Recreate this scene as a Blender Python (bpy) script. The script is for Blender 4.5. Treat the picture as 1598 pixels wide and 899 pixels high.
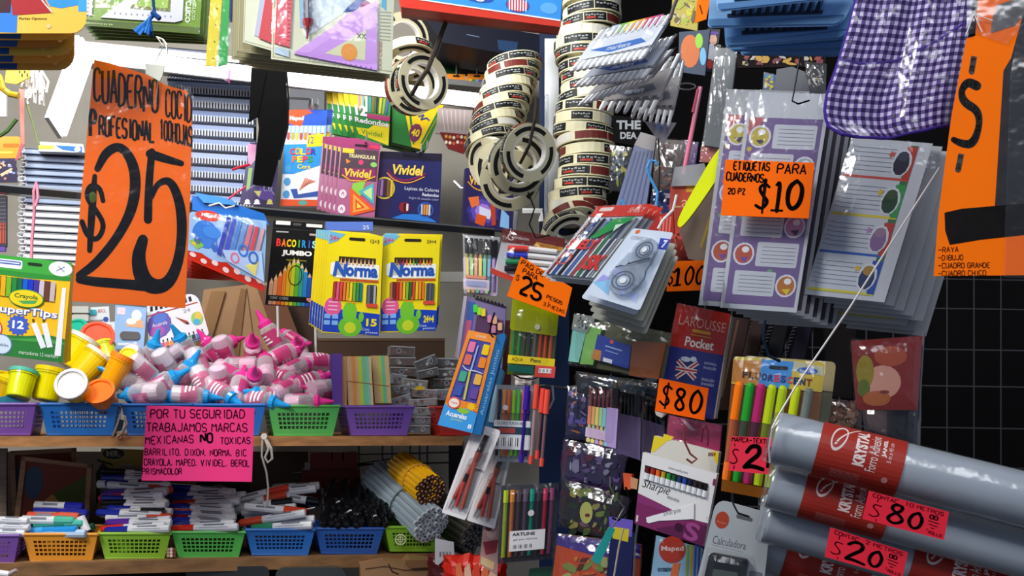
import bpy, math, random
from mathutils import Vector, Matrix
random.seed(7)
R = math.radians
SC = bpy.context.scene
for o in list(bpy.data.objects): bpy.data.objects.remove(o)
COL = SC.collection
# ------------------------------------------------------------------ camera
F = 1600.0; CX, CY = 799.0, 640.0          # focal length and horizon point in photo pixels
EYE = Vector((0, 0, 1.5))
cam = bpy.data.cameras.new('camera'); cam.sensor_width = 36; cam.lens = 36*F/1598
cam.shift_y = (CY-449.5)/1598; cam.clip_start = 0.05
camo = bpy.data.objects.new('camera', cam); camo.location = EYE; camo.rotation_euler = (R(90), 0, 0)
COL.objects.link(camo); SC.camera = camo
# ------------------------------------------------------------------ world and lights
wd = bpy.data.worlds.new('world'); SC.world = wd; wd.use_nodes = True
wd.node_tree.nodes['Background'].inputs[0].default_value = (.62, .74, 1, 1)
wd.node_tree.nodes['Background'].inputs[1].default_value = 0.30
def area(name, loc, target, sx, sy, power, col=(1, 1, 1)):
    l = bpy.data.lights.new(name, 'AREA'); l.shape = 'RECTANGLE'; l.size = sx; l.size_y = sy; l.energy = power; l.color = col
    o = bpy.data.objects.new(name, l); o.location = loc
    o.rotation_euler = (Vector(target)-Vector(loc)).to_track_quat('-Z', 'Y').to_euler(); COL.objects.link(o)
area('stall_lamp', (-1.15, 0.45, 2.75), (-0.35, 2.0, 1.45), .5, .5, 30, (1, .98, .95))
area('passage_lamp', (0.25, -0.5, 2.9), (0.35, 1.5, 1.5), .9, .6, 16, (.93, .96, 1))
area('inner_lamp', (-0.55, 1.55, 2.55), (-0.45, 2.3, 1.5), .9, .25, 12, (1, 1, 1))
SC.view_settings.view_transform = 'Standard'; SC.view_settings.look = 'None'
SC.view_settings.exposure = 0.0; SC.view_settings.gamma = 1
# ------------------------------------------------------------------ materials
_m = {}
def lin(c): return c/12.92 if c <= .04045 else ((c+.055)/1.055)**2.4
def M(key):
    """'#rrggbb:finish' -> a procedural material"""
    if key in _m: return _m[key]
    hx, fin = (key.split(':')+['card'])[:2]
    rgb = tuple(lin(int(hx[i:i+2], 16)/255) for i in (1, 3, 5))
    m = bpy.data.materials.new(fin+'_'+hx[1:]); m.use_nodes = True; nt = m.node_tree; N = nt.nodes; L = nt.links
    b = N['Principled BSDF']; out = N['Material Output']
    rough = {'card': .45, 'paper': .8, 'gloss': .16, 'plastic': .3, 'metal': .3, 'wood': .6, 'ink': .6, 'cloth': .95,
             'film': .08, 'haze': .15, 'trans': .12, 'clear': .06, 'lamp': .5, 'wall': .9, 'neon': .6}[fin]
    b.inputs['Roughness'].default_value = rough
    b.inputs['Base Color'].default_value = rgb+(1,)
    if fin == 'metal': b.inputs['Metallic'].default_value = .85
    b.inputs['Specular IOR Level'].default_value = {'ink': .05, 'neon': .08, 'paper': .1, 'card': .22, 'wall': .1, 'cloth': .1, 'wood': .25}.get(fin, .5)
    if fin == 'lamp':
        b.inputs['Emission Color'].default_value = rgb+(1,); b.inputs['Emission Strength'].default_value = 5; return _m.setdefault(key, m)
    tc = N.new('ShaderNodeTexCoord'); nz = N.new('ShaderNodeTexNoise'); L.new(tc.outputs['Object'], nz.inputs['Vector'])
    if fin in ('film', 'trans', 'clear', 'haze'):
        nz.inputs['Scale'].default_value = 22 if fin == 'film' else 8; nz.inputs['Detail'].default_value = 3
        bp = N.new('ShaderNodeBump'); bp.inputs['Strength'].default_value = .35 if fin == 'film' else .06; bp.inputs['Distance'].default_value = .02
        L.new(nz.outputs['Fac'], bp.inputs['Height']); L.new(bp.outputs['Normal'], b.inputs['Normal'])
        tr = N.new('ShaderNodeBsdfTransparent'); tr.inputs[0].default_value = tuple(.5+.5*c for c in rgb)+(1,) if fin != 'trans' else tuple(.35+.65*c for c in rgb)+(1,)
        lw = N.new('ShaderNodeLayerWeight'); lw.inputs['Blend'].default_value = .35
        mr = N.new('ShaderNodeMapRange'); L.new(lw.outputs['Facing'], mr.inputs['Value'])
        lo, hi = {'haze': (.20, .72), 'film': (.03, .40), 'trans': (.42, .85), 'clear': (.10, .6)}[fin]
        mr.inputs['To Min'].default_value = lo; mr.inputs['To Max'].default_value = hi
        if fin == 'film':
            g = N.new('ShaderNodeBsdfGlossy'); g.inputs['Roughness'].default_value = .18; L.new(bp.outputs['Normal'], g.inputs['Normal']); b = g
        mx = N.new('ShaderNodeMixShader'); L.new(mr.outputs[0], mx.inputs[0]); L.new(tr.outputs[0], mx.inputs[1]); L.new(b.outputs[0], mx.inputs[2])
        L.new(mx.outputs[0], out.inputs['Surface'])
        return _m.setdefault(key, m)
    nz.inputs['Scale'].default_value = {'wood': 9, 'cloth': 60, 'wall': 5, 'paper': 30, 'ink': 40}.get(fin, 14); nz.inputs['Detail'].default_value = 4
    if fin == 'wood':
        mp = N.new('ShaderNodeMapping'); mp.inputs['Scale'].default_value = (.25, 6, 9); L.new(tc.outputs['Object'], mp.inputs['Vector']); L.new(mp.outputs[0], nz.inputs['Vector'])
    k = {'wood': .35, 'wall': .16, 'ink': .3, 'metal': .1}.get(fin, .05)
    cr = N.new('ShaderNodeValToRGB'); cr.color_ramp.elements[0].position = .3; cr.color_ramp.elements[1].position = .7
    cr.color_ramp.elements[0].color = tuple(c*(1-k) for c in rgb)+(1,); cr.color_ramp.elements[1].color = tuple(min(1, c*(1+k*.6)) for c in rgb)+(1,)
    L.new(nz.outputs['Fac'], cr.inputs[0]); L.new(cr.outputs[0], b.inputs['Base Color'])
    if fin in ('wood', 'cloth', 'wall', 'paper'):
        bp = N.new('ShaderNodeBump'); bp.inputs['Strength'].default_value = .15; bp.inputs['Distance'].default_value = .002
        L.new(nz.outputs['Fac'], bp.inputs['Height']); L.new(bp.outputs['Normal'], b.inputs['Normal'])
    return _m.setdefault(key, m)
ORD = ['topmost', 'second from top', 'third from top', 'fourth from top', 'fifth from top', 'sixth from top', 'seventh from top', 'eighth from top', 'ninth from top', 'tenth from top', 'eleventh from top', 'twelfth from top', 'thirteenth from top', 'fourteenth from top', 'fifteenth from top', 'sixteenth from top', 'seventeenth from top', 'eighteenth from top', 'nineteenth from top', 'twentieth from top', 'twenty-first from top', 'twenty-second from top']
BEH = ['front', 'first behind front', 'second behind front', 'third behind front', 'fourth behind front', 'fifth behind front', 'sixth behind front', 'seventh behind front']
# ------------------------------------------------------------------ geometry helpers
def W(px, py, D): return EYE + Vector(((px-CX)/F*D, D, -(py-CY)/F*D))
STROKES = dict(A="002640,1232", B="00063645443303,3342413000", C="4536160501103041", D="00062645412000", E="46060040,0333", F="460600,0333",
 G="45361605011030414323", H="0006,4046,0343", I="2026", J="4641301001", K="0006,460340", L="060040", M="0006234640", N="00064046",
 O="160501103041453616", P="00063645443303", Q="160501103041453616,2240", R="00063645443303,2340", S="453616050413334241301001",
 T="0646,2620", U="060110304146", V="062046", W="0610233046", X="0640,4600", Y="0623,462320", Z="06460040")
STROKES.update({'0': "160501103041453616", '1': "152620", '2': "05163645440040", '3': "05163645443313,33424130100 1".replace(' ', ''), '4': "30360242",
 '5': "460603334241301001", '6': "453616050110304142331302", '7': "064610", '8': "1605041333424130100102133344453616", '9': "43130405163645413010",
 '$': "453616050413334241301001,2726,2019", ',': "1100", '.': "1011", '-': "0343", '~': "07172747", '!': "2623,2120"})
def chaikin(p, n=2):
    for _ in range(n):
        q = [p[0]]
        for a, b in zip(p, p[1:]):
            q += [(a[0]*.75+b[0]*.25, a[1]*.75+b[1]*.25), (a[0]*.25+b[0]*.75, a[1]*.25+b[1]*.75)]
        p = q+[p[-1]]
    return p
_glyph = {}
def glyphs(s, bold):
    if (s, bold) in _glyph: return _glyph[(s, bold)]
    cu = bpy.data.curves.new('t', 'FONT'); cu.body = s; cu.resolution_u = 3; cu.offset = bold
    ob = bpy.data.objects.new('t', cu); me = ob.to_mesh()
    v = [(a.co.x, a.co.y) for a in me.vertices]; f = [tuple(p.vertices) for p in me.polygons]
    ob.to_mesh_clear(); bpy.data.objects.remove(ob); bpy.data.curves.remove(cu)
    xs = [a[0] for a in v] or [0, 1]; ys = [a[1] for a in v] or [0, 1]
    x0, x1, y0, y1 = min(xs), max(xs), min(ys), max(ys)
    v = [((a-x0)/(x1-x0), 1-(b-y0)/(y1-y0)) for a, b in v]
    _glyph[(s, bold)] = (v, f); return v, f
class MB:
    """Collects pieces in a thing's own drawing units, builds ONE mesh."""
    def __init__(s, T=None): s.v = []; s.f = []; s.mi = []; s.mats = []; s.T = T
    def mat(s, k):
        if k not in s.mats: s.mats.append(k)
        return s.mats.index(k)
    def add(s, vs, fs, k):
        i = len(s.v); s.v += [tuple(a) for a in vs]; m = s.mat(k)
        for f in fs: s.f.append(tuple(i+j for j in f)); s.mi.append(m)
        return s
    def poly(s, pts, w0, w1, k):                       # prism from an outline (x, y down), w towards viewer
        n = len(pts)
        if w0 == w1: return s.add([(x, y, w0) for x, y in pts], [tuple(range(n))], k)
        return s.add([(x, y, w0) for x, y in pts]+[(x, y, w1) for x, y in pts],
                     [tuple(range(n))[::-1], tuple(range(n, 2*n))]+[(i, (i+1) % n, n+(i+1) % n, n+i) for i in range(n)], k)
    def box(s, x0, y0, x1, y1, w0, w1, k): return s.poly([(x0, y0), (x1, y0), (x1, y1), (x0, y1)], w0, w1, k)
    def rr(s, x0, y0, x1, y1, r, w0, w1, k, n=4):
        if not hasattr(r, '__len__'): r = (r,)*4
        p = []
        for (cx, cy, a, q) in ((x0+r[0], y0+r[0], 180, r[0]), (x1-r[1], y0+r[1], 270, r[1]), (x1-r[2], y1-r[2], 0, r[2]), (x0+r[3], y1-r[3], 90, r[3])):
            p += [(cx+q*math.cos(R(a+90*i/n)), cy+q*math.sin(R(a+90*i/n))) for i in range(n+1)] if q else [(cx, cy)]
        return s.poly(p, w0, w1, k)
    def disc(s, cx, cy, rx, ry, w0, w1, k, n=18, a0=0): return s.poly([(cx+rx*math.cos(2*math.pi*i/n+a0), cy+ry*math.sin(2*math.pi*i/n+a0)) for i in range(n)], w0, w1, k)
    def star(s, cx, cy, r, w, k, n=9, q=.7): return s.poly([(cx+(r if i % 2 else r*q)*math.cos(math.pi*i/n), cy+(r if i % 2 else r*q)*math.sin(math.pi*i/n)) for i in range(2*n)], w, w, k)
    def ring(s, cx, cy, rx, ry, t, w, k, n=20, a0=0, a1=360):
        v = []; m = n+1
        for i in range(m):
            a = R(a0+(a1-a0)*i/n); v += [(cx+rx*math.cos(a), cy+ry*math.sin(a), w), (cx+(rx-t)*math.cos(a), cy+(ry-t)*math.sin(a), w)]
        return s.add(v, [(2*i, 2*i+2, 2*i+3, 2*i+1) for i in range(n)], k)
    def line(s, pts, wd, w, k, wd2=None, caps=True):    # flat stroke of ink
        n = len(pts)
        for i, (a, b) in enumerate(zip(pts, pts[1:])):
            dx, dy = b[0]-a[0], b[1]-a[1]; l = math.hypot(dx, dy) or 1; nx, ny = -dy/l*.5, dx/l*.5
            q = lambda t: wd if wd2 is None else wd+(wd2-wd)*t
            u, v = q(i/(n-1)), q((i+1)/(n-1))
            s.add([(a[0]+nx*u, a[1]+ny*u, w), (b[0]+nx*v, b[1]+ny*v, w), (b[0]-nx*v, b[1]-ny*v, w), (a[0]-nx*u, a[1]-ny*u, w)], [(0, 1, 2, 3)], k)
            if caps and 0 < i: s.disc(a[0], a[1], u*.5, u*.5, w, w, k, 8)
        return s
    def hand(s, txt, x, y, h, k, w=.3, pen=None, aspect=.62, gap=.28, slant=0, drop=0):   # marker lettering; y = top
        pen = pen or h*.13; u = h*aspect/4; cx = x; j = 0
        for ch in txt:
            if ch == ' ': cx += h*aspect*.8; continue
            for st in STROKES.get(ch.upper().replace('Ñ', 'N'), '').split(','):
                if len(st) < 4: continue
                p = [(int(st[i]), (-1 if (ch == '$' and st[i:i+2] == '19' ) else int(st[i+1]))) for i in range(0, len(st)-1, 2)]
                if ch == '$' and st == '2019': p = [(2, 0), (2, -1)]
                if len(p) > 3: p = chaikin(p, 1)
                o = math.sin(j*2.3)*h*.03
                s.line([(cx+a*u+slant*b*h/6, y+h-b*h/6+o) for a, b in p], pen, w, k)
            cx += h*(aspect+gap) if ch not in 'I.,' else h*(aspect*.66+gap); j += 1; y += drop
        return cx
    def fit(s, txt, x0, y0, x1, y1, h, k, w=.4, pen=None, slant=0):       # marker lettering between two ends of a baseline top
        n = sum(1 if c not in 'I.,' else .75 for c in txt if c != ' '); sp = txt.count(' '); a = (x1-x0)/(h*(1.35*n+.8*sp))
        return s.hand(txt, x0, y0, h, k, w, pen, a, a*.35, slant, (y1-y0)/max(1, len(txt)-sp))
    def text(s, txt, x0, y0, x1, y1, k, w=.3, bold=.0, sk=0):
        v, f = glyphs(txt, bold)
        s.add([(x0+(x1-x0)*a+sk*(1-b)*(y1-y0), y0+(y1-y0)*b, w) for a, b in v], f, k); return s
    def bars(s, x0, y0, x1, y1, k='#222222', w=.3, n=14, bg='#f4f4f4'):   # barcode
        if bg: s.box(x0, y0, x1, y1, w-.1, w-.1, bg)
        d = (x1-x0)/n
        for i in range(n):
            if i % 4 != 3: s.box(x0+d*(i+.2), y0+1, x0+d*(i+.5+.3*(i % 2)), y1-1, w, w, k)
        return s
    def tube(s, a, b, r0, k, r1=None, n=10, cap=True):  # a,b in (x, y down, w)
        a, b = Vector(a), Vector(b); r1 = r0 if r1 is None else r1; d = (b-a)
        if d.length < 1e-6: return s
        d.normalize(); u = d.orthogonal().normalized(); v = d.cross(u)
        vs = [a+(u*math.cos(2*math.pi*i/n)+v*math.sin(2*math.pi*i/n))*r0 for i in range(n)]+[b+(u*math.cos(2*math.pi*i/n)+v*math.sin(2*math.pi*i/n))*r1 for i in range(n)]
        fs = [(i, (i+1) % n, n+(i+1) % n, n+i) for i in range(n)]
        if cap: fs += [tuple(range(n))[::-1], tuple(range(n, 2*n))]
        return s.add(vs, fs, k)
    def path(s, pts, r, k, n=6):
        pts = [Vector(p) for p in pts]; vs = []; fs = []; u = None
        for i, p in enumerate(pts):
            d = (pts[min(i+1, len(pts)-1)]-pts[max(i-1, 0)]).normalized()
            u = d.orthogonal().normalized() if u is None else (u-d*u.dot(d)).normalized(); v = d.cross(u)
            vs += [p+(u*math.cos(2*math.pi*j/n)+v*math.sin(2*math.pi*j/n))*r for j in range(n)]
        for i in range(len(pts)-1): fs += [(i*n+j, i*n+(j+1) % n, (i+1)*n+(j+1) % n, (i+1)*n+j) for j in range(n)]
        fs += [tuple(range(n))[::-1], tuple(range(len(vs)-n, len(vs)))]
        return s.add(vs, fs, k)
    def lathe(s, c, axis, prof, k, n=16, a0=0, a1=360):          # prof [(along, radius)]
        c = Vector(c); d = Vector(axis).normalized(); u = d.orthogonal().normalized(); v = d.cross(u); vs = []; full = a1-a0 >= 360; m = n if full else n+1
        for h, r in prof:
            for i in range(m):
                a = R(a0+(a1-a0)*i/n); vs.append(c+d*h+(u*math.cos(a)+v*math.sin(a))*r)
        fs = []
        for j in range(len(prof)-1):
            for i in range(n): fs.append((j*m+i, j*m+(i+1) % m, (j+1)*m+(i+1) % m, (j+1)*m+i))
        return s.add(vs, fs, k)
    def pillow(s, x0, y0, x1, y1, t, k, n=9, amp=.5, seed=1, back=True):   # a puffed bag of film
        rn = random.Random(seed); m = n+1; vs = []
        for j in range(m):
            for i in range(m):
                e = min(1, 4.5*min(i, n-i)/n)*min(1, 4.5*min(j, n-j)/n); vs.append((x0+(x1-x0)*i/n+(rn.random()-.5)*amp*(e < 1), y0+(y1-y0)*j/n+(rn.random()-.5)*amp*(e < 1), t*e**.5+(rn.random()-.5)*amp*min(1, e)))
        fs = [(j*m+i, j*m+i+1, (j+1)*m+i+1, (j+1)*m+i) for j in range(n) for i in range(n)]
        if back:
            vs += [(x0, y0, -.4), (x1, y0, -.4), (x1, y1, -.4), (x0, y1, -.4)]; q = m*m; fs.append((q+3, q+2, q+1, q))
        return s.add(vs, fs, k)
    def build(s, name, parent=None, label=None, T=None, smooth=False, solid=0):
        T = T or s.T; me = bpy.data.meshes.new(name)
        f = T.pt if T else (lambda x, y, w: Vector((x, y, w)))
        me.from_pydata([f(*a) for a in s.v], [], s.f)
        for k in s.mats: me.materials.append(M(k))
        me.polygons.foreach_set('material_index', s.mi)
        if smooth: me.polygons.foreach_set('use_smooth', [True]*len(s.f))
        me.update(); o = bpy.data.objects.new(name, me); COL.objects.link(o)
        if parent is None and T is not None: parent = T.o
        if parent is not None: o.parent = parent
        if label: o['label'] = label
        if solid: md = o.modifiers.new('solid', 'SOLIDIFY'); md.thickness = solid
        return o
def bil(c, W_, H_):
    (ax, ay), (bx, by), (cx, cy), (dx, dy) = c
    def f(x, y):
        u, v = x/W_, y/H_
        return ((ax*(1-u)+bx*u)*(1-v)+(dx*(1-u)+cx*u)*v, (ay*(1-u)+by*u)*(1-v)+(dy*(1-u)+cy*u)*v)
    return f
class Thing:
    """A top-level thing on its own plane.  Drawing units are photo pixels; q maps an own W x H sheet onto a quadrilateral."""
    def __init__(s, name, label, cat, px, py, D, yaw=0, tilt=0, group=None, q=None, WH=None, lin=False, kind=None, ridge=None):
        s.o = o = bpy.data.objects.new(name, None); COL.objects.link(o); o.empty_display_size = .02
        s.D = D; s.s = D/F; s.lin = lin; s.px, s.py = px, py; s.q = bil(q, *WH) if q else None; s.warp = ridge
        s.mat = Matrix.Translation(W(px, py, D)) @ Matrix.Rotation(R(yaw), 4, 'Z') @ Matrix.Rotation(R(tilt), 4, 'X')
        o.matrix_world = s.mat; s.inv = s.mat.inverted()
        s.n = (s.mat.to_3x3() @ Vector((0, -1, 0))).normalized(); s.p0 = s.mat.translation.copy(); tag(o, label, cat, group, kind)
    def pt(s, x, y, w):
        if s.warp: w = w+s.warp(x, y)
        if s.q: x, y = s.q(x, y)
        if s.lin: return Vector((x*s.s, -w*s.s, -y*s.s))
        d = W(x, y, 1)-EYE; t = (s.p0-EYE).dot(s.n)/d.dot(s.n)
        return s.inv @ (EYE+d*t+s.n*(w*s.s))
    def mb(s): return MB(s)
def tag(o, label=None, cat=None, group=None, kind=None):
    if label: o['label'] = label
    if cat: o['category'] = cat
    if group: o['group'] = group
    if kind: o['kind'] = kind
    return o
def kids(o): return [c for c in bpy.data.objects if c.parent == o]
def copy_tree(o, parent=None):
    c = o.copy(); COL.objects.link(c)
    if parent: c.parent = parent
    for ch in o.children: copy_tree(ch, c)
    return c
def again(T, dx, dy, dD, label=None, group=None, dyaw=0, roll=0):     # a copy shifted by pixels and metres of depth
    c = copy_tree(T.o)
    a = W(T.px+dx, T.py+dy, T.D+dD)-W(T.px, T.py, T.D)
    c.matrix_world = Matrix.Translation(a) @ T.mat @ Matrix.Rotation(R(dyaw), 4, 'Z') @ Matrix.Rotation(R(roll), 4, 'Y')
    if label: c['label'] = label
    if group: c['group'] = group
    return c
def world_mesh(name, vs, fs, k, kind='structure', parent=None, mats=None):
    me = bpy.data.meshes.new(name); me.from_pydata([tuple(v) for v in vs], [], fs); me.materials.append(M(k)); me.update()
    o = bpy.data.objects.new(name, me); COL.objects.link(o)
    if kind: o['kind'] = kind
    if parent: o.parent = parent
    return o
BF = [(0, 1, 2, 3), (4, 7, 6, 5), (0, 4, 5, 1), (1, 5, 6, 2), (2, 6, 7, 3), (3, 7, 4, 0)]
def slab(name, a, b, up, back, k, **kw):         # beam from world point a to b, 'up' metres tall (down from the line), 'back' metres deep
    a, b = Vector(a), Vector(b); d = (b-a).normalized(); n = Vector((-d.y, d.x, 0)).normalized()*back; z = Vector((0, 0, -up))
    return world_mesh(name, [a, b, b+z, a+z, a+n, b+n, b+n+z, a+n+z], BF, k, **kw)
# ================================================================== the setting
def quadwall(name, a, b, z0, z1, k, th=.03):
    a, b = Vector(a), Vector(b); d = (b-a).normalized(); n = Vector((-d.y, d.x, 0))*th
    v = [Vector((a.x, a.y, z0)), Vector((b.x, b.y, z0)), Vector((b.x, b.y, z1)), Vector((a.x, a.y, z1))]
    return world_mesh(name, v+[p+n for p in v], BF, k)
quadwall('wall_back', (-2.2, 2.52, 0), (.155, 2.80, 0), 0, 2.9, '#a8a296:wall')
quadwall('wall_right', (.155, 2.80, 0), (1.75, 1.35, 0), 0, 2.9, '#070608:wall')
quadwall('wall_left', (-2.2, .9, 0), (-2.2, 2.52, 0), 0, 2.9, '#8d8a85:wall')
world_mesh('floor', [(-2.4, -1, -.02), (2, -1, -.02), (2, 3, -.02), (-2.4, 3, -.02), (-2.4, -1, 0), (2, -1, 0), (2, 3, 0), (-2.4, 3, 0)], [(3, 2, 1, 0), (4, 5, 6, 7), (0, 1, 5, 4), (1, 2, 6, 5), (2, 3, 7, 6), (3, 0, 4, 7)], '#4a4642:wall')
world_mesh('ceiling', [(-2.4, 1.0, 2.9), (2, 1.0, 2.9), (2, 3, 2.9), (-2.4, 3, 2.9), (-2.4, 1.0, 2.95), (2, 1.0, 2.95), (2, 3, 2.95), (-2.4, 3, 2.95)], [(3, 2, 1, 0), (4, 5, 6, 7), (0, 1, 5, 4), (1, 2, 6, 5), (2, 3, 7, 6), (3, 0, 4, 7)], '#8a8782:wall')
# dark blue post at the corner and the pale strip beside it
def post(name, px0, px1, y0, y1, D, dep, k, kind='structure'):
    a, b = W(px0, y0, D), W(px1, y0, D); c, d = W(px1, y1, D), W(px0, y1, D); n = Vector((0, dep, 0))
    return world_mesh(name, [a, b, c, d]+[p+n for p in (a, b, c, d)], BF, k, kind=kind)
post('trim_1', 842, 888, -40, 1000, 2.30, .04, '#0d2144:card')
post('trim_2', 850, 872, 60, 420, 2.24, .03, '#a9aaa8:metal')
# shelving: boards of the wooden stand
def board(name, x0, y0, D0, x1, y1, D1, h, dep, k='#b07c4c:wood', **kw): return slab(name, W(x0, y0, D0), W(x1, y1, D1), h, dep, k, **kw)
sh = Thing('shelf_unit', 'wooden shelf stand with two plank shelves carrying the plastic baskets', 'shelf', 340, 690, 2.0, 20)
def reparent(o, T): o.parent = T.o; o.matrix_parent_inverse = T.inv; return o
b1 = reparent(board('shelf_board', -90, 681, 1.80, 722, 681, 2.16, .019, .38, kind=None), sh)
b2 = reparent(board('shelf_board', -90, 882, 1.80, 690, 864, 2.15, .024, .38, k='#8a6440:wood', kind=None), sh)
for x, D in ((-60, 2.12), (705, 2.45)):
    a = W(x, 600, D); z1 = 1.6
    reparent(world_mesh('upright', [(a.x, a.y, 0), (a.x+.04, a.y, 0), (a.x+.04, a.y, z1-.2), (a.x, a.y, z1-.2), (a.x, a.y+.04, 0), (a.x+.04, a.y+.04, 0), (a.x+.04, a.y+.04, z1-.2), (a.x, a.y+.04, z1-.2)], BF, '#3a2c22:wood', kind=None), sh)
# dark back of the lower bay
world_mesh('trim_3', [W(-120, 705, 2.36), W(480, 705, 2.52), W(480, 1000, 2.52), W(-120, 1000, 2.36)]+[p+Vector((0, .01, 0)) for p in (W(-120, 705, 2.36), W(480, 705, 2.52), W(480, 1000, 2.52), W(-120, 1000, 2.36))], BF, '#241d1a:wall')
# the black hanging rail
rail = Thing('hanging_rail', 'long black metal bar crossing behind the large orange price sign', 'rail', 340, 325, 2.02, 20)
def rb(a, b, up, dep, k, nm): return reparent(slab(nm, a, b, up, dep, k, kind=None), rail)
rb(W(-90, 281, 1.80), W(772, 359, 2.17), .0125, .02, '#0d0d10:gloss', 'bar')
rb(W(-90, 278.5, 1.80), W(772, 356.5, 2.17), .003, .018, '#8f9092:metal', 'bar_highlight')  # pale strip along the bar's top: its highlight put in as colour
# LED batten lamps: they really shine
def lamp(label, pts0, pts1, wd, group=None):
    a, b = Vector(pts0), Vector(pts1); T = Thing('led_batten_lamp', label, 'lamp', 0, 0, 1); T.o.matrix_world = Matrix.Translation(a); T.mat = T.o.matrix_world.copy(); T.inv = T.mat.inverted()
    d = (b-a); L = d.length; d.normalize(); z = Vector((0, 0, 1)); z = (z-d*z.dot(d)).normalized(); n = d.cross(z)
    if n.y > 0: n = -n
    def bx(z0, z1, n0, n1, e0=0, e1=0): return [p+z*zz+n*nn for zz, nn in ((z0, n1), (z1, n1)) for p in (d*e0, d*(L-e1))], None
    def bxx(nm, z0, z1, n0, n1, k, e=0):
        c = [d*e+z*z0+n*n1, d*(L-e)+z*z0+n*n1, d*(L-e)+z*z1+n*n1, d*e+z*z1+n*n1, d*e+z*z0+n*n0, d*(L-e)+z*z0+n*n0, d*(L-e)+z*z1+n*n0, d*e+z*z1+n*n0]
        o = world_mesh(nm, c, BF, k, kind=None); o.parent = T.o; return o
    bxx('housing', -wd*.5, wd*.5, -.012, -.004, '#c9c9c6:plastic'); bxx('diffuser', -wd*.47, wd*.47, -.004, .004, '#fbfdff:lamp', .004)
    return T
lamp('long glowing white batten lamp running behind the hanging goods above the rail', W(120, 83, 2.0), W(775, 160, 2.22), .030)
lamp('short glowing white lamp slanting down at the left of the large orange sign', W(136, 72, 1.90), W(90, 200, 1.80), .050)
sf = Thing('upper_shelf', 'grey metal shelf edge above the glowing batten lamp', 'shelf', 300, 70, 2.1, 14)
reparent(slab('shelf_board', W(90, 60, 2.07), W(790, 132, 2.31), .012, .14, '#8f8d88:metal', kind=None), sf)
# black wire grid on the right, with its own wires
gr = Thing('wire_grid', 'black wire display grid on the dark right side wall', 'grid', 1500, 560, 1.62, -46)
def gw(a, b, r=1.2, nm='wire'):
    m = MB(gr); m.path([(a[0], a[1], 0), (b[0], b[1], 0)], r, '#3a3a40:plastic', 5); m.build(nm)
for i, x in enumerate(range(1100, 1640, 42)): gw((x, 380+0*i), (x, 960))
for y in (430, 476, 540, 597, 662, 724, 790, 860): gw((1090, y-(1500-1090)*.03+12), (1640, y+8))
# wire grid low on the back wall
gr2 = Thing('wire_grid', 'black wire grid against the back wall above the yellow pencil bundle', 'grid', 660, 740, 2.5, 8)
def gw2(a, b):
    m = MB(gr2); m.path([(a[0], a[1], 0), (b[0], b[1], 0)], 1.6, '#17171a:plastic', 5); m.build('wire')
for x in (560, 597, 612, 640, 655, 667): gw2((x, 690), (x, 775))
for y in (706, 722): gw2((520, y+4), (700, y))
gw2((540, 726), (610, 716)); gw2((455, 740), (600, 722))
post('trim_4', 700, 722, 690, 880, 2.40, .05, '#151518:card')
# ================================================================== spiral notebooks
def notebook(x0, x1, y, h, D, slope, side, label, group, pg='#b9c0cc', edge='#3a3f50', skew=0):
    T = Thing('spiral_notebook', label, 'notebook', (x0+x1)/2, y+h/2, D, 14, group=group)
    m = T.mb(); q = lambda x, yy: (x, yy+slope*(x-x0))
    def strip(a, b, ya, yb, w0, w1, k, mm): mm.poly([q(a, ya), q(b, ya), q(b, yb), q(a, yb)], w0, w1, k)
    strip(x0, x1, y, y+h*(.86 if side else .62), -90, 0, pg+':paper', m); m.build('pages')
    m = T.mb(); strip(x0-1, x1+1, y-h*.1, y, -92, 1, edge+':card', m); strip(x0-1, x1+1, y+h*(.86 if side else .62), y+h*(.93 if side else .74), -92, 1, edge+':card', m); m.build('cover')
    m = T.mb()
    if side:                       # wire comb facing us along the front
        n = int((x1-x0)/4.6)
        strip(x0, x1, y+h*.42, y+h*.80, .2, .6, '#23283c:card', m)
        for i in range(n):
            a, b = q(x0+2+i*4.6, y+h*.36); m.box(a, b, a+2.6, b+h*.46, .6, 3.2, '#cfd3dc:plastic')
    else:                          # wire comb along the left edge
        for i in range(8): a, b = x0-3, y+h*.3; m.ring(a, b, 7-i*.0, h*.42, 1.6, 1-i*9, '#e6e6ea:plastic', 8)
        for i in range(3): m.path([(x0+3, y-1, -i*8), (x0-5, y+h*.1, -i*8), (x0-7, y+h*.5, -i*8), (x0+3, y+h*.7, -i*8)], .9, '#e9e9ee:plastic', 5)
    m.build('wire_comb')
cA = ['#a9b8dc', '#9fb0d4', '#b9c6e4', '#97a8d0']
y = 104
for i in range(10):
    notebook(262, 396+(i % 2)*3, y, 21.6, 2.30, .062, True, 'blue-grey spiral notebook right of the large orange sign, '+ORD[i]+' of its pile', 'spiral notebooks piled right of the sign', cA[i % 4], '#1c2236'); y += 21.8
notebook(250, 338, 74, 12, 2.50, .09, True, 'dark spiral notebook showing just above the batten lamp', None, '#8d93a5', '#26293a')
y = 232
for i in range(19):
    lt = i > 7
    notebook(36+(i % 3)*1.5, 134, y, 10.6, 2.12, .05, False, ('white-edged' if lt else 'blue-grey')+' spiral notebook in the left pile behind the black rail, '+ORD[i], 'white-edged notebooks' if lt else 'blue-grey notebooks of the left pile', '#e4e4e4' if lt else '#a9b8d0', '#8f939b' if lt else '#5a6684'); y += 10.9
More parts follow.
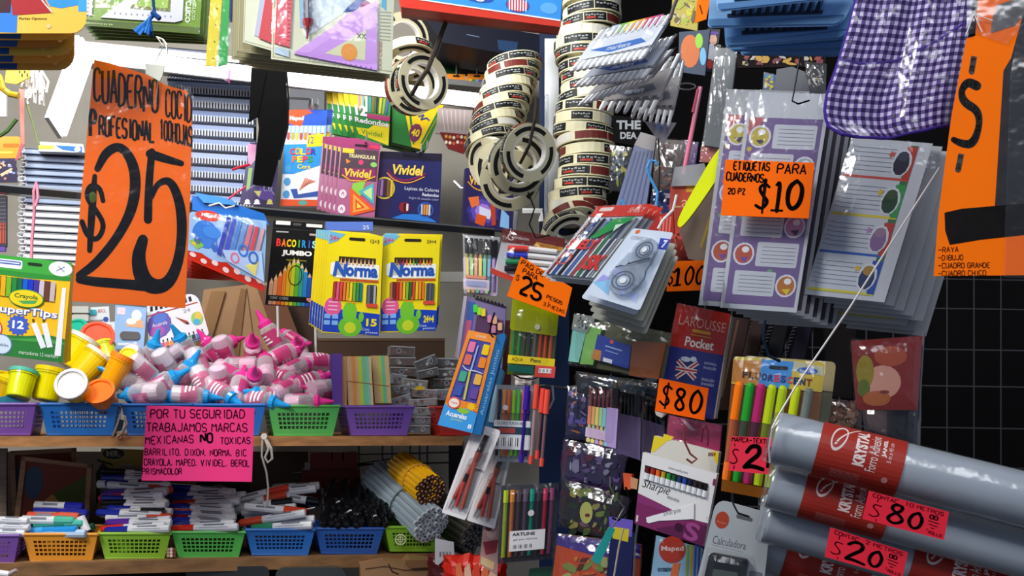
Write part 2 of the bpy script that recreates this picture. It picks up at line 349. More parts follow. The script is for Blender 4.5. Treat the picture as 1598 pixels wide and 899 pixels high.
# things above the left notebook pile
T = Thing('folded_booklet', 'white booklet with blue and green print lying on the left notebook pile', 'booklet', 95, 228, 2.10, 14)
m = T.mb(); m.poly([(62, 221), (130, 225), (132, 238), (60, 236)], -60, 0, '#eef0ee:card'); m.poly([(60, 226), (84, 227), (84, 233), (60, 233)], .3, .3, '#b7d64a'); m.poly([(86, 227), (128, 229), (128, 238), (98, 234)], .3, .3, '#2b6fd0'); m.disc(121, 233, 5, 4, .6, .6, '#e4e4f4'); m.build('cover')
T = Thing('orange_toy_package', 'orange package with yellow shapes at the left edge above the black bar', 'package', 15, 233, 2.06, 14)
m = T.mb(); m.rr(-30, 213, 32, 248, 4, -8, 0, '#f49a1c:gloss'); m.rr(5, 224, 30, 230, 2, .3, .3, '#e57010'); m.rr(-5, 236, 20, 240, 2, .3, .3, '#fbc04a'); m.build('package')
T = Thing('patterned_bag', 'dark bag with scattered peach shapes hanging at the left edge over the bar', 'bag', 10, 268, 2.03, 14)
m = T.mb(); m.poly([(-20, 247), (24, 247), (27, 284), (-20, 284)], -6, 0, '#3c3450:gloss')
for i in range(14): m.disc(-5+random.random()*28, 251+random.random()*30, 1.5+random.random()*2, 1.5+random.random()*2, .3, .3, random.choice(['#e9b48a', '#d98a60', '#ddd2d8', '#8aa0d0']), n=7)
m.poly([(0, 272), (18, 262), (20, 264), (3, 276)], .5, .5, '#edc296'); m.build('bag')
T = Thing('orange_grid_pack', 'small dark pack with orange stripes at the left edge beside the notebook pile', 'pack', 5, 350, 2.06, 14)
m = T.mb(); m.box(-25, 305, 10, 385, -8, 0, '#3a3944:card')
for i in range(9): m.box(-20, 309+i*6, 9, 311+i*6, .3, .3, '#5c5b68')
m.box(-20, 348, 9, 380, .3, .3, '#c2562e'); 
for i in range(3): m.box(-2+i*4, 346, 0+i*4, 380, .6, .6, '#6b3a48')
m.box(-22, 384, 8, 392, -8, 0, '#6a4ba8'); m.build('pack')
# tassel, ribbons and yellow tape by the top left
T = Thing('white_tassel_bundle', 'bundle of limp white tassels hanging under the yellow card packs', 'tassel', 60, 130, 1.80)
m = T.mb()
for i in range(26):
    a = i*2.1; x = 38+random.random()*38
    m.path([(50+random.random()*14, 104, a % 9), (x, 125+random.random()*8, a % 11), (x+random.random()*4-2, 140+random.random()*26, a % 13)], 1.9, random.choice(['#e6dfd8:cloth', '#d5cbc4:cloth', '#f4f0ec:cloth']), 6)
m.build('tassels')['kind'] = 'stuff'
T = Thing('yellow_tape_measure', 'yellow plastic ruler coil with black marks under the yellow card packs', 'ruler', 20, 135, 1.78)
m = T.mb(); m.path([(-8, 118, 0), (4, 138, 0), (16, 147, 1), (30, 150, 2)], 5, '#c8a41a:plastic', 8); m.path([(-8, 112, 3), (2, 120, 3), (8, 140, 3)], 3, '#d9b92a:plastic', 8); m.build('coil')
m = T.mb(); m.poly([(12, 110), (48, 110), (48, 122), (28, 133), (10, 130)], 2, 5, '#e3cc2e:plastic')
for i in range(4): m.box(32+i*4, 112+(i % 2)*4, 34+i*4, 116+(i % 2)*6, 5.3, 5.3, '#1c1a10')
m.build('scale')
T = Thing('pink_ribbon', 'faded pink ribbon hanging from above down to the orange package at left', 'ribbon', 33, 180, 1.84)
m = T.mb(); m.poly([(30, 138), (38, 140), (39, 225), (33, 226)], 0, .8, '#d98f86:cloth'); m.poly([(33, 224), (39, 226), (30, 248), (24, 252)], 1, 1.8, '#c96f78:cloth'); m.build('ribbon')
T = Thing('green_string', 'thin green cord hanging beside the pink ribbon at left', 'cord', 50, 190, 1.85)
m = T.mb(); m.path([(41, 160, 0), (52, 195, 0), (61, 226, 0)], 1.6, '#8ea36a:cloth'); m.path([(26, 186, 0), (12, 205, 2), (0, 213, 2)], 3, '#4f6b3c:cloth'); m.build('cord')
T = Thing('grey_hanging_board', 'pale grey board edge hanging at the far left above the orange package', 'board', 4, 160, 1.9)
m = T.mb(); m.box(-20, 140, 10, 182, -4, 0, '#c7c5c4:card'); m.build('board')
# ---- the dark bags tape / strip
T = Thing('black_plastic_strip', 'wide glossy black plastic sheet hanging between the notebook pile and hanging packs', 'plastic sheet', 412, 200, 1.98, 14)
m = T.mb(); m.poly([(392, 106), (446, 110), (450, 190), (424, 292), (394, 288), (404, 200)], -1, 1, '#060607:ink'); m.poly([(392, 110), (416, 112), (402, 184), (388, 192)], 2, 3, '#040405:ink'); m.path([(447, 112, 2), (450, 150, 2), (449, 200, 2), (436, 250, 2)], 1.5, '#151518:ink'); m.build('sheet')
# ================================================================== packs hung above the rail
def hook(T, x, y, w, k='#d9d9d6:metal', L=14):
    T.q = None; m = T.mb(); m.path([(x, y-4, w-30), (x, y, w), (x, y+2, w+L), (x, y-7, w+L+2)], 1.5, k); return m.build('hook_end')
PH = dict(group=None)
# purple geometry bag pack (behind black strip)
T = Thing('geometry_set_bag', 'purple geometry shapes pack half hidden behind the black plastic sheet', 'school pack', 405, 275, 2.10, 14, tilt=0)
m = T.mb(); m.poly([(390, 222), (436, 226), (430, 324), (374, 318)], -4, 0, '#4a3f66:gloss'); m.poly([(386, 224), (400, 226), (398, 250), (388, 262)], .3, .3, '#c98ab0:gloss')
m.poly([(388, 262), (394, 262), (390, 294), (384, 296)], .3, .3, '#9ac07a'); m.line([(384, 298), (411, 279), (428, 304)], 2, .4, '#8f7fb4'); m.poly([(396, 298), (408, 298), (404, 308)], .5, .5, '#c9c27a')
m.poly([(404, 292), (426, 298), (426, 316), (404, 310)], .3, .3, '#5f4a94'); m.hand('CU', 412, 290, 8, '#cfcfe6', pen=1)
for x, c in ((386, '#e3dff0'), (401, '#ece9f4'), (421, '#d5cf6a')): m.disc(x, 315, 4, 4, .5, .5, c); m.box(x-5, 317, x+5, 319, .6, .6, c)
m.build('package')
# wax pencils box
T = Thing('crayon_box', 'white and blue box of colour pencils with red and orange top hung above the rail', 'pencil box', 480, 247, 2.14, 14, group=None)
T.q = bil([(448, 172), (511, 172), (501, 322), (437, 321)], 62, 150)
m = T.mb(); m.box(0, 0, 62, 150, -14, 0, '#e9f2fb:card'); m.box(0, 0, 62, 26, .2, .2, '#2050b4'); m.poly([(0, 0), (30, 0), (24, 26), (0, 20)], .4, .4, '#ea4a1e:card'); m.poly([(20, 10), (40, 4), (30, 0), (14, 0)], .5, .5, '#ea4a1e')
m.text('Maped', 5, 9, 26, 18, '#ffffff', .7, .02)
m.box(0, 24, 62, 44, .3, .3, '#7fb3dd')
for i in range(9): m.box(3+i*6.5, 25, 7+i*6.5, 36, .5, .6, '#e9eef2'); m.box(3+i*6.5, 35, 7+i*6.5, 46, .5, .6, ['#e8502a', '#f0a020', '#f5d820', '#dd3a28', '#f28a24'][i % 5])
m.poly([(34, 40), (60, 37), (60, 56), (34, 58)], .7, .7, '#f7df1b'); m.text('12', 36, 42, 44, 52, '#2b3d9c', .9)
m.poly([(0, 54), (62, 52), (62, 84), (16, 100), (0, 100)], .4, .4, '#2d95e2'); 
for i, ch in enumerate('COLOR'): m.text(ch, 9+i*8, 60-(i % 2), 17+i*8, 70, ['#e8342a', '#f6b01c', '#ffe11b', '#ea4a1e', '#2f3ea8'][i], 1, .04)
for i, ch in enumerate('PEPS'): m.text(ch, 13+i*8, 72, 21+i*8, 82, ['#f07a1a', '#e0e41b', '#e83a50', '#35a04a'][i], 1, .04)
m.text('Cera', 22, 85, 42, 92, '#f0e23a', 1, .02)
for yy in (92, 112, 132): m.disc(8, yy, 5, 6, .7, .7, '#4e9fd8')
m.poly([(20, 104), (56, 98), (58, 126), (26, 132)], .8, .8, '#ffffff'); 
for i in range(6): m.line([(28+i*2, 126-i*2), (36+i*3, 106+i)], 2.2, 1, '#d98a72')
m.poly([(14, 124), (60, 120), (60, 134), (20, 138)], .6, .6, '#3a58a8'); m.box(0, 140, 62, 150, .5, .5, '#ee5a2c'); m.disc(34, 145, 7, 4, .7, .7, '#5fae9c'); m.build('box')
T.q = None; m = T.mb()
for i in range(5): m.poly([(502+i*3, 200+i*3), (504.6+i*3, 200+i*3), (506+i*2, 322-i*2), (503.5+i*2, 322-i*2)], -3-i*4, -.5-i*4, ['#dcae2e:card', '#f3efdf:card'][i % 2])
m.build('box_edge'); hook(T, 487, 166, 2)
again(T, 9, -2, .03, 'colour pencil box with gold edges hung right behind the white and blue one')
# Redondos
def redondos(i):
    T = Thing('round_pencil_pack', 'green and yellow pack of twelve round colour pencils at the front of its peg' if not i else 'green and yellow round pencil pack, '+BEH[i]+' one', 'pencil pack', 570, 190, 2.26+.016*i, 14, group='round pencil packs stacked behind' if i else None)
    T.q = bil([(545-9*i, 148-i), (610-8*i, 155-i), (606-9*i, 228-2*i), (558-4-9*i-i*.5, 216-2*i)], 60, 75)
    m = T.mb(); m.box(0, -8, 60, 75, -5, 0, '#2f8a3a:card'); m.poly([(0, -8), (24, -8), (18, 22), (0, 20)], .3, .3, '#f0c818'); m.poly([(34, 46), (60, 40), (60, 74), (10, 66)], .3, .3, '#f2dc1c')
    for j in range(9): m.poly([(12+j*5.4, -6), (15.6+j*5.4, -6), (15+j*5, 26), (12.4+j*5, 26)], .5, 1.2, ['#c98a9c', '#7fa9c0', '#e0d7cc', '#3f8f9c', '#8a5a34', '#2c2f3a', '#e0b41c', '#8f9f4a', '#42569c'][j])
    m.box(24, 28, 60, 36, .6, .6, '#a8386a'); m.text('12', 6, 16, 24, 34, '#e4dcef', 1.4, .05); m.text('Redondos', 4, 37, 58, 46, '#f2eef2', 1.2, .03); m.poly([(4, 55), (50, 52), (56, 68), (8, 66)], .5, .5, '#e9d91a'); m.text('Vividel', 12, 56, 48, 64, '#3f8a2c', .9)
    m.build('package')
for i in range(5): redondos(i)
T = Thing('crayon_carton', 'yellow and green crayon carton hanging behind the loose masking tape rolls', 'crayon box', 655, 190, 2.30, 14)
T.q = bil([(612, 160), (690, 172), (664, 235), (612, 222)], 78, 65)
m = T.mb(); m.box(0, -14, 78, 65, -18, 0, '#2c7a34:card'); m.poly([(14, -14), (78, -14), (66, 65), (46, 65)], .3, .3, '#ecc61a:card'); m.poly([(22, -10), (26, -10), (50, 60), (46, 60)], .6, .6, '#2c7a34'); m.poly([(72, 0), (76, 0), (66, 56), (62, 56)], .6, .6, '#2c7a34')
m.disc(46, 42, 12, 15, .8, .8, '#7a3054', n=10); m.text('40', 38, 36, 54, 48, '#f3d82a', 1.2, .03); m.line([(44, 16), (52, 12), (50, 20), (58, 16), (64, 19)], 2.5, .9, '#3e4f8c'); m.build('carton'); hook(T, 664, 232, 4)
again(T, -14, 4, .04, 'green edged crayon carton right behind the yellow and green one')
# pink triangle colour pack
def tri_pack(i):
    lab = ['pink package of triangular colour pencils with orange triangle, front one', 'pink triangular pencil package, '+BEH[i]+' one of its peg'][i > 0]
    T = Thing('triangular_pencil_pack', lab, 'pencil pack', 555, 280, 2.10+.014*i, 14, group='pink triangular pencil packs behind' if i else None)
    T.q = bil([(532-7*i, 219-1.5*i), (594-8*i, 224-2*i), (584-8*i, 342-3*i), (522-7*i, 335-2*i)], 62, 118)
    m = T.mb(); m.box(0, 0, 62, 118, -4, 0, '#b5628a:gloss'); m.box(2, 12, 60, 60, .3, .3, '#54404c'); m.box(0, 0, 62, 11, .3, .3, '#a13a6e'); m.rr(22, 4, 42, 8, 2, .5, .5, '#2a1624'); m.box(44, 4, 60, 9, .5, .5, '#e03a5c')
    m.box(4, 12, 22, 19, .6, .6, '#e9c93a'); m.text('TRIANGULAR', 14, 20, 56, 26, '#ecdfa8', .7, .02); m.poly([(10, 28), (18, 32), (12, 36)], .6, .6, '#ee8a3c'); m.disc(34, 32, 4, 4, .6, .6, '#d6436a'); m.disc(54, 34, 5, 4, .6, .6, '#8cc86a')
    m.poly([(4, 44), (56, 40), (58, 52), (30, 62), (8, 56)], .6, .6, '#8f2f62'); m.text('Vividel', 8, 43, 50, 56, '#f3d24a', .9, .03, .1); m.line([(6, 54), (20, 62), (40, 61), (58, 52)], 2, .9, '#f6a93a')
    m.poly([(24, 66), (44, 60), (38, 84), (22, 90)], .5, .5, '#8ed04a')
    for (a, b, c, k) in (((56, 62), (60, 96), (36, 78), '#58b8bc'), ((54, 68), (56, 90), (42, 78), '#d2e8a0'), ((22, 74), (62, 104), (24, 118), '#ee5c24'), ((27, 83), (52, 103), (28, 111), '#f4a64a'), ((31, 90), (44, 102), (32, 106), '#ee5c24'), ((33, 94), (40, 102), (34, 104), '#fbe04a')): pass
    for n_, (a, b, c, k) in enumerate((((56, 62), (60, 96), (34, 78), '#4fb3bc'), ((54, 69), (56, 89), (41, 78), '#c6e49a'), ((20, 72), (62, 104), (24, 118), '#ee5c24'), ((26, 82), (54, 103), (28, 112), '#f4a64a'), ((30, 90), (46, 102), (32, 107), '#e8481c'), ((33, 95), (41, 102), (34, 104), '#fbe04a'))): m.poly([a, b, c], .7+.2*n_, .7+.2*n_, k)
    for yy in (84, 108): m.disc(10, yy, 6, 7, .8, .8, '#f1dfe6'); m.line([(8, yy+2), (10, yy-3), (12, yy+2)], 1, 1, '#9c4a72')
    m.build('package')
    if not i: hook(T, 570, 222, 4)
for i in range(5): tri_pack(i)
# Vividel dark box
T = Thing('colour_pencil_box', 'large dark blue colour pencil box with gold logo above the rail', 'pencil box', 640, 290, 2.14, 14)
T.q = bil([(594, 236), (690, 240), (686, 348), (586, 338)], 96, 106)
m = T.mb(); m.box(0, 0, 96, 106, -16, 0, '#26285e:card'); m.box(0, 0, 96, 12, .3, .3, '#1c1830'); m.rr(34, 3, 62, 8, 2.5, .5, .5, '#0b0a16'); m.poly([(0, 12), (30, 12), (20, 106), (0, 106)], .2, .2, '#2e2450')
m.text('Vividel', 18, 20, 66, 36, '#f0cf55', .8, .03, .15); m.line(chaikin([(14, 30), (22, 42), (44, 46), (72, 32)]), 3, .7, '#8c2a5c'); m.line(chaikin([(12, 34), (24, 46), (46, 50), (70, 37)]), 1.6, .9, '#f2a648')
m.text('Lapices de Colores', 41, 54, 93, 61, '#dfe0f2', .8); m.text('Redondos', 68, 62, 93, 67, '#dfe0f2', .8, .02); m.text('largos de sección color', 48, 69, 93, 74, '#a9abd4', .8)
m.disc(10, 59, 16, 18, .5, .5, '#d9bf3e', n=24); m.disc(10, 59, 13.4, 15.4, .7, .7, '#443a6e', n=24)
for i, c in enumerate(('#8a6aa8', '#a87ab0', '#4a2420', '#7c5a1c', '#d8b82c')): m.box(-1+i*5, 46, 2.6+i*5, 72, .9, 1.5, c)
m.disc(42, 87, 8, 8.5, .6, .6, '#8f2430'); m.box(41, 80, 44, 94, .8, .8, '#3a1420'); m.box(45, 81, 48, 92, .8, .8, '#e7dfe6')
m.disc(74, 88, 12, 12, .6, .6, '#3658b4'); m.disc(74, 88, 9.6, 9.6, .8, .8, '#1f2450')
for i, c in enumerate(('#a8c0e0', '#ee8c2c', '#e6a35a', '#ccd2dc')): m.box(67+i*3.8, 80, 69.8+i*3.8, 96, 1, 1.4, c)
m.poly([(24, 106), (40, 98), (64, 96), (84, 101), (92, 106)], .5, .5, '#2f7ad4'); m.build('box'); hook(T, 655, 238, 4)
# purple astronaut-like box right: plain shapes instead
T = Thing('galaxy_print_box', 'dark purple box with glowing galaxy print beside the masking tape cluster', 'pencil box', 762, 315, 2.20, 14)
T.q = bil([(727, 262), (802, 268), (800, 362), (722, 354)], 76, 96)
m = T.mb(); m.box(0, 0, 76, 96, -14, 0, '#2a2454:card'); m.text('Vividel', 6, 12, 40, 26, '#f0b848', .6, .03); m.line(chaikin([(4, 22), (16, 34), (40, 36)]), 2, .6, '#e0a03a')
for r, c in ((26, '#3a3280'), (20, '#5b4ab0'), (13, '#9d7ad0')): m.star(30, 68, r, .3+.01*(40-r), c, 9, .88)
m.poly([(6, 48), (22, 44), (24, 58), (12, 64)], .9, .9, '#e0703a:gloss'); m.poly([(24, 60), (44, 66), (40, 80), (24, 76)], .9, .9, '#cfd3e8'); m.poly([(20, 72), (36, 76), (32, 92), (18, 88)], 1, 1, '#d4541c:gloss'); m.poly([(40, 54), (48, 50), (50, 88), (44, 90)], 1, 1, '#b4412a'); m.poly([(58, 60), (70, 72), (70, 92), (56, 90)], .8, .8, '#86b8e8'); m.build('box')
# small packs behind, near the top centre
for i, (x, lab, cols) in enumerate(((712, 'left orange-topped marker pack on the shelf above the batten lamp', ['#c7806c', '#b5545c', '#c88f50']), (744, 'right orange-topped pack with rainbow stripes on the shelf above the batten lamp', ['#e0c82a', '#3c8a3c', '#7aa6c8', '#4a5cae', '#6e3f7c']))):
    T = Thing('orange_marker_pack', lab, 'marker pack', x, 128, 2.42, 10)
    T.q = bil([(x-14, 115), (x+14, 116), (x+13, 143), (x-18, 141)], 28, 27)
    m = T.mb(); m.box(0, 0, 28, 27, -5, 0, '#ee8a1e:card'); m.rr(9, 2, 20, 5, 1.4, .4, .4, '#2a2018')
    for j, c in enumerate(cols): m.poly([(4+j*24/len(cols), 9), (3+(j+1)*24/len(cols), 9), (-1+(j+1)*24/len(cols), 26), (0+j*24/len(cols), 26)], .4, 1.2, c)
    m.build('package'); T.q = None; m = T.mb(); m.path([(x, 118, 2), (x, 101, 2), (x+6, 87, 1)], 1.2, '#d8d6d0:metal'); m.build('hook_end')
T = Thing('silver_wrapped_pack', 'clear bag with silver and red sticker sheet under the batten lamp', 'bag', 715, 190, 2.30, 14)
m = T.mb(); m.poly([(684, 168), (738, 172), (730, 214), (680, 208)], -3, 0, '#b9a8a4:gloss'); m.poly([(686, 206), (732, 210), (724, 240), (700, 232)], -3, .4, '#7a1c1c:gloss')
for i in range(12): m.disc(696+i % 6*6, 213+i//6*9+i % 3, 2.4, 2.6, .8, .8, random.choice(['#e8a23a', '#d8564a', '#efe0c0']))
for i in range(6): m.line([(690+i*7, 172), (694+i*6, 205)], 1, .5, '#e6dcd8')
m.build('bag')
T = Thing('green_round_tin', 'dark green rounded case on the shelf above the batten lamp', 'case', 700, 105, 2.44, 10)
m = T.mb(); m.rr(682, 93, 716, 118, (8, 10, 4, 4), -10, 0, '#1b4028:gloss'); m.build('case')
T = Thing('navy_folded_cloth', 'dark navy wrapped goods lying on the top shelf under the red box', 'parcel', 770, 75, 2.3, 10)
m = T.mb(); m.poly([(660, 24), (880, 60), (872, 96), (800, 86), (690, 66)], -100, 0, '#080e20:card'); m.poly([(776, 62), (808, 66), (806, 82), (778, 78)], .5, .5, '#1d3a5e'); m.line([(728, 54), (748, 58)], 1.6, .6, '#5a6c8c'); m.build('parcel')
T = Thing('wall_hook_strip', 'dark cardboard panel behind the hanging packs near the top centre', 'panel', 740, 100, 2.52, 6)
m = T.mb(); m.box(640, 60, 865, 118, -3, 0, '#3a3836:card'); m.build('panel')
# white hooks, bare
for i, (x, y) in enumerate(((722, 283), (760, 268))):
    T = Thing('peg_hook', ['white bent peg hook right of the dark blue pencil box', 'white bent peg hook half hidden behind the loose tape cluster'][i], 'hook', x, y, 2.3)
    m = T.mb(); m.path([(x-13, y-8, -60), (x-13, y, 0), (x-2, y+12, 6), (x+10, y+11, 8)], 1.8, '#e2e2df:plastic'); m.build('hook')
T = Thing('white_wire_rack', 'white wire rack behind the red topped colour pencil box', 'rack', 465, 155, 2.36)
m = T.mb()
for a, b in (((450, 153), (484, 155)), ((450, 153), (450, 175)), ((484, 155), (482, 175)), ((492, 162), (492, 178))): m.path([(a[0], a[1], 0), (b[0], b[1], 0)], 1.8, '#e6e6e4:plastic')
m.build('rack')
T = Thing('dark_file_box', 'dark box inside the white wire rack above the rail', 'box', 467, 163, 2.58)
m = T.mb(); m.box(452, 138, 506, 200, -20, 0, '#5b5d64:card'); m.build('box')
# ================================================================== price signs
def sign(label, q, D, yaw=0, tilt=0, k='#ff7000:neon', th=1.2, pts=None):
    px = sum(a[0] for a in q)/4; py = sum(a[1] for a in q)/4
    T = Thing('price_sign', label, 'sign', px, py, D, yaw, tilt); m = T.mb(); m.poly(pts or q, -th, 0, k); return T, m
K = '#0b0705:ink'
T, m = sign('large hanging orange card priced 25 for sewn notebooks, in clear sleeve', [(147, 93), (299, 158), (289, 481), (112, 470)], 1.38, 6,
            pts=[(147, 93), (170, 98), (225, 115), (262, 134), (292, 142), (300, 158), (297, 300), (289, 481), (112, 470), (128, 290)])
m.fit('CUADERNO', 147, 107, 250, 128, 50, K, pen=4); m.fit('COCID', 259, 140, 301, 150, 42, K, pen=3)
m.fit('P', 141, 172, 152, 172, 40, K, pen=5.5); m.fit('ROFESIONAL', 155, 181, 243, 192, 30, K, pen=3.6); m.fit('100HOJAS', 250, 187, 301, 200, 30, K, pen=2.8)
def brush(m, pts, wds, w, k=K, it=3):
    p = [(a, b, c) for (a, b), c in zip(pts, wds)]
    for _ in range(it):
        q = [p[0]]
        for a, b in zip(p, p[1:]): q += [tuple(u*.75+v*.25 for u, v in zip(a, b)), tuple(u*.25+v*.75 for u, v in zip(a, b))]
        p = q+[p[-1]]
    for a, b in zip(p, p[1:]):
        m.line([a[:2], b[:2]], a[2], w, k, b[2]); m.disc(b[0], b[1], b[2]/2, b[2]/2, w, w, k, 10)
brush(m, [(152, 264), (166, 236), (190, 226), (212, 262), (210, 318), (186, 368), (150, 412), (124, 430)], [10, 15, 13, 17, 17, 14, 15, 12], .4)
brush(m, [(124, 436), (150, 440), (190, 443), (234, 447)], [13, 15, 15, 17], .4)
brush(m, [(237, 236), (232, 290), (231, 343)], [11, 12, 13], .4); brush(m, [(234, 240), (258, 248), (283, 255)], [14, 13, 9], .4)
brush(m, [(236, 308), (246, 285), (268, 280), (285, 330), (282, 400), (262, 448), (226, 446), (214, 405), (223, 374)], [8, 9, 13, 16, 15, 20, 27, 22, 16], .4)
brush(m, [(161, 314), (156, 292), (140, 288), (134, 308), (150, 328), (164, 352), (152, 376), (136, 368), (128, 346)], [7, 8, 8, 8, 8, 8, 8, 9, 8], .4)
brush(m, [(148, 274), (144, 320), (140, 391)], [7, 13, 8], .5); m.disc(145, 308, 6, 9, .6, .6, '#4a5a1c:ink')
m.build('card'); m = T.mb(); m.poly([(137, 90), (180, 92), (226, 108), (264, 128), (298, 137), (305, 160), (298, 486), (108, 476)], 3, 3.4, '#ffffff:film')
m.build('clear_sleeve'); m = T.mb(); m.path([(245, 160, 6), (248, 130, 5), (243, 100, 5), (256, 74, 5), (246, 60, 2)], .9, '#c8c8c0:metal', 5); m.path([(228, 100, 4), (230, 113, 4)], 1, '#55524c:metal'); m.build('hanging_wire')
# pink notice
P = '#2a0c1c:ink'
T, m = sign('bright pink handwritten notice hanging in front of the upper shelf edge', [(229, 633), (397, 637), (393, 752), (221, 750)], 1.88, 18, k='#ff4289:neon')
m.fit('POR TU SEGURIDAD', 235, 639, 384, 640, 13, P, pen=1.7); m.fit('TRABAJAMOS MARCAS', 229, 660, 388, 661, 13, P, pen=1.6)
m.fit('MEXICANAS', 227, 681, 304, 679, 12, P, pen=1.5); m.fit('NO', 313, 676, 334, 676, 14, '#14050c:ink', pen=3); m.fit('TOXICAS', 344, 683, 392, 682, 10, P, pen=1.5)
m.fit('BARRILITO, DIXON, NORMA, BIC', 226, 700, 386, 702, 10, P, pen=1.3); m.fit('CRAYOLA, MAPED, VIVIDEL, BEROL', 225, 716, 391, 718, 10, P, pen=1.3); m.fit('PRISMACOLOR', 222, 731, 285, 731, 9, P, pen=1.3)
m.build('card')
# 25 pesos tag
T, m = sign('tilted orange card priced 25 pesos for three pieces', [(814, 400), (892, 447), (882, 495), (792, 460)], 1.58, -4)
T.q = bil([(813, 400), (893, 449), (882, 495), (791, 462)], 90, 60); m = T.mb(); m.box(0, 0, 90, 60, -1.2, 0, '#ff7000:neon')
m.fit('PAQ DE', 4, 3, 44, 3, 7, K, pen=1.2); m.fit('PARA', 10, 13, 36, 13, 7, K, pen=1.2); m.hand('$', 4, 26, 7, K, pen=1.2); m.fit('25', 14, 23, 52, 23, 26, K, pen=4.6); m.fit('PESOS', 56, 34, 82, 34, 6, K, pen=1.2)
m.fit('!', 60, 44, 63, 44, 8, K, pen=1); m.fit('3 PIEZAS', 54, 48, 88, 48, 6, K, pen=1); m.build('card')
# etiquetas 10
T, m = sign('orange card priced 10 for notebook labels, taped on label packs', [(1132, 251), (1271, 251), (1262, 340), (1126, 335)], 1.18, -24)
T.q = bil([(1132, 249), (1271, 254), (1262, 341), (1125, 336)], 140, 90); m = T.mb(); m.box(0, 0, 140, 90, -1.4, 0, '#ff6a04:neon')
m.fit('ETIQUETAS', 14, 3, 72, 3, 13, K, pen=2.2); m.fit('PARA', 83, 4, 131, 4, 15, K, pen=2.4); m.fit('CUADERNOS', 4, 20, 64, 22, 13, K, pen=2.3); m.fit('20 PZ', 8, 46, 37, 46, 9, K, pen=2)
brush(m, [(73, 42), (66, 36), (56, 44), (66, 58), (73, 66), (64, 78), (54, 72)], [4, 5, 5, 6, 6, 5, 5], .4); brush(m, [(66, 30), (65, 84)], [6, 3], .5)
brush(m, [(84, 38), (90, 32), (88, 80)], [4, 7, 6], .4); m.line([(78, 79), (98, 79)], 3.5, .4, K); brush(m, [(116, 30), (104, 40), (103, 66), (112, 78), (124, 66), (126, 40), (116, 30)], [6, 8, 7, 7, 8, 7, 5], .4)
m.build('card')
# 100
T, m = sign('orange card priced 100 at the foot of the upper dictionary', [(1043, 410), (1103, 407), (1098, 452), (1040, 455)], 1.30, -18)
T.q = bil([(1043, 408), (1104, 406), (1094, 453), (1040, 455)], 60, 48); m = T.mb(); m.box(0, 0, 60, 48, -1.4, 0, '#ff6a04:neon')
m.hand('$', 1, 14, 22, K, pen=2.6, aspect=.35); brush(m, [(11, 18), (18, 9), (17, 38)], [3, 5, 5], .4); m.line([(10, 39), (24, 38)], 3, .4, K)
for cx in (36, 54): brush(m, [(cx, 9), (cx-6, 18), (cx-6, 32), (cx, 40), (cx+6, 30), (cx+6, 16), (cx, 9)], [3, 3.6, 3.6, 3.2, 3.6, 3.6, 3], .4)
m.build('card')
# 80 orange
T, m = sign('orange card priced 80 at the foot of the pocket dictionary', [(1028, 590), (1106, 604), (1098, 656), (1022, 640)], 1.27, -18)
T.q = bil([(1029, 590), (1106, 606), (1099, 656), (1022, 641)], 80, 52); m = T.mb(); m.box(0, 0, 80, 52, -1.4, 0, '#ff6206:neon')
brush(m, [(22, 13), (14, 8), (8, 18), (16, 26), (21, 34), (14, 42), (6, 36)], [3.5]*7, .4); m.line([(16, 4), (15, 46)], 3, .5, K)
brush(m, [(38, 25), (30, 18), (34, 9), (44, 12), (42, 22), (34, 28), (30, 38), (38, 45), (46, 38), (38, 25)], [4.4]*10, .4); brush(m, [(64, 7), (56, 16), (54, 34), (60, 46), (70, 38), (73, 18), (64, 7)], [4, 5, 5, 4, 5, 5, 4], .4)
m.build('card')
# marker 2x tag
Rd = '#f5364e:neon'
T, m = sign('red-pink card priced 2 something for highlighters, left of the grey rolls', [(1140, 680), (1200, 690), (1196, 738), (1136, 734)], 1.10, -10, k=Rd)
T.q = bil([(1141, 681), (1206, 683), (1202, 741), (1136, 734)], 64, 56); m = T.mb(); m.box(0, 0, 64, 56, -1.2, 0, Rd)
m.fit('MARCA-TEXTO', 2, 1, 60, 3, 7, K, pen=1.2); m.line([(6, 11), (7, 16)], 1.3, .4, K); brush(m, [(13, 22), (7, 20), (4, 26), (10, 33), (13, 40), (7, 45), (2, 42)], [1.8]*7, .4); m.line([(9, 47), (8, 53)], 1.4, .4, K)
brush(m, [(26, 24), (32, 14), (44, 14), (46, 26), (32, 38), (24, 48)], [6, 6.5, 7, 7, 7, 6], .4); brush(m, [(24, 48), (36, 45), (52, 49)], [6, 7, 6], .4); m.line([(60, 14), (59, 46)], 5, .4, K); m.build('card')
# the red cards on the rolls come with the rolls; the big one at right edge
T, m = sign('huge orange card at right edge with black strokes and ruled-notebook list', [(1525, 0), (1610, 0), (1610, 430), (1457, 430)], .92, -16)
m = T.mb(); m.poly([(1528, -20), (1640, -20), (1640, 429), (1457, 431), (1465, 330), (1485, 180), (1508, 60), (1522, 56)], -1.6, 0, '#ff7204:neon')
def dash(a, b, wd): brush(m, [a, b], [wd, wd], .4, '#4f4a48:ink', 1)
dash((1520, 88), (1516, 112), 9); dash((1500, 240), (1495, 265), 9)
brush(m, [(1524, 134), (1510, 127), (1499, 142), (1504, 160), (1526, 172), (1529, 196), (1518, 226), (1500, 224), (1488, 218)], [15, 14, 9, 14, 13, 9, 14, 12, 9], .4, '#3d3a3a:ink')
m.poly([(1598, 16), (1640, 0), (1640, 330), (1552, 330), (1566, 110), (1578, 90)], .4, .4, '#37363a:ink'); m.poly([(1474, 332), (1500, 326), (1640, 314), (1640, 362), (1530, 374), (1482, 382), (1475, 360)], .7, .7, '#191616:ink')
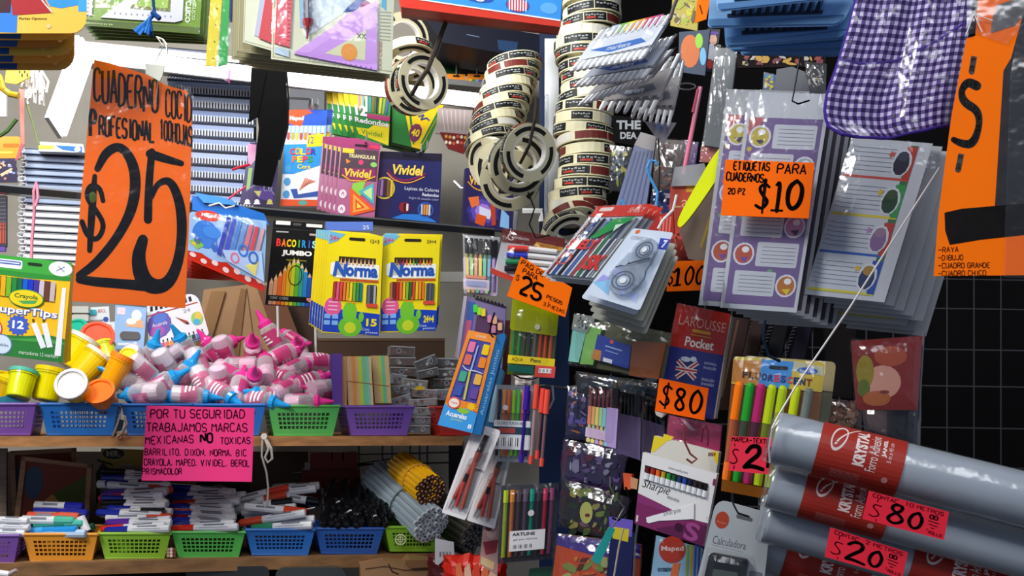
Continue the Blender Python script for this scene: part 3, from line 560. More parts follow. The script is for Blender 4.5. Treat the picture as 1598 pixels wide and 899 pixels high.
m.poly([(1556, 8), (1598, -6), (1600, 20), (1584, 40), (1546, 52), (1548, 30)], .6, .6, '#6e6c6c:ink')
for i, (t, x1) in enumerate((('-RAYA', 1497), ('-DIBUJO', 1504), ('-CUADRO GRANDE', 1546), ('-CUADRO CHICO', 1540))): m.fit(t, 1464, 386+i*12.3, x1, 385+i*12.3, 8, '#5a2210:ink', pen=1.2)
m.build('card'); m = T.mb(); m.poly([(1508, -20), (1650, -20), (1650, 60), (1596, 40), (1570, 70), (1540, 60), (1524, 52), (1508, 56)], 3, 3.4, '#ffffff:film'); m.poly([(1590, 40), (1650, 10), (1650, 436), (1565, 434), (1576, 120)], 2, 2.4, '#ffffff:film'); m.build('clear_sleeve')
m = T.mb(); m.path([(1507, 56, 5), (1519, 24, 6), (1548, 34, 5)], .9, '#e9e4e0:plastic', 5); m.path([(1519, 24, 6), (1532, 52, 5)], .9, '#e9e4e0:plastic', 5); m.build('clear_tape_strand')
# small tag far up
T, m = sign('small orange card standing on edge above the clear hanging toy bags', [(1088, 0), (1108, 0), (1102, 30), (1084, 36)], 1.5, -30); m.line([(1092, 8), (1096, 22)], 1.6, .4, K); m.build('card')
# ================================================================== masking tape rolls
def tape(px, py, D, axis, Rr, h, spin, label, group, core=.70, rn=random, faces=1):
    T = Thing('masking_tape_roll', label, 'tape', px, py, D, lin=True, group=group); T.mat = Matrix.Translation(W(px, py, D)); T.inv = T.mat.inverted(); T.o.matrix_world = T.mat
    a = Vector(axis).normalized(); c = Vector((0, 0, 0))-a*h/2; ri = Rr*core
    m = T.mb(); m.lathe(c, a, [(0, ri), (0, Rr), (h, Rr), (h, ri)], '#ded7b2:card', 28); m.build('tape_ring', smooth=False)
    m = T.mb(); m.lathe(c, a, [(h, ri+.0), (h, ri-1.6), (0, ri-1.6), (0, ri)], '#f3f1ea:card', 28); m.build('core')
    b0 = rn.random()*360
    q = 0
    while q < 300:
        dq = 34+rn.random()*34; k = rn.choice(['#17181a:card', '#17181a:card', '#1d2022:card', '#6e2a24:card', '#d9d6c9:card'])
        m = T.mb(); m.lathe(c, a, [(h*.12, Rr+.35), (h*.88, Rr+.35)], k, 6, b0+q, b0+q+dq)
        if k[1] == '1':       # pale pretend lettering blocks printed on the dark label
            for j in range(7): m.lathe(c, a, [(h*(.30+.06*(j % 2)), Rr+.55), (h*(.44+.05*(j % 2)), Rr+.55)], '#a5a7a4:card', 1, b0+q+3+j*dq*.12, b0+q+3+j*dq*.12+dq*.08)
            if rn.random() < .6: m.lathe(c, a, [(h*.56, Rr+.55), (h*.76, Rr+.55)], '#b03a2c:card', 3, b0+q+dq*.1, b0+q+dq*.5)
            m.lathe(c, a, [(h*.6, Rr+.55), (h*.72, Rr+.55)], '#8f918e:card', 2, b0+q+dq*.6, b0+q+dq*.85)
        m.build('printed_label'); q += dq+rn.choice([2, 2, 30, 8])
    m = T.mb(); rm = (Rr+ri)/2; e = (Rr-ri)*.2
    for f, hh in ((0, -.3), (1, h+.3)):
        for g in range(3): m.lathe(c, a, [(hh, rm-e), (hh, rm+e)], '#1f2022:card', 9, spin+g*120, spin+g*120+70+g*8)
    m.build('face_print'); return T
rt = random.Random(3)
# (axis is given as right, down, towards the viewer)
y = -8
for i in range(22):                     # the tall column on its hook
    dx = 6*math.sin(i*.9)-i*.35; R_ = 45+rt.random()*2; big = i > 14
    tape(919+dx+(0 if i < 19 else -6), y, 2.02-.004*i, (rt.uniform(-.08, .08), 1, rt.uniform(-.05, .08)), R_, 15.5, rt.random()*360,
         'cream masking tape roll in the tall column left of the marker packs, '+ORD[i], 'masking tape rolls in the tall column', rn=rt); y += 16.6
for i, (x, y, ax, rr) in enumerate(((898, 352, (.25, .75, .55), 45), (892, 372, (.3, .5, .7), 44))):
    tape(x-6, y, 1.90-.03*i, ax, rr, 17, 40*i, ['tilted masking tape roll at the bottom of the tall column', 'lowest masking tape roll showing its open core under the tall column'][i], None, .68, rt)
y = 104
for i in range(10):                     # shorter leaning column
    dx = -i*4.0; t = i/9
    tape(803+dx, y, 2.02-.012*i, (.16+.1*t, 1, .10+.2*t), 43, 13, rt.random()*360, 'cream masking tape roll in the shorter leaning column by the lamp, '+ORD[i], 'masking tape rolls in the leaning column', rn=rt); y += 13.6
for i, (x, y, ax, rr, D, lab) in enumerate((
    (766, 255, (-.62, .35, .7), 40, 1.86, 'masking tape roll turned left at the side of the loose cluster'),
    (785, 262, (-.3, .25, .92), 44, 1.83, 'masking tape roll with open core low in the loose cluster'),
    (796, 281, (-.12, .30, .95), 47, 1.78, 'lowest masking tape roll of the loose cluster, core facing out'),
    (808, 257, (.30, .28, .92), 47, 1.73, 'masking tape roll just behind the front roll of the cluster'),
    (824, 238, (.40, .30, .86), 45, 1.68, 'front masking tape roll facing out with the strap through it'))):
    tape(x, y, D, ax, rr, 15, 70*i+20, lab, None, .64, rt)
for i, (x, y, ax, rr, D, lab) in enumerate((
    (628, 62, (.4, .3, .85), 41, 1.86, 'rearmost masking tape roll beside the cream geometry sets'),
    (636, 92, (.22, .92, .3), 44, 1.82, 'masking tape roll lying flat above the two facing rolls'),
    (642, 136, (.5, .12, .85), 43, 1.78, 'masking tape roll right behind the left front roll'),
    (658, 128, (.52, .10, .85), 43, 1.74, 'left front masking tape roll facing out under the strap'))):
    tape(x, y, D, ax, rr, 15, 60*i, lab, None, .66, rt)
def strap(label, pts, r, k, D, name='strap', cat='strap'):
    T = Thing(name, label, cat, pts[0][0], pts[0][1], D); m = T.mb(); m.path(pts, r, k, 6); m.build(name); return T
strap('dark grey strap running from the top down through the left tape rolls', [(708, -8, 12), (700, 30, 12), (684, 72, 12), (668, 112, 10), (652, 128, -4), (640, 138, -30)], 3.6, '#4a423c:cloth', 1.69)
strap('thin dark strap through the front tape roll of the cluster', [(838, 150, -10), (834, 190, 4), (826, 228, 4), (812, 250, -20)], 2.6, '#3a332f:cloth', 1.64)
strap('clear plastic rods standing against the wall between tape columns', [(853, 148, 0), (852, 330, 0)], 3, '#dfe3e8:clear', 2.18, 'clear_rod', 'rod')
strap('bright white plastic strip low against the wall under tape cluster', [(806, 330, 0), (800, 380, 0)], 3.5, '#eef0f2:plastic', 2.3, 'white_strip', 'strip')
# ================================================================== baskets on the two shelf boards
def basket(x0, x1, yt, yb, label, k, D, tilt=0, yaw=18, dep=.15, tab=10, group=None, cols=12, rows=4):
    T = Thing('plastic_basket', label, 'basket', (x0+x1)/2, yb, D, yaw, group=group)
    pts = lambda x, y: T.pt(x, y, 0)
    bl, br = Vector(pts(x0+tab, yb)), Vector(pts(x1-tab, yb)); tl, tr = Vector(pts(x0, yt)), Vector(pts(x1, yt))
    back = Vector((0, dep, 0)); bb = Vector((0, dep-.012, 0)); fi = Vector((0, .010, 0))
    bl, br = bl+fi, br+fi
    def panel(name, a, b, c, d, nx, ny, mx=.11, my0=.22, my1=.2):         # a,b top; d,c bottom: plate with real square holes
        us = [0, mx]; 
        for i in range(nx): us += [mx+(1-2*mx)*(i+.72)/nx, mx+(1-2*mx)*(i+1)/nx]
        us += [1]; vs_ = [0, my0]
        for i in range(ny): vs_ += [my0+(1-my0-my1)*(i+.68)/ny, my0+(1-my0-my1)*(i+1)/ny]
        vs_ += [1]; V = []; Fc = []
        for v in vs_:
            for u in us: V.append((a*(1-u)+b*u)*(1-v)+(d*(1-u)+c*u)*v)
        n = len(us)
        for j in range(len(vs_)-1):
            for i in range(n-1):
                if 1 <= i < 1+2*nx and 1 <= j < 1+2*ny and i % 2 == 1 and j % 2 == 1: continue
                Fc.append((j*n+i, j*n+i+1, (j+1)*n+i+1, (j+1)*n+i))
        o = world_mesh(name, V, Fc, k+':plastic', kind=None, parent=T.o); md = o.modifiers.new('s', 'SOLIDIFY'); md.thickness = .0016; md.offset = 0
    panel('front_panel', tl, tr, br, bl, cols, rows)
    panel('back_panel', tl+back, tr+back, br+bb, bl+bb, cols, rows)
    panel('side_panel', tl, tl+back, bl+bb, bl, 10, rows); panel('side_panel', tr, tr+back, br+bb, br, 10, rows)
    e = Vector((0, 0, .0018)); world_mesh('bottom', [bl, br, br+bb, bl+bb, bl+e, br+e, br+bb+e, bl+bb+e], [(3, 2, 1, 0), (4, 5, 6, 7), (0, 1, 5, 4), (1, 2, 6, 5), (2, 3, 7, 6), (3, 0, 4, 7)], k+':plastic', kind=None, parent=T.o)
    m = MB(); z = Vector((0, 0, 0)); c = [tl, tr, tr+back, tl+back]
    for i in range(4): m.tube(c[i], c[(i+1) % 4], .0030, k+':plastic', n=8)
    for a, b in ((bl, br),): m.tube(a+Vector((0, 0, .002)), b+Vector((0, 0, .002)), .0022, k+':plastic', n=6)
    m.build('rim', parent=T.o); return T
dS = lambda x: 1.80+(x+90)/812*.36      # shelf front depth at photo x
basket(-58, 56, 631, 680, 'purple basket at the left end of the upper shelf', '#7a4ea8', dS(0)+.004)
basket(63, 184, 631, 680, 'blue basket full of yellow dough tubs on the upper shelf', '#1f6fc4', dS(120)+.004)
basket(190, 300, 632, 680, 'blue basket half hidden behind the pink notice, left half', '#1d5fae', dS(245)+.004)
basket(304, 414, 632, 680, 'blue basket showing at the right edge of the pink notice', '#2a72c8', dS(359)+.004)
basket(419, 530, 634, 681, 'green basket of pink topped bottles on the upper shelf', '#58b85c', dS(474)+.004)
basket(540, 646, 635, 680, 'purple basket holding striped note blocks on the upper shelf', '#7d55b4', dS(593)+.004)
basket(680, 760, 636, 680, 'red basket at the right end of the upper shelf behind the paint set', '#c42a20', dS(700)+.004, cols=9, dep=.10)
basket(-70, 30, 836, 881, 'purple basket at the left end of the lower shelf', '#7c52a4', dS(-20)+.004)
basket(37, 152, 834, 879, 'orange basket of coloured markers on the lower shelf', '#f0a032', dS(95)+.004)
basket(154, 266, 833, 874, 'lime green basket second after the orange one on the lower shelf', '#96cc3c', dS(210)+.004)
basket(269, 382, 831, 872, 'mid green basket between the lime and blue ones on the lower shelf', '#5cc458', dS(325)+.004)
basket(384, 491, 827, 868, 'blue basket of white markers on the lower shelf', '#3478cc', dS(437)+.004)
basket(493, 599, 825, 866, 'blue basket full of black markers on the lower shelf', '#2c5aa8', dS(546)+.004)
basket(601, 690, 823, 862, 'lime basket with round emblem under the grey bundle', '#86bc30', dS(645)+.004, dep=.11)
T = Thing('basket_emblem', 'round pale emblem on the lime basket under the grey bundle', 'emblem', 625, 843, dS(625)-.003, 18); T.o['category'] = 'emblem'
m = T.mb(); m.ring(625, 842, 9, 9, 2, 0, '#d9e6a8:plastic', 16); m.ring(625, 842, 5, 5, 1.5, 0, '#d9e6a8:plastic', 10); m.line([(617, 842), (633, 842)], 1.5, 0, '#d9e6a8:plastic'); m.line([(625, 834), (625, 850)], 1.5, 0, '#d9e6a8:plastic'); m.build('emblem')
# ------------------------------------------------------------------ dough tubs
def tub(x, y, dD, ang, toward, rr, h, body, lid, label, lidonly=False):
    """axis leans: ang = angle on the picture (0 = lid up, clockwise), toward = how much the lid faces us (-1..1)"""
    D = dS(x)+dD; T = Thing('dough_tub', label, 'tub', x, y, D, lin=True); T.mat = Matrix.Translation(W(x, y, D)); T.inv = T.mat.inverted(); T.o.matrix_world = T.mat
    a = R(ang); ax = Vector((math.sin(a)*math.sqrt(1-toward**2), -math.cos(a)*math.sqrt(1-toward**2), toward)); c = -ax*h/2
    m = T.mb(); m.lathe(c, ax, [(0, 0), (0, rr*.80), (h*.04, rr*.84), (h*.80, rr*.96), (h*.80, rr*1.02), (h*.86, rr*1.02)], body+':gloss', 24); o = m.build('tub_body', smooth=False)
    m = T.mb(); m.lathe(c, ax, [(h*.86, rr*1.06), (h*.99, rr*1.06), (h, rr*1.0), (h, rr*.86), (h*.93, rr*.82), (h*.93, 0)], lid+':card', 24); m.build('lid')
    return T
YB = '#f6d800'
tub(14, 610, .07, 20, .1, 24, 50, '#f2c200', '#f6d800', 'deep yellow dough tub lying at the far left of the pile')
tub(33, 600, .03, 4, -.35, 21, 46, '#e6e800', '#58c0a4', 'lemon dough tub with teal lid rim on the purple basket')
tub(76, 600, .05, 8, -.2, 23, 52, '#efe000', '#f2d200', 'plain yellow dough tub standing left of the white lid')
tub(120, 550, .13, 28, -.30, 24, 54, YB, '#e9e4d4', 'yellow dough tub with cream rim leaning under the red lid')
tub(142, 570, .10, 35, -.35, 23, 48, '#f2cc10', '#efe6cf', 'yellow dough tub with cream rim lying behind the white lid')
tub(117, 606, .00, 10, .93, 24, 40, YB, '#e4e2de', 'dough tub with white lid facing out over the blue basket')
tub(152, 533, .15, 35, .80, 24, 38, '#e8c81c', '#ff5c38', 'dough tub with coral red lid at the top of the pile')
tub(122, 527, .18, -15, .72, 22, 38, '#d8cc30', '#25b090', 'dough tub with teal green lid behind the coral lid')
tub(104, 534, .17, -40, .5, 18, 36, '#d8cc30', '#3cbce8', 'dough tub with sky blue lid peeking at the left of the teal one')
tub(181, 580, .06, 25, -.15, 19, 56, '#ffa800', '#ff8a1c', 'tall orange yellow dough tub with orange rim beside the bottles')
tub(160, 621, .01, 0, .80, 23, 38, '#f29020', '#ff7a1a', 'dough tub with bright orange lid at the front of the blue basket')
tub(166, 552, .13, -30, -.4, 17, 34, '#d8d81c', '#e6de20', 'small greenish yellow dough tub between coral lid and tall orange tub')
tub(200, 560, .09, 30, .75, 13, 22, '#f6c81c', '#f8d820', 'little yellow dough tub end on, right of the tall orange tub')
# cards in front of dough at far left
T = Thing('teal_card', 'small teal card sticking out of the left purple basket', 'card', 20, 626, dS(20)+.02, 18); m = T.mb(); m.poly([(-10, 622), (12, 617), (50, 630), (50, 640), (-10, 640)], -3, 0, '#2d7f96:card'); m.build('card')
# ------------------------------------------------------------------ bottles
def bottle(cap, name='gel_bottle'):
    T = Thing(name, 'x', 'bottle', 799, 640, 1.95, lin=True)
    m = T.mb(); m.lathe((0, 0, 0), (0, -1, 0), [(0, 0), (1, 13), (3, 15.5), (46, 15.5), (52, 12), (54, 8)], '#f4f4f8:haze', 16); m.build('bottle_body', smooth=True)
    m = T.mb(); m.lathe((0, 0, 0), (0, -1, 0), [(2.2, 0), (2.2, 12), (26, 13.6), (26, 0)], {'p': '#f7b4d2:gloss', 'b': '#f0dce6:gloss'}[cap], 12); m.build('liquid', smooth=False)
    m = T.mb(); m.lathe((0, 0, 0), (0, -1, 0), [(16, 15.8), (42, 15.8)], {'p': '#ee4f98:trans', 'b': '#ea86aa:trans'}[cap], 14, 0, 250)
    for j in range(3): m.lathe((0, 0, 0), (0, -1, 0), [(22+j*6, 16.1), (25+j*6, 16.1)], '#f7eef2:card', 6, 60+8*j, 160)
    m.build('label')
    c = {'p': '#f0389a:gloss', 'b': '#1e9be0:gloss'}[cap]
    m = T.mb(); m.lathe((0, 0, 0), (0, -1, 0), [(50, 0), (50, 12.5), (58, 12.5), (60, 9), (64, 6.5), (82, 2.4), (84, 0)], c, 16); m.build('cap', smooth=False)
    return T
bp_, bb_ = bottle('p'), bottle('b'); used = {'p': 0, 'b': 0}
BL = [  # x, y (middle), kind, picture angle of the cap, cap towards us, depth behind shelf front
 (228, 580, 'b', 140, -.55, .05), (262, 572, 'b', 160, -.6, .10), (292, 545, 'b', -25, .5, .14), (250, 600, 'b', 60, -.2, .05), (226, 614, 'b', -95, -.3, .01),
 (318, 600, 'b', 150, .2, .04), (300, 618, 'b', 95, -.2, .01), (345, 612, 'b', 120, .3, .02), (285, 590, 'b', 30, -.1, .08), (205, 598, 'b', -60, .5, .05),
 (334, 548, 'p', -35, .25, .16), (352, 552, 'p', 165, -.5, .15), (395, 545, 'p', 20, .86, .12), (425, 525, 'p', -30, .15, .20), (372, 572, 'p', -92, .0, .09),
 (344, 600, 'p', 178, -.50, .04), (372, 605, 'p', 4, -.62, .03), (396, 595, 'p', 30, .86, .05), (415, 575, 'p', -20, -.75, .07), (441, 555, 'p', 62, -.4, .12),
 (468, 545, 'p', 5, .9, .14), (462, 575, 'p', 60, -.55, .08), (498, 565, 'p', 92, -.55, .10), (480, 597, 'p', 68, -.45, .05), (505, 607, 'p', 80, -.85, .04),
 (447, 607, 'p', 55, -.8, .03), (475, 628, 'p', 88, 0, .00), (420, 618, 'b', -80, .5, .02), (405, 625, 'b', 100, .2, .01), (310, 572, 'b', 155, .3, .09),
 (270, 555, 'b', -120, -.5, .15), (330, 580, 'b', 100, -.4, .10), (360, 585, 'p', 120, .3, .08), (388, 570, 'p', 80, -.3, .13), (440, 590, 'p', 110, .4, .07),
 (425, 600, 'p', -60, -.4, .06), (520, 590, 'p', 60, -.2, .09), (245, 625, 'b', 80, .1, .03), (280, 628, 'b', -70, -.1, .04), (380, 625, 'p', -100, .1, .05),
 (455, 530, 'p', -60, -.3, .22), (310, 560, 'p', 70, .1, .18), (345, 540, 'p', 60, -.7, .19), (235, 560, 'b', 20, .2, .15), (215, 565, 'b', 170, -.8, .10)]
for n_, (x, y, c, ang, tw, dD) in enumerate(BL):
    P = {'p': bp_, 'b': bb_}[c]; o = P.o if not used[c] else copy_tree(P.o); used[c] = 1
    a = R(ang); q = math.sqrt(1-tw*tw); ax = Vector((math.sin(a)*q, -tw, math.cos(a)*q)); D = dS(x)+dD+.02
    cpos = W(x, y, D)-ax*.040
    u = ax.orthogonal().normalized(); rot = Matrix((u, ax.cross(u).normalized()*1, ax)).transposed()   # local z -> ax
    o.matrix_world = Matrix.Translation(cpos) @ rot.to_4x4() @ Matrix.Rotation(R(n_*67), 4, 'Z') @ Matrix.Scale(.96+(n_ % 5)*.03, 4)
    pk = c == 'p'
    o['label'] = ('clear gel bottle with a bright pink pointed cap in the upper shelf pile' if pk else 'clear gel bottle with a sky blue pointed cap in the upper shelf pile')
    dirs = ['up', 'up and right', 'right', 'down and right', 'down', 'down and left', 'left', 'up and left'][int(((ang+22.5) % 360)//45)]
    zone = 'at the pile left end' if x < 262 else 'over the notice left half' if x < 320 else 'over the notice right half' if x < 400 else 'beside the green basket' if x < 440 else 'over the green basket'
    lev = 'at the rim' if y > 610 else 'low' if y > 585 else 'midway' if y > 560 else 'high'
    o['label'] = ('pink' if pk else 'blue')+' capped gel bottle, '+('base towards us, ' if tw < -.5 else 'cap facing us, ' if tw > .8 else 'pointing '+dirs+', ')+lev+' '+zone
    if n_ == 26: o['label'] = 'pink capped gel bottle lying flat along the front rim of the green basket'
    elif n_ == 13: o['label'] = 'pink capped gel bottle standing highest against the brown paper'
    elif n_ == 12: o['label'] = 'pink capped gel bottle pointing out between brown paper and the pile'
    elif n_ == 2: o['label'] = 'blue capped gel bottle right under the white pencil tin'
    else: o['group'] = 'pink capped bottles' if pk else 'blue capped bottles'
    if n_ in (12, 13, 26, 2) and 'group' in o: del o['group']
# ------------------------------------------------------------------ boxes standing behind the bottles
T = Thing('correction_card', 'pale blue card pack with orange and white print above the dough tubs', 'pack', 205, 520, dS(205)+.20, 14)
T.q = bil([(180, 476), (229, 480), (224, 545), (178, 545)], 49, 68); m = T.mb(); m.box(0, 0, 49, 68, -6, 0, '#9cc0ea:card'); m.rr(3, 3, 16, 14, 2, .3, .3, '#f2dce6'); m.disc(34, 14, 8, 9, .4, .4, '#f6f2f0'); m.poly([(20, 22), (44, 20), (46, 34), (18, 32)], .3, .3, '#f3b486'); m.disc(26, 24, 8, 5, .5, .5, '#fff4ea'); m.rr(9, 40, 42, 53, 6, .4, 2, '#8e9294:metal'); m.box(6, 58, 28, 62, .4, .4, '#e4eefa'); m.box(32, 56, 37, 65, .4, .4, '#e4eefa'); m.build('package')
T = Thing('pencil_tin', 'white rounded tin of watercolour pencils with purple burst, tilted', 'tin', 278, 510, dS(278)+.21, 14)
T.q = bil([(229, 478), (308, 458), (327, 523), (232, 549)], 96, 72)
m = T.mb(); m.rr(0, 0, 96, 76, (4, 12, 6, 6), -14, -1, '#6c7aa0:gloss'); m.rr(0, -3, 96, 72, (4, 18, 6, 5), -1, 0, '#f1f2f5:gloss')
for i in range(9): m.box(6+i*9, 2, 11+i*9, 10, .3, .3, '#1d2026'); 
m.line([(0, 16), (92, 14)], 1.6, .5, '#c7402c'); m.disc(20, 34, 21, 21, .3, .3, '#6f5bb4', 22); m.star(20, 34, 22, .35, '#7563b8', 14, .9); m.disc(16, 44, 12, 9, .5, .5, '#b45fae'); m.disc(22, 24, 12, 8, .5, .5, '#5d7fd0'); m.text('Acuarela', 8, 30, 34, 36, '#f3f0fa', .8)
m.poly([(48, 28), (68, 40), (70, 46), (64, 44)], .5, .5, '#a85040'); m.poly([(66, 41), (70, 46), (64, 44)], .7, .7, '#3c2a2a'); m.disc(84, 40, 10, 11, .5, .5, '#9fd06a'); m.disc(87, 36, 6, 7, .6, .6, '#f0c85a'); m.disc(82, 45, 6, 5, .65, .65, '#5ab4d8'); m.text('24', 64, 20, 76, 25, '#a9acb4', .8)
for i, c in enumerate(('#4a6fd0', '#9a5ac0', '#e0527a', '#f07a5a', '#f2a050', '#6b4a3c', '#e8d83c', '#9cd050', '#3ca06a', '#3a4a50', '#3f8fd0', '#8a5cc0')): m.box(6+i*7, 64, 12+i*7, 71, .5, .9, c); m.box(9+i*7, 59, 11+i*7, 63, .5, .6, '#23252c')
m.build('tin')
for i, (x, y, lab) in enumerate(((150, 498, 'white and teal pen blister under the orange sign, upper one'), (160, 522, 'white pen blister card with grey oval, lower one under the sign'))):
    T = Thing('pen_blister', lab, 'pack', x+5, y, dS(x)+.24-.03*i, 14); T.q = bil([(x-16, y-18), (x+20, y-20), (x+22, y+14), (x-10, y+16)], 40, 34)
    m = T.mb(); m.box(0, 0, 40, 34, -5, 0, '#dfe4e6:card'); m.rr(2, 4, 18, 12, 3, .3, 2, ['#45a8b8', '#b8bcc0'][i]); m.text('BEROL', 20, 4, 34, 9, '#c2443c', .4); m.disc(33, 20, 5, 4, .4, .4, ['#3a53a8', '#6a6e72'][i]); m.box(4, 20, 28, 23, .4, .4, '#8c9094'); m.box(2, 27, 38, 30, .4, .4, '#c1c6c8'); m.build('package')
T = Thing('blue_edged_books', 'two small blue edged pads behind the marker box on the left', 'pads', 120, 500, dS(118)+.22, 14)
m = T.mb()
for i in range(4): m.box(110, 478+i*13, 138, 488+i*13, -20, 0, '#c9ccc4:paper')
m.box(106, 480, 111, 532, -20, 1, '#2c44b0:card'); m.build('pads')
# brown paper wrapped parcel
T = Thing('brown_paper_parcel', 'brown paper wrapped parcel leaning behind the pink capped bottles', 'parcel', 380, 510, dS(380)+.32, 14)
m = T.mb(); m.poly([(318, 452), (420, 440), (470, 560), (300, 570)], -60, 0, '#a98562:paper'); m.poly([(330, 455), (352, 455), (322, 560), (300, 560)], .3, 5, '#97744f:paper'); m.poly([(376, 450), (384, 452), (372, 560), (352, 560)], .3, 3, '#8c6a4a:paper'); m.poly([(400, 446), (436, 446), (480, 560), (440, 560)], -3, 3, '#7a5540:paper'); m.line([(385, 450), (400, 560)], 1.4, 1, '#6d4f38'); m.build('parcel')
T = Thing('brown_carton', 'dark brown carton behind the pencil boxes and bottles on the upper shelf', 'carton', 560, 560, dS(560)+.34, 14)
m = T.mb(); m.poly([(435, 470), (486, 480), (520, 640), (440, 640)], -20, -8, '#4f3a30:card'); m.box(496, 528, 694, 640, -40, 0, '#5f4838:card'); m.box(496, 528, 694, 532, .3, 1.2, '#7b604a:card'); m.build('carton')
T = Thing('white_pole_pair', 'two thin white vertical rods hanging under the colour pencil boxes', 'rods', 450, 510, 2.22)
m = T.mb(); m.tube((433, 470, 0), (434, 526, 0), 2, '#d6d6d2:plastic', n=8); m.tube((492, 500, 0), (493, 552, 0), 2, '#d6d6d2:plastic', n=8); m.build('rod')
T = Thing('white_wall_strip', 'pale horizontal strip on the wall right of the yellow pencil boxes', 'strip', 740, 432, 2.45)
m = T.mb(); m.box(660, 424, 742, 440, -6, 0, '#c4c3ba:plastic'); m.build('strip')
# ------------------------------------------------------------------ striped note blocks
def block(x0, x1, y0, y1, dD, bands, label, sk=0):
    T = Thing('note_block', label, 'note block', (x0+x1)/2, y1, dS(x0)+dD, 16); m = T.mb(); n = len(bands); x = x0
    for c, f in bands:
        w = (x1-x0)*f; m.poly([(x, y0), (x+w, y0), (x+w+sk, y1), (x+sk, y1)], -34, 0, c+':paper'); x += w
    m.build('paper_stack'); return T
block(518, 534, 552, 634, .05, [('#6f4fae', 1)], 'violet felt block standing beside the striped note blocks')
block(533, 541, 556, 634, .055, [('#cfa98a', 1)], 'thin tan block between the violet block and the striped ones')
PZ = [('#e3bc8c', .18), ('#f0a060', .16), ('#e3bc8c', .1), ('#d4e05a', .16), ('#84d8a4', .2), ('#9ad4c0', .1), ('#e6cf9a', .1)]
block(541, 579, 556, 632, .045, PZ, 'striped orange and green note block, left of two tall ones', 4); block(580, 606, 555, 629, .06, [('#e6c190', .35), ('#c9e070', .2), ('#7fd6a8', .2), ('#e6c792', .25)], 'striped green and peach note block, right of two tall ones', 5)
T = Thing('rubber_band', 'thin rubber band round the two striped note blocks', 'band', 575, 596, dS(545)+.030, 16); m = T.mb(); m.path([(541, 595, 1), (560, 597, 1), (608, 603, 1)], .8, '#a8673c:plastic', 5); m.build('band')
# ------------------------------------------------------------------ transparent boxes of small metal goods
rb_ = random.Random(5)
def clearbox(x, y, w, h, dD, roll, lab, tint, grp=None):
    lab += ', '+ORD[sorted(b[1] for b in CBS).index(y)]
    T = Thing('clear_box', lab, 'box', x, y, dS(x)+dD, 16, group=grp); c, s_ = math.cos(R(roll)), math.sin(R(roll))
    q = lambda a, b: (x+a*c-b*s_, y+a*s_+b*c); T.q = lambda a, b: q(a, b)
    m = T.mb(); m.box(-w/2+1, -h/2+2, w/2-1, h/2-1, -26, -2, tint+':card')
    for i in range(5): m.disc(-w/2+6+rb_.random()*(w-12), rb_.uniform(-h/4, h/4), 2+rb_.random()*2, 1.6+rb_.random()*1.5, -1, .0, rb_.choice(['#c9cdd4:metal', '#8c2f2c:gloss', '#e6e3dc:gloss', '#54585e:metal', '#a97844:metal']), n=8)
    m.ring(rb_.uniform(-w/5, w/5), 0, h*.3, h*.28, 1.3, .6, '#e9eaec:metal', 12); m.build('clips')
    m = T.mb(); m.box(-w/2, -h/2, w/2, h/2, -28, 2, '#eef2f5:clear'); m.box(-w/2, -h/2, w/2, -h/2+1.8, 2, 3, '#e6ebef:trans'); m.build('lid_and_case'); return T
CB = 'clear box of metal clips in the stack right of the purple basket'
CBS = (((628, 548, 38, 15, .24, 3, '#5a3028'), (628, 564, 40, 13, .24, 0, '#5c4428'), (629, 580, 40, 14, .24, 2, '#4a2c26'), (665, 566, 34, 16, .22, -22, '#343a44'), (668, 582, 32, 13, .22, -12, '#4a4440'),
        (700, 566, 34, 14, .24, 2, '#343234'), (698, 582, 34, 14, .24, 0, '#403c38'), (695, 598, 38, 14, .24, 1, '#201e24'), (622, 592, 24, 16, .14, 8, '#8f979f'), (648, 600, 38, 16, .12, 6, '#9a8f80'), (625, 608, 30, 14, .11, -4, '#7e8894'),
        (626, 626, 34, 16, .09, -18, '#a6adb4'), (662, 614, 40, 14, .12, 4, '#b08a86'), (660, 628, 44, 12, .07, -3, '#a89a94'), (692, 616, 30, 18, .14, 0, '#8c939c'), (655, 642, 40, 13, .05, 0, '#94a0a0'), (654, 656, 36, 12, .05, 0, '#7f8a90'), (654, 670, 34, 13, .05, 0, '#6e7880')))
for i, (x, y, w, h, dD, rl, t) in enumerate(CBS):
    clearbox(x, y, w, h, dD, rl, CB+', number counted down %s' % ORD[i] if 0 else CB, t, 'clear boxes of clips')
T = Thing('yellow_clip', 'small yellow clip among the clear boxes of metal clips', 'clip', 654, 604, dS(654)+.10, 16); m = T.mb(); m.poly([(646, 607), (654, 602), (663, 604), (662, 608), (648, 609)], 0, 2, '#e4bc2c:plastic'); m.build('clip')
# ------------------------------------------------------------------ markers in the lower baskets
def marker(x, y, L, r, ang, body, cap, flip, dD, lab, grp, rise=0, D0=None):
    D = (D0 or dS(x))+dD; T = Thing('marker', lab, 'marker', x, y, D, lin=True, group=grp); T.mat = Matrix.Translation(W(x, y, D)); T.inv = T.mat.inverted(); T.o.matrix_world = T.mat
    a = R(ang); ax = Vector((math.cos(a), math.sin(a), rise)).normalized()*(-1 if flip else 1); c = -ax*L/2       # cap end = +ax
    m = T.mb(); m.lathe(c, ax, [(0, 0), (.6, r*.8), (1.6, r), (L*.66, r)], body, 10)
    m.build('barrel')
    m = T.mb(); m.lathe(c, ax, [(L*.64, r*1.08), (L*.97, r*.95), (L, r*.7), (L, 0)], cap, 10); m.build('cap')
    if body[1] in 'ef':
        m = T.mb(); m.lathe(c, ax, [(L*.2, r+.25), (L*.5, r+.25)], '#7d828c:card', 2, 60, 90); m.lathe(c, ax, [(L*.14, r+.25), (L*.56, r+.25)], '#b9bcc4:card', 1, 110, 122); m.build('print')
    return T
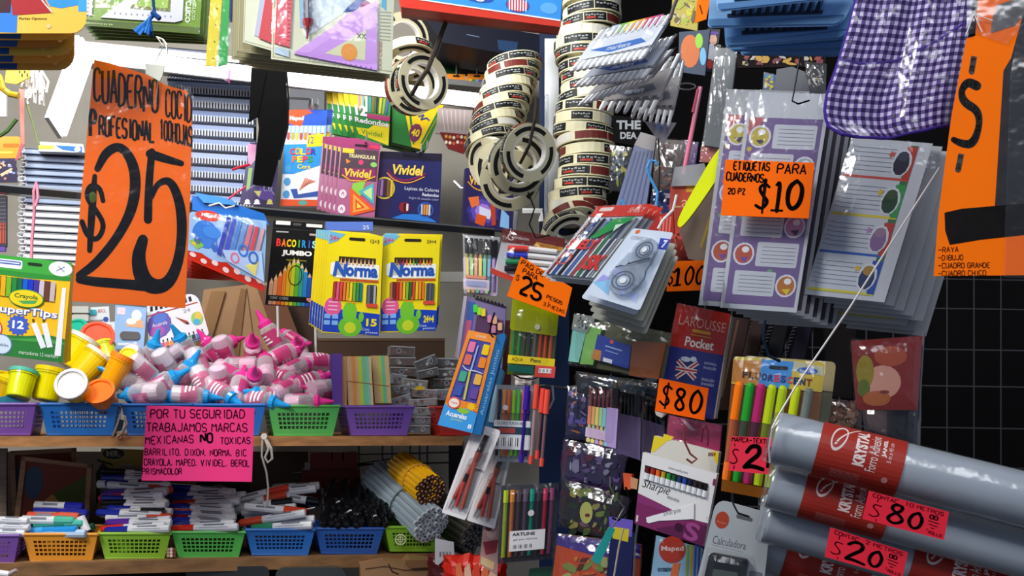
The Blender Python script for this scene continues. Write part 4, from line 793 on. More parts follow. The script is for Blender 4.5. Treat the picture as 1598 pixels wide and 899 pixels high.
WH = '#e9eaec:plastic'
rm = random.Random(11)
def row(x0, x1, ys, dDs, caps, basketname, n):
    g = 'white markers in the '+basketname
    for j in range(n):
        t = j/(n-1); y = ys[0]+(ys[1]-ys[0])*t+rm.uniform(-2, 2); dD = dDs[0]+(dDs[1]-dDs[0])*t
        cn, cc, fl = caps[j % len(caps)]
        marker((x0+x1)/2+rm.uniform(-9, 9), y, (x1-x0)*.98, 6.4, rm.uniform(-4, 5), WH, cc+':gloss', fl, dD, 'white marker with %s cap in the %s, %s' % (cn, basketname, ORD[j]), g)
rd, bu, bk, pu, dr = ('red', '#d8301e', True), ('blue', '#1f2f9c', True), ('black', '#17171a', True), ('purple', '#5a2c9c', True), ('dark red', '#8f1a28', True)
rdR = ('red', '#e0452a', False); bkR = ('black', '#141417', False)
row(158, 262, (740, 826), (.17, .015), [bk, bk, bu, ('black', '#222226', False), bu, rdR, bu, pu, rd, bu], 'lime basket', 20)
row(262, 372, (766, 826), (.16, .015), [bu, dr, bu, ('blue', '#2c3f8c', True), rd, dr, bu, rd], 'mid green basket', 13)
# orange basket: mixed
for (x, y, L, ang, b, c, fl, dD, lab) in ((92, 790, 76, 2, '#e6e8ea:plastic', '#20269c:gloss', False, .09, 'white marker with dark blue cap on top in the orange basket'), (95, 800, 84, 2, '#2a2f9a:gloss', '#2a2f9a:gloss', False, .07, 'dark blue marker lying near the top of the orange basket'),
    (83, 806, 80, 1, '#e45a40:gloss', '#e86a50:gloss', False, .055, 'coral red marker under the dark blue one in the orange basket'), (75, 812, 82, 1, '#eff1f0:plastic', '#5ac0a0:gloss', False, .04, 'white marker with mint green end in the orange basket'), (92, 818, 78, -3, '#2f9c86:gloss', '#58bca8:gloss', False, .035, 'teal green marker lying in the orange basket'),
    (80, 829, 82, -2, '#2a8ed8:gloss', '#49a8ea:gloss', True, .02, 'bright blue marker at the front of the orange basket'), (96, 833, 78, 0, '#b9cfe4:plastic', '#9cc0e0:gloss', True, .012, 'pale blue marker along the front rim of the orange basket'), (133, 824, 40, 66, '#eeeeee:plastic', '#1c1c1e:gloss', False, .02, 'short white marker with black tip, right end of orange basket'),
    (60, 822, 60, 4, '#1e2470:gloss', '#1c1f60:gloss', True, .08, 'navy marker deep in the orange basket'), (118, 828, 60, -10, '#2a6a50:gloss', '#2a6a50:gloss', True, .06, 'dark green marker deep in the orange basket')): marker(x, y, L, 7, ang, b, c, fl, dD, lab, None)
# far left purple basket
for (x, y, c, lab) in ((10, 812, '#3f8f6a', 'white marker with green cap highest in the left purple basket'), (12, 822, '#4aa67c', 'white marker with green cap, middle one in the left purple basket'), (5, 832, '#58b090', 'white marker with green cap lowest in the left purple basket')): marker(x, y, 70, 6, 2, WH, c+':gloss', True, .03, lab, None)
# blue basket markers
for (x, y, L, ang, c, fl, dD, lab) in ((462, 760, 74, -3, '#9a9ca4:plastic', True, .16, 'grey white marker topmost behind the blue basket'), (455, 766, 78, -5, '#c9402c:gloss', True, .13, 'white marker with red cap at the top of the blue basket pile'), (470, 780, 60, 8, '#151518:gloss', False, .12, 'white marker with black cap pointing right over black markers'), (405, 772, 92, -14, '#d0402c:gloss', False, .14, 'white marker with red cap slanting up over the mid green basket'),
    (400, 782, 96, -12, '#c8442e:gloss', False, .12, 'white marker with red cap lower of the slanting pair'), (412, 788, 90, -8, '#17171a:gloss', False, .10, 'white marker with black cap slanting above the blue basket'), (420, 796, 86, -6, '#e8e8ea:plastic', True, .08, 'all white marker in the middle of the blue basket pile'), (430, 795, 98, 5, '#e04a2c:gloss', False, .05, 'white marker with red cap and metal clip above the blue basket'),
    (425, 809, 106, -9, '#e2522e:gloss', True, .035, 'long white marker with orange red logo and cap across the blue basket'), (452, 813, 80, -4, '#e8e8ea:plastic', True, .04, 'white marker behind the green capped one in the blue basket'), (440, 822, 96, -3, '#2f9468:gloss', True, .015, 'white marker with green cap at the front rim of the blue basket'), (375, 795, 60, -20, '#202a8c:gloss', True, .12, 'white marker with navy cap leaning left of the blue basket'),
    (390, 806, 50, -10, '#1c1c20:gloss', True, .10, 'white marker with black cap deep left in the blue basket'), (340, 776, 90, -4, '#b8bac0:plastic', True, .17, 'greyish marker lying behind the mid green basket pile'), (330, 788, 96, -3, '#b8bac0:plastic', True, .16, 'greyish marker just above the mid green basket pile')):
    marker(x, y, L, 6.6, ang, WH, c, fl, dD, lab, None)
T = Thing('pen_point', 'silver tipped pen between the blue basket and the black markers', 'pen', 484, 794, dS(484)+.05); m = T.mb(); m.tube((470, 797, 0), (492, 792, 2), 2, '#bfc2c6:metal', 1.6, 8); m.tube((452, 800, 0), (470, 797, 0), 3.4, '#20201f:gloss', 2.4, 8); m.build('pen')
# black markers, ends towards us
for j in range(34):
    r_ = j//9; i = j % 9; x = 505+i*12+rm.uniform(-3, 3)+(r_ % 2)*5; y = 815-r_*12+rm.uniform(-3, 3); D = dS(x)+.012+r_*.03
    T = Thing('marker', 'black marker with rounded end pointing out of the dark blue basket', 'marker', x, y, D, lin=True, group='black markers'); T.mat = Matrix.Translation(W(x, y, D)); T.inv = T.mat.inverted(); T.o.matrix_world = T.mat
    ax = Vector((rm.uniform(-.1, .35), .28+rm.uniform(-.1, .15), 1)).normalized()
    m = T.mb(); m.lathe(-ax*60, ax, [(0, 0), (0, 6.6), (40, 6.6), (41, 7)], '#17171b:gloss', 12); m.build('barrel', smooth=False); m = T.mb(); m.lathe(-ax*60, ax, [(41, 7.2), (66, 6.6), (70, 5.2), (71.5, 0)], '#101013:gloss', 12); m.build('cap')
    if j in (7, 12, 20): m = T.mb(); m.lathe(-ax*60, ax, [(50, 7.4), (56, 7.4)], '#d9d9dc:card', 3, 150, 230); m.build('sticker')
# ------------------------------------------------------------------ behind the lower shelf
def frame(x, q, lab, D, dim=1):
    T = Thing('framed_wooden_puzzle', lab, 'puzzle board', x, 790, D, 14); T.q = bil(q, 100, 110); m = T.mb()
    for a in ((0, 0, 100, 7), (0, 103, 100, 110), (0, 0, 7, 110), (93, 0, 100, 110)): m.box(*a, -8, 2, '#b08868:wood')
    m.build('frame'); m = T.mb(); m.box(7, 7, 93, 103, -6, -2, '#7c3a24:card'); m.disc(20, 42, 13, 28, -1.8, -1.6, '#3c4f68'); m.poly([(93, 20), (93, 84), (62, 84), (44, 62)], -1.7, -1.5, '#4a5a1e'); m.poly([(26, 84), (48, 58), (66, 84)], -1.5, -1.2, '#b8843c'); m.build('board'); return T
frame(90, [(34, 712), (144, 725), (138, 822), (22, 815)], 'framed wooden shape board, front one leaning behind the orange basket', dS(90)+.22)
frame(60, [(16, 704), (118, 699), (124, 800), (20, 812)], 'framed wooden shape board leaning behind the front one', dS(60)+.30)
T = Thing('wood_plank', 'tall pale wooden plank standing at far left on the lower shelf', 'plank', 4, 760, dS(0)+.25, 14); m = T.mb(); m.box(-14, 700, 10, 880, -10, 0, '#8d7c6e:wood'); m.build('plank')
T = Thing('protractor_pack', 'yellow pack with clear half round protractor behind the lime basket', 'pack', 190, 750, dS(190)+.24, 14)
m = T.mb(); m.poly([(158, 700), (226, 702), (226, 800), (150, 800)], -4, 0, '#8f7a2c:card'); m.disc(177, 708, 17, 8.5, .3, .3, '#17140c'); m.text('MR.', 166, 703, 188, 713, '#8f8a70', .6, .04); m.poly([(150, 738), (160, 722), (175, 735), (150, 790)], .4, .4, '#17140e'); m.poly([(152, 716), (176, 724), (176, 727), (152, 720)], .4, .4, '#17140e'); m.build('card')
m = T.mb(); m.ring(198, 772, 42, 48, 13, 2, '#b8b2a8:trans', 24, 180, 360); 
for i in range(22): a = R(185+i*8); m.line([(198+40*math.cos(a), 772+46*math.sin(a)), (198+36*math.cos(a), 772+41*math.sin(a))], .8, 2.4, '#3c3830')
m.build('protractor'); m = T.mb(); m.poly([(176, 742), (222, 740), (222, 764), (174, 766)], .6, 1.2, '#6a2c1c:card'); m.build('red_panel')
T = Thing('yellow_shape_card', 'dark card with dull yellow hexagon shape below the pink notice', 'card', 283, 768, dS(283)+.25, 14); m = T.mb(); m.box(240, 748, 390, 800, -4, 0, '#1d1814:card'); m.poly([(258, 752), (308, 752), (300, 772), (284, 780), (268, 776)], .4, .4, '#8f6a1c'); m.ring(342, 774, 20, 18, 5, .5, '#6f675c', 18, 180, 360); m.build('card')
T = Thing('red_carton', 'dull red carton, lower one of two on the lower shelf', 'carton', 520, 755, dS(520)+.27, 14); m = T.mb(); m.box(474, 734, 562, 784, -60, 0, '#7a241c:card'); m.line([(474, 736), (562, 736)], 1.2, .4, '#4a1410'); m.build('carton')
T = Thing('red_carton', 'dull red carton with notched top standing on the lower red carton', 'carton', 523, 722, dS(523)+.28, 14); m = T.mb(); m.poly([(486, 707), (517, 707), (517, 719), (519, 719), (519, 707), (534, 707), (534, 719), (537, 719), (537, 707), (558, 706), (558, 733), (486, 733)], -55, 0, '#84291f:card'); m.box(476, 722, 484, 736, -10, 1, '#a8a29a:card'); m.build('carton')
# ------------------------------------------------------------------ bundles of pencils and grey rods
def bundle(name, label, cat, c0, ax, L, r, rings, bodyk, endk, tip, bandk, D, pname='pencil', hexa=6, spread=.9):
    T = Thing(name, label, cat, c0[0], c0[1], D, lin=True); T.mat = Matrix.Translation(W(c0[0], c0[1], D)); T.inv = T.mat.inverted(); T.o.matrix_world = T.mat
    ax = Vector(ax).normalized(); u = ax.orthogonal().normalized(); v = ax.cross(u); n = 0; rn = random.Random(4)
    for k in range(rings):
        cnt = 1 if k == 0 else 6*k
        for i in range(cnt):
            a = 2*math.pi*i/cnt+.2*k; off = (u*math.cos(a)+v*math.sin(a))*(k*r*2*spread); e = rn.uniform(-3, 4)
            m = T.mb(); b = off+ax*e; m.lathe(b-ax*L, ax, [(0, 0), (0, r), (L-tip, r)], bodyk, hexa)
            m.lathe(b-ax*L, ax, [(L-tip, r), (L-tip*.1, r*.5 if tip > 3 else r*.9), (L, 0)] if tip > 3 else [(L-tip, r), (L, r), (L, 0)], endk, hexa); m.lathe(b, ax, [(.4, 0), (.4, r*.5)], '#d8a884:card' if hexa == 6 and 'yellow' in label else '#8f9296:card', 6); m.build(pname)
    m = T.mb(); R_ = (rings-1)*2*r*spread+r
    for t in (-L*.42,): 
        pts = [tuple(ax*t+(u*math.cos(2*math.pi*i/20)+v*math.sin(2*math.pi*i/20))*(R_+1)) for i in range(21)]; m.path(pts, 1.3, bandk, 5)
    m.build('rubber_band'); return T
bundle('pencil_bundle', 'bundle of yellow pencils with dark tips held by a rubber band', 'pencils', (672, 766), (.50, .30, .80), 110, 4.1, 4, '#f5b81c:gloss', '#4a2820:card', 2, '#e8a83c:plastic', dS(660)-.02)
bundle('grey_rod_bundle', 'bundle of pale grey wrapped pencils tied with a band above the lime basket', 'pencils', (672, 820), (.58, .40, .72), 170, 4.9, 4, '#a4b4bc:gloss', '#eceef0:card', 2, '#48695f:plastic', dS(668)-.02, 'wrapped_pencil')
bundle('silver_rod_bundle', 'darker silver bundle of wrapped pencils behind the grey one', 'pencils', (742, 836), (.78, .42, .62), 150, 4.9, 4, '#8f8c86:metal', '#a9a297:metal', 3, '#5c584e:plastic', dS(720)+.04, 'wrapped_pencil')
T = Thing('hang_tag', 'white notched hang tag with barcode below the grey pencil bundle', 'tag', 693, 860, 1.84, 14); m = T.mb(); m.poly([(679, 840), (708, 846), (710, 881), (704, 880), (694, 872), (684, 882), (679, 880)], -1, 0, '#dcd8da:card'); m.bars(685, 860, 703, 870, bg=None); m.build('tag')
# bottom edge things
T = Thing('torn_carton', 'torn brown cardboard box at the bottom under the lower shelf', 'carton', 620, 885, 2.05, 12); m = T.mb(); m.poly([(562, 882), (600, 876), (632, 880), (640, 872), (690, 878), (700, 960), (566, 960)], -60, 0, '#a37a54:card'); m.poly([(630, 874), (680, 874), (676, 884), (640, 886)], .5, 6, '#8a6240:card'); m.line([(570, 888), (600, 884), (632, 890), (690, 888)], 1.6, .6, '#5c3f28'); m.line([(606, 880), (612, 892), (622, 896)], 2, .7, '#3c2818'); m.build('carton')
T = Thing('red_snack_bag', 'glossy red bag at the bottom edge below the hanging pen packs', 'bag', 738, 890, 1.8, 0); m = T.mb(); m.pillow(692, 866, 790, 960, 24, '#c8200f:plastic', 12, 7, 5); m.build('bag'); m = T.mb()
for i in range(5): m.poly([(712+i*14, 878+i % 2*5), (720+i*14, 874), (724+i*13, 896), (714+i*12, 898)], 25, 27, ['#f07a4a:gloss', '#f2c0a0:gloss', '#e84a2c:gloss'][i % 3])
m.build('print_patch')
T = Thing('dark_red_bag', 'dark red bag top behind the white hang tag at the bottom', 'bag', 700, 862, 2.0, 0); m = T.mb(); m.pillow(668, 864, 740, 920, 14, '#5c1a18:gloss', 8, 5, 8); m.build('bag')
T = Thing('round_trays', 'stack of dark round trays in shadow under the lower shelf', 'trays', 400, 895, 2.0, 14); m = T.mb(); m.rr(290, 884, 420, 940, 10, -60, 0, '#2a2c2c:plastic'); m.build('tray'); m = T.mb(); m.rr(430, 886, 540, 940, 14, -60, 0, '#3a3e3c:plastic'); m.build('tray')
T = Thing('white_marker_end', 'white pen with pale grip at the bottom left corner', 'pen', 12, 894, 1.72); m = T.mb(); m.tube((-20, 893, 0), (16, 896, 2), 6, '#e8e6e6:plastic', 5, 12); m.tube((14, 896, 2), (27, 889, 2), 4, '#b8a49c:plastic', 3, 10); m.build('pen')
# string, key ring on the upper shelf edge
T = Thing('white_string', 'white knotted cord hanging from the upper shelf edge beside the pink notice', 'cord', 412, 720, dS(412)-.02); m = T.mb(); m.path([(410, 678, 1), (415, 684, 2), (424, 700, 2), (425, 716, 1), (418, 722, 1), (414, 714, 2), (420, 700, 3), (414, 684, 3)], 2, '#cfc8bc:cloth'); m.path([(412, 678, 2), (410, 690, 2), (409, 712, 2), (416, 736, 2), (419, 760, 2), (418, 784, 2), (414, 792, 2)], 1.6, '#c0b8ac:cloth'); m.disc(413, 681, 5, 5, 0, 5, '#d6cfc4:cloth', 10); m.build('cord')
T = Thing('silver_keyring', 'silver and black loop tag hanging on the shelf edge between blue baskets', 'key ring', 190, 664, dS(190)-.02); m = T.mb(); m.path([(176, 680, 1), (184, 662, 2), (188, 648, 2), (196, 650, 2), (199, 662, 2), (192, 676, 2), (184, 682, 2)], 2, '#c9c4be:metal'); m.poly([(186, 654), (194, 656), (190, 672), (183, 674)], 0, 1.5, '#17171a:gloss'); m.box(183, 678, 190, 684, 0, 2, '#e07a3c:plastic'); m.build('key_ring')
T = Thing('small_trinket', 'tiny brown and white beads lying between the lime and green baskets', 'beads', 268, 863, dS(268)+.0); m = T.mb()
for i in range(9): m.disc(263+i % 3*5, 857+i//3*5, 2.6, 2.6, 0, 3, ['#b8906c:plastic', '#e0cdb8:plastic', '#7a3c2c:plastic'][i % 3], n=8)
m.build('beads')
# ================================================================== packs hanging under the rail
# marker box hanging at the far left
T = Thing('marker_box', 'yellow and green box of twelve washable markers hanging at the left edge', 'marker box', 50, 480, 1.62, 8)
T.q = bil([(-12, 398), (112, 412), (98, 566), (-20, 552)], 120, 160)
m = T.mb(); m.box(0, 0, 120, 160, -22, 0, '#f7c31c:card'); m.box(0, -2, 120, 22, .2, .2, '#3da53c'); m.rr(4, 4, 46, 18, 3, .4, .4, '#eef2f8'); m.rr(6, 6, 44, 12, 2, .6, .6, '#4a63b8'); m.rr(8, 8, 42, 10, 1, .8, .8, '#dfe6f4'); m.disc(104, 10, 18, 12, .4, .4, '#eaf0f2'); m.line([(98, 14), (110, 6)], 1, .6, '#4a5a8c'); m.line([(100, 6), (110, 14)], 1, .6, '#4a5a8c'); m.rr(54, 5, 76, 10, 2.5, .5, .5, '#14301a')
m.poly([(0, 22), (120, 22), (120, 28), (60, 31), (0, 30)], .3, .3, '#2f8c34'); m.rr(-2, 32, 100, 64, (0, 12, 6, 0), .3, .3, '#4c3420')
m.poly([(0, 128), (60, 124), (92, 118), (120, 122), (120, 160), (0, 160)], .3, .3, '#2c7c38'); m.poly([(0, 126), (40, 131), (90, 124), (120, 128), (120, 131), (0, 134)], .5, .5, '#46a046')
m.disc(56, 64, 27, 15, 2.4, 2.4, '#3a8a34', 26); m.disc(56, 64, 25.5, 13.5, 2.6, 2.6, '#f7d41c', 26); m.text('Crayola', 38, 57, 74, 66, '#2b6a2c', 2.8, .02); m.poly([(44, 69), (74, 65), (70, 71), (52, 73)], 2.8, 2.8, '#4aa85a')
m.text('SuperTips', 3, 78, 106, 95, '#2e55b0', .6, .07); m.text('SuperTips', 4, 78, 105, 94, '#ffffff', .9, .02)
m.star(46, 108, 18, .6, '#3f5fc0', 14, .8); m.text('12', 37, 101, 55, 114, '#ffffff', .9, .03); m.disc(4, 118, 18, 18, .6, .6, '#c23a4c'); m.disc(4, 118, 16, 16, .8, .8, '#f3dcd2'); m.disc(22, 142, 17, 17, .7, .7, '#5f7f9c'); m.disc(22, 142, 15, 15, .9, .9, '#cfe0ee'); m.text('lavables', 11, 140, 33, 145, '#44607c', 1.1)
for (x0, y0, x1, y1) in ((70, 102, 88, 140), (86, 100, 98, 138)): m.line([(x0, y0), (x1, y1)], 9, .8, '#eceff4'); m.disc(x0-1, y0-4, 2, 3, .9, .9, '#6a4a30')
m.poly([(109, 40), (115, 40), (116, 150), (106, 150)], .7, .7, '#f0f1f4'); m.text('marcadores 12 markers', 50, 148, 112, 154, '#d9ecd6', .8)
m.build('box')
for i, c in enumerate(('#e8571c', '#f08a1c', '#e8b21c', '#7fb82c', '#2c8a3c', '#1c6a48', '#1f5fd0', '#1c3cc4', '#4a3a9c', '#cfc0cc', '#6a4030', '#c9b8b4')):
    m = T.mb(); m.rr(-1+i*8.4, 32, 6.4+i*8.4, 64, (3, 3, 0, 0), .4, 2.2, c+':gloss'); m.build('marker_body')
T.q = None; m = T.mb(); m.poly([(98, 412), (108, 413), (104, 562), (94, 566)], -22, -20, '#e2c02a'); m.build('side_flap'); 
T = Thing('pink_string', 'pink twisted cord tied to the bar holding the yellow marker box', 'cord', 55, 340, 1.68); m = T.mb(); m.path([(61, 286, 8), (57, 300, 9), (56, 330, 5), (51, 380, 3), (50, 406, 2)], 2.4, '#f29ab4:cloth'); m.path([(62, 290, 9), (64, 312, 10), (60, 324, 10)], 2.2, '#f0a0ba:cloth'); m.build('cord')
# octopus-like 
def pk_octo(i):
    T = Thing('marker_wallet', ['blue marker wallet with red scalloped edge, front one under the rail', 'red edged marker wallet fanned under the rail, '+BEH[min(i, 7)]][i > 0], 'marker pack', 355, 385, 1.80+.012*i, 10, group='fanned marker wallets' if i else None)
    a, b = -2.2*i, 6*i; T.q = bil([(299+a, 330+b*.2), (416+a, 345+b*.15), (412+a, 455-b*.5), (292+a, 404+b)], 118, 90)
    m = T.mb(); m.box(0, 0, 118, 90, -4, 0, '#cf2c1c:gloss'); m.poly([(0, 0), (118, 0), (118, 82), (100, 78), (80, 80), (60, 70), (40, 76), (20, 70), (0, 74)], .3, .3, '#9cc4f0:gloss')
    for j in range(7): m.disc(8+j*17, 80+(j % 2)*4-2, 5, 4, .6, .6, '#f2d8d4')
    m.disc(26, 4, 20, 9, .5, .5, '#e2402c'); m.text('Maped', 16, 0, 38, 8, '#ffffff', .8, .02); m.disc(24, 36, 20, 24, .6, .6, '#2f7ad8', 20); m.disc(34, 30, 14, 10, .8, .8, '#3d8ce4')
    m.disc(40, 52, 5, 9, .9, .9, '#2a68c0'); m.disc(14, 50, 6, 7, .9, .9, '#2a68c0'); m.poly([(0, 56), (12, 46), (24, 56), (14, 66)], .9, .9, '#7fc04a'); m.poly([(2, 58), (10, 54), (12, 62)], 1, 1, '#f0c41c')
    for j, c in enumerate(('#2a4ab8', '#3a5ac8', '#4a8ad8', '#6a9ad8', '#e07a8a', '#d9525a', '#c8a4b0')): m.poly([(56+j*9, 2+j*1.5), (62+j*9, 2+j*1.5), (50+j*9, 64), (44+j*9, 62)], .8, 3, c+':gloss')
    m.poly([(52, 54), (112, 40), (118, 78), (60, 68)], 3.2, 3.2, '#b0cdf2:gloss'); m.ring(84, 46, 8, 9, 3, 3.6, '#2f7ad8', 14); m.ring(100, 52, 8, 9, 3, 3.6, '#2a6cc8', 14); m.ring(72, 60, 7, 8, 2.5, 3.6, '#e0708a', 14); m.poly([(88, 66), (108, 54), (104, 76)], 3.6, 3.6, '#e6de7a'); m.build('wallet')
    if i == 0: m = T.mb(); m.pillow(0, -2, 118, 86, 7, '#ffffff:film', 8, 1, 3, False); m.build('film')
for i in range(6): pk_octo(i)
T = Thing('blue_pouch', 'blue plastic pouches lying on the rail above the fanned marker wallets', 'pouch', 350, 322, 1.95, 16); m = T.mb(); m.poly([(300, 306), (350, 314), (412, 334), (420, 352), (340, 340), (300, 328)], -4, 4, '#2a72cc:gloss'); m.poly([(304, 302), (360, 312), (372, 322), (318, 318)], 4, 8, '#4b95dc:gloss'); m.build('pouch')
T = Thing('hair_clips_card', 'tangled clear and pink clips on the rail beside the large sign', 'clips', 345, 320, 1.90, 16); m = T.mb(); m.path([(326, 322, 4), (342, 318, 6), (352, 326, 6), (366, 322, 4)], 1.3, '#e4e6e8:plastic'); m.path([(356, 312, 4), (366, 304, 5), (384, 292, 5)], 1.6, '#e0405a:plastic'); m.path([(362, 266, 4), (374, 262, 5), (390, 258, 5)], 2, '#c8283c:plastic'); m.build('clips')
# black jumbo pencils
T = Thing('jumbo_pencil_box', 'black box of jumbo rainbow pencils hanging under the rail', 'pencil box', 460, 410, 1.93, 16)
T.q = bil([(427, 344), (505, 349), (498, 480), (414, 475)], 82, 132)
m = T.mb(); m.box(0, 0, 82, 132, -12, 0, '#0f0e10:card'); m.box(4, 0, 28, 6, .4, .8, '#e6e7e6:gloss'); m.box(54, 2, 80, 7, .4, .8, '#e6e7e6:gloss'); m.rr(32, 2, 46, 6, 2, .4, .4, '#4e4e50'); m.line([(0, 12), (82, 13)], .8, .4, '#3c3c40'); m.box(6, 16, 26, 18, .4, .4, '#a9a9a9'); m.box(60, 17, 80, 20, .4, .4, '#b9a9a9')
for i, (ch, c) in enumerate(zip('BACOIRIS', ('#e8342a', '#f07a2c', '#f3b41c', '#e8df1c', '#4cb04a', '#2c8ad8', '#3f5fd0', '#9adff0'))): m.text(ch, 8+i*8.2+(2.5 if ch == 'I' else 0), 28, 15.2+i*8.2-(2.5 if ch == 'I' else 0), 40, c, .6, .04)
m.text('JUMBO', 18, 45, 66, 55, '#f6f6f4', .6, .05); m.text('lapices de colores', 26, 59, 58, 62, '#d2cf3a', .6)
cs = ('#d9a48c', '#e8a070', '#ee6a2c', '#f08a2c', '#f0b81c', '#cfd82c', '#6ac03c', '#3cb0a0', '#2f95e0', '#2c5fd0', '#6a3cae', '#c0389c', '#e05aa0')
hs = (90, 84, 78, 70, 62, 57, 57, 64, 70, 78, 84, 92, 98)
for i, c in enumerate(cs[:12]): x = 3+i*6.5; h = hs[i]; m.poly([(x, h+8), (x+3, h), (x+6, h+8)], .8, .8, '#ecc79a'); m.poly([(x+2.2, h+2.2), (x+3, h-1), (x+3.8, h+2.2)], 1, 1, c); m.box(x, h+8, x+6, 118, .8, .8, c)
for i, c in enumerate(cs[:12]): m.box(4+i*6.3, 126, 9.4+i*6.3, 131.5, .8, .8, c)
m.box(0, 117, 82, 126, .9, .9, '#0e0d10'); m.text('CONT. 12 PZAS', 6, 119, 34, 123, '#c9c9c6', 1.1); m.ring(42, 84, 11, 16, 1.3, 1.2, '#1a120c', 20); m.poly([(62, 118), (78, 118), (78, 122), (70, 127), (62, 122)], 1.2, 1.2, '#f0a0b4'); m.build('box')
T.q = None; 
# Norma boxes
def norma(q, n, lab, kind, D, grp=None):
    T = Thing('pencil_box', lab, 'pencil box', (q[0][0]+q[1][0])/2, 440, D, 16, group=grp); T.q = bil(q, 86, 158); Y = '#f6e112'
    m = T.mb(); m.box(0, 0, 86, 158, -7, 0, Y+':card'); m.rr(32, 5, 58, 10, 2.5, .3, .3, '#2a2410'); m.poly([(0, 0), (26, 0), (14, 12), (0, 18)], .3, .3, '#6fb8e0'); m.text('24+', 2, 4, 16, 12, '#d84a6a', .5, .03); m.text({15: '12+3', 28: '24+4'}[n], 66, 6, 80, 12, '#6a6420', .5, .02)
    m.poly([(0, 118), (86, 124), (86, 158), (0, 156)], .3, .3, '#1c42b4'); m.disc(14, 116, 13, 15, .5, .5, '#ea5a94', 18)
    for j in range(3): m.box(7, 108+j*6, 21, 110+j*6, .7, .7, '#f6c0d4')
    for j in range(4): m.box(2+j % 2*12, 128+j//2*10, 11+j % 2*12, 135+j//2*10, .6, .6, '#7fb4ee')
    m.disc(42, 146, 18, 16, .6, .6, '#6cc02c', 18); m.disc(40, 124, 11, 18, .7, .7, '#74c830', 16); m.disc(42, 148, 9, 9, .8, .8, '#c8d82c', 14); m.poly([(34, 108), (38, 101), (42, 107), (47, 100), (48, 110)], .8, .8, '#f0a41c'); m.disc(58, 130, 4, 8, .8, .8, '#74c830')
    m.text(str(n) if n == 15 else '24+4', 66, 132, 82, 144, '#f3e21c', .7, .04); m.text('Cont.', 60, 147, 72, 151, '#e0e8f8', .7); m.text('piezas', 66, 152, 84, 156, '#e0e8f8', .7)
    m.box(18, 36, 76, 48, .3, .3, '#3a2a1a')
    m.rr(12, 46, 82, 70, 3, .5, .5, '#fbfaf2'); m.rr(6, 46, 30, 66, 3, .5, .5, '#fbfaf2'); m.text('N', 10, 44, 30, 68, '#2c5cb8', .9, .05, .12); m.text('orma', 30, 52, 80, 67, '#2456b4', .9, .045); m.box(22, 71, 82, 74, .7, .7, '#e05a2c'); m.text('LAPICES DE COLORES', 22, 71, 80, 75, '#b84a2c', .9)
    m.rr(12, 76, 58 if n == 15 else 66, 106, 3, .3, .3, '#4a3018'); m.rr(68 if n == 28 else 64, 78, 80, 112, 3, .3, .3, '#4c4c50'); m.rr(64, 108, 82, 114, 2, 1.8, 1.8, '#d84a3a'); m.build('box')
    cc = ('#b43a2a', '#e85a7c', '#e84a3c', '#f07a2c', '#f0a81c', '#f0d81c', '#7cb82c', '#3a9a3c', '#1f7a8c') if n == 15 else ('#b0704a', '#7a2a20', '#c42a24', '#f0782c', '#f0c01c', '#8ab82c', '#3a6a2c', '#d84a2c', '#f0c81c', '#f09a1c', '#ee7a1c')
    w = (46 if n == 15 else 54)/len(cc)
    for j, c in enumerate(cc):
        m = T.mb(); m.box(12.6+j*w, 76.5, 12+(j+.86)*w, 105.5, .4, 1.6, c+':gloss'); pe = m.build('pencil'); x = 20+j*(56/len(cc)); m = T.mb(); m.poly([(x, 48), (x+1.8, 38), (x+3.6, 48)], .4, 1.2, '#e8b88a' if n == 15 else c); m.build('pencil_tip', pe)
    for j, c in enumerate(('#8c9096', '#5a5e64', '#e0e2e4') if n == 15 else ('#70747a', '#8c9096', '#7c8086')): m = T.mb(); m.box(66+j*4.4+(2 if n == 28 else 0), 79, 69.6+j*4.4+(2 if n == 28 else 0), 108, .4, 1.8, c+':metal'); m.build('pencil')
    return T
def normaB(q, D, lab, i, right):      # packs behind: only their yellow body and edges show
    T = Thing('pencil_box', lab, 'pencil box', q[0][0]+40, 440, D, 16, group='yellow pencil boxes behind the '+('right' if right else 'left')+' front one'); T.q = bil(q, 86, 158); m = T.mb()
    m.box(0, 0, 86, 158, -6, 0, '#e9d41a:card'); m.poly([(0, 118), (86, 124), (86, 158), (0, 156)], .3, .3, '#1c42b4')
    for j in range(2): m.box(3, 128+j*10, 12, 135+j*10, .6, .6, '#7fb4ee')
    m.poly([(0, 0), (20, 0), (10, 10), (0, 14)], .3, .3, '#6fb8e0'); m.build('box')
qL = [(514, 363), (598, 369), (591, 524), (502, 519)]; qR = [(598, 367), (687, 369), (680, 516), (594, 519)]
norma(qL, 15, 'yellow box of fifteen pencils, left one of the two front boxes', 0, 1.86); norma(qR, 28, 'yellow box of twenty-eight pencils, right one of the two front boxes', 1, 1.90)
for i in range(1, 6): normaB([(a-4.0*i, b-1.0*i+(0 if b < 400 else -1.5*i)) for a, b in qL], 1.86+.012*i, 'yellow pencil box, '+BEH[i]+' left one', i, False)
for i in range(1, 3): normaB([(a+1.8*i, b-1.5*i+(-3*i if b > 400 else 0)) for a, b in qR], 1.90+.012*i, 'yellow pencil box, '+BEH[i]+' right one', i, True)
T = Thing('blue_card_header', 'blue card header sticking up behind the left yellow pencil box', 'card', 545, 355, 1.98, 16); m = T.mb(); m.box(508, 346, 582, 360, -2, 0, '#5a78cc:card'); m.text('25', 566, 352, 576, 358, '#e6ecf6', .4); m.build('card')
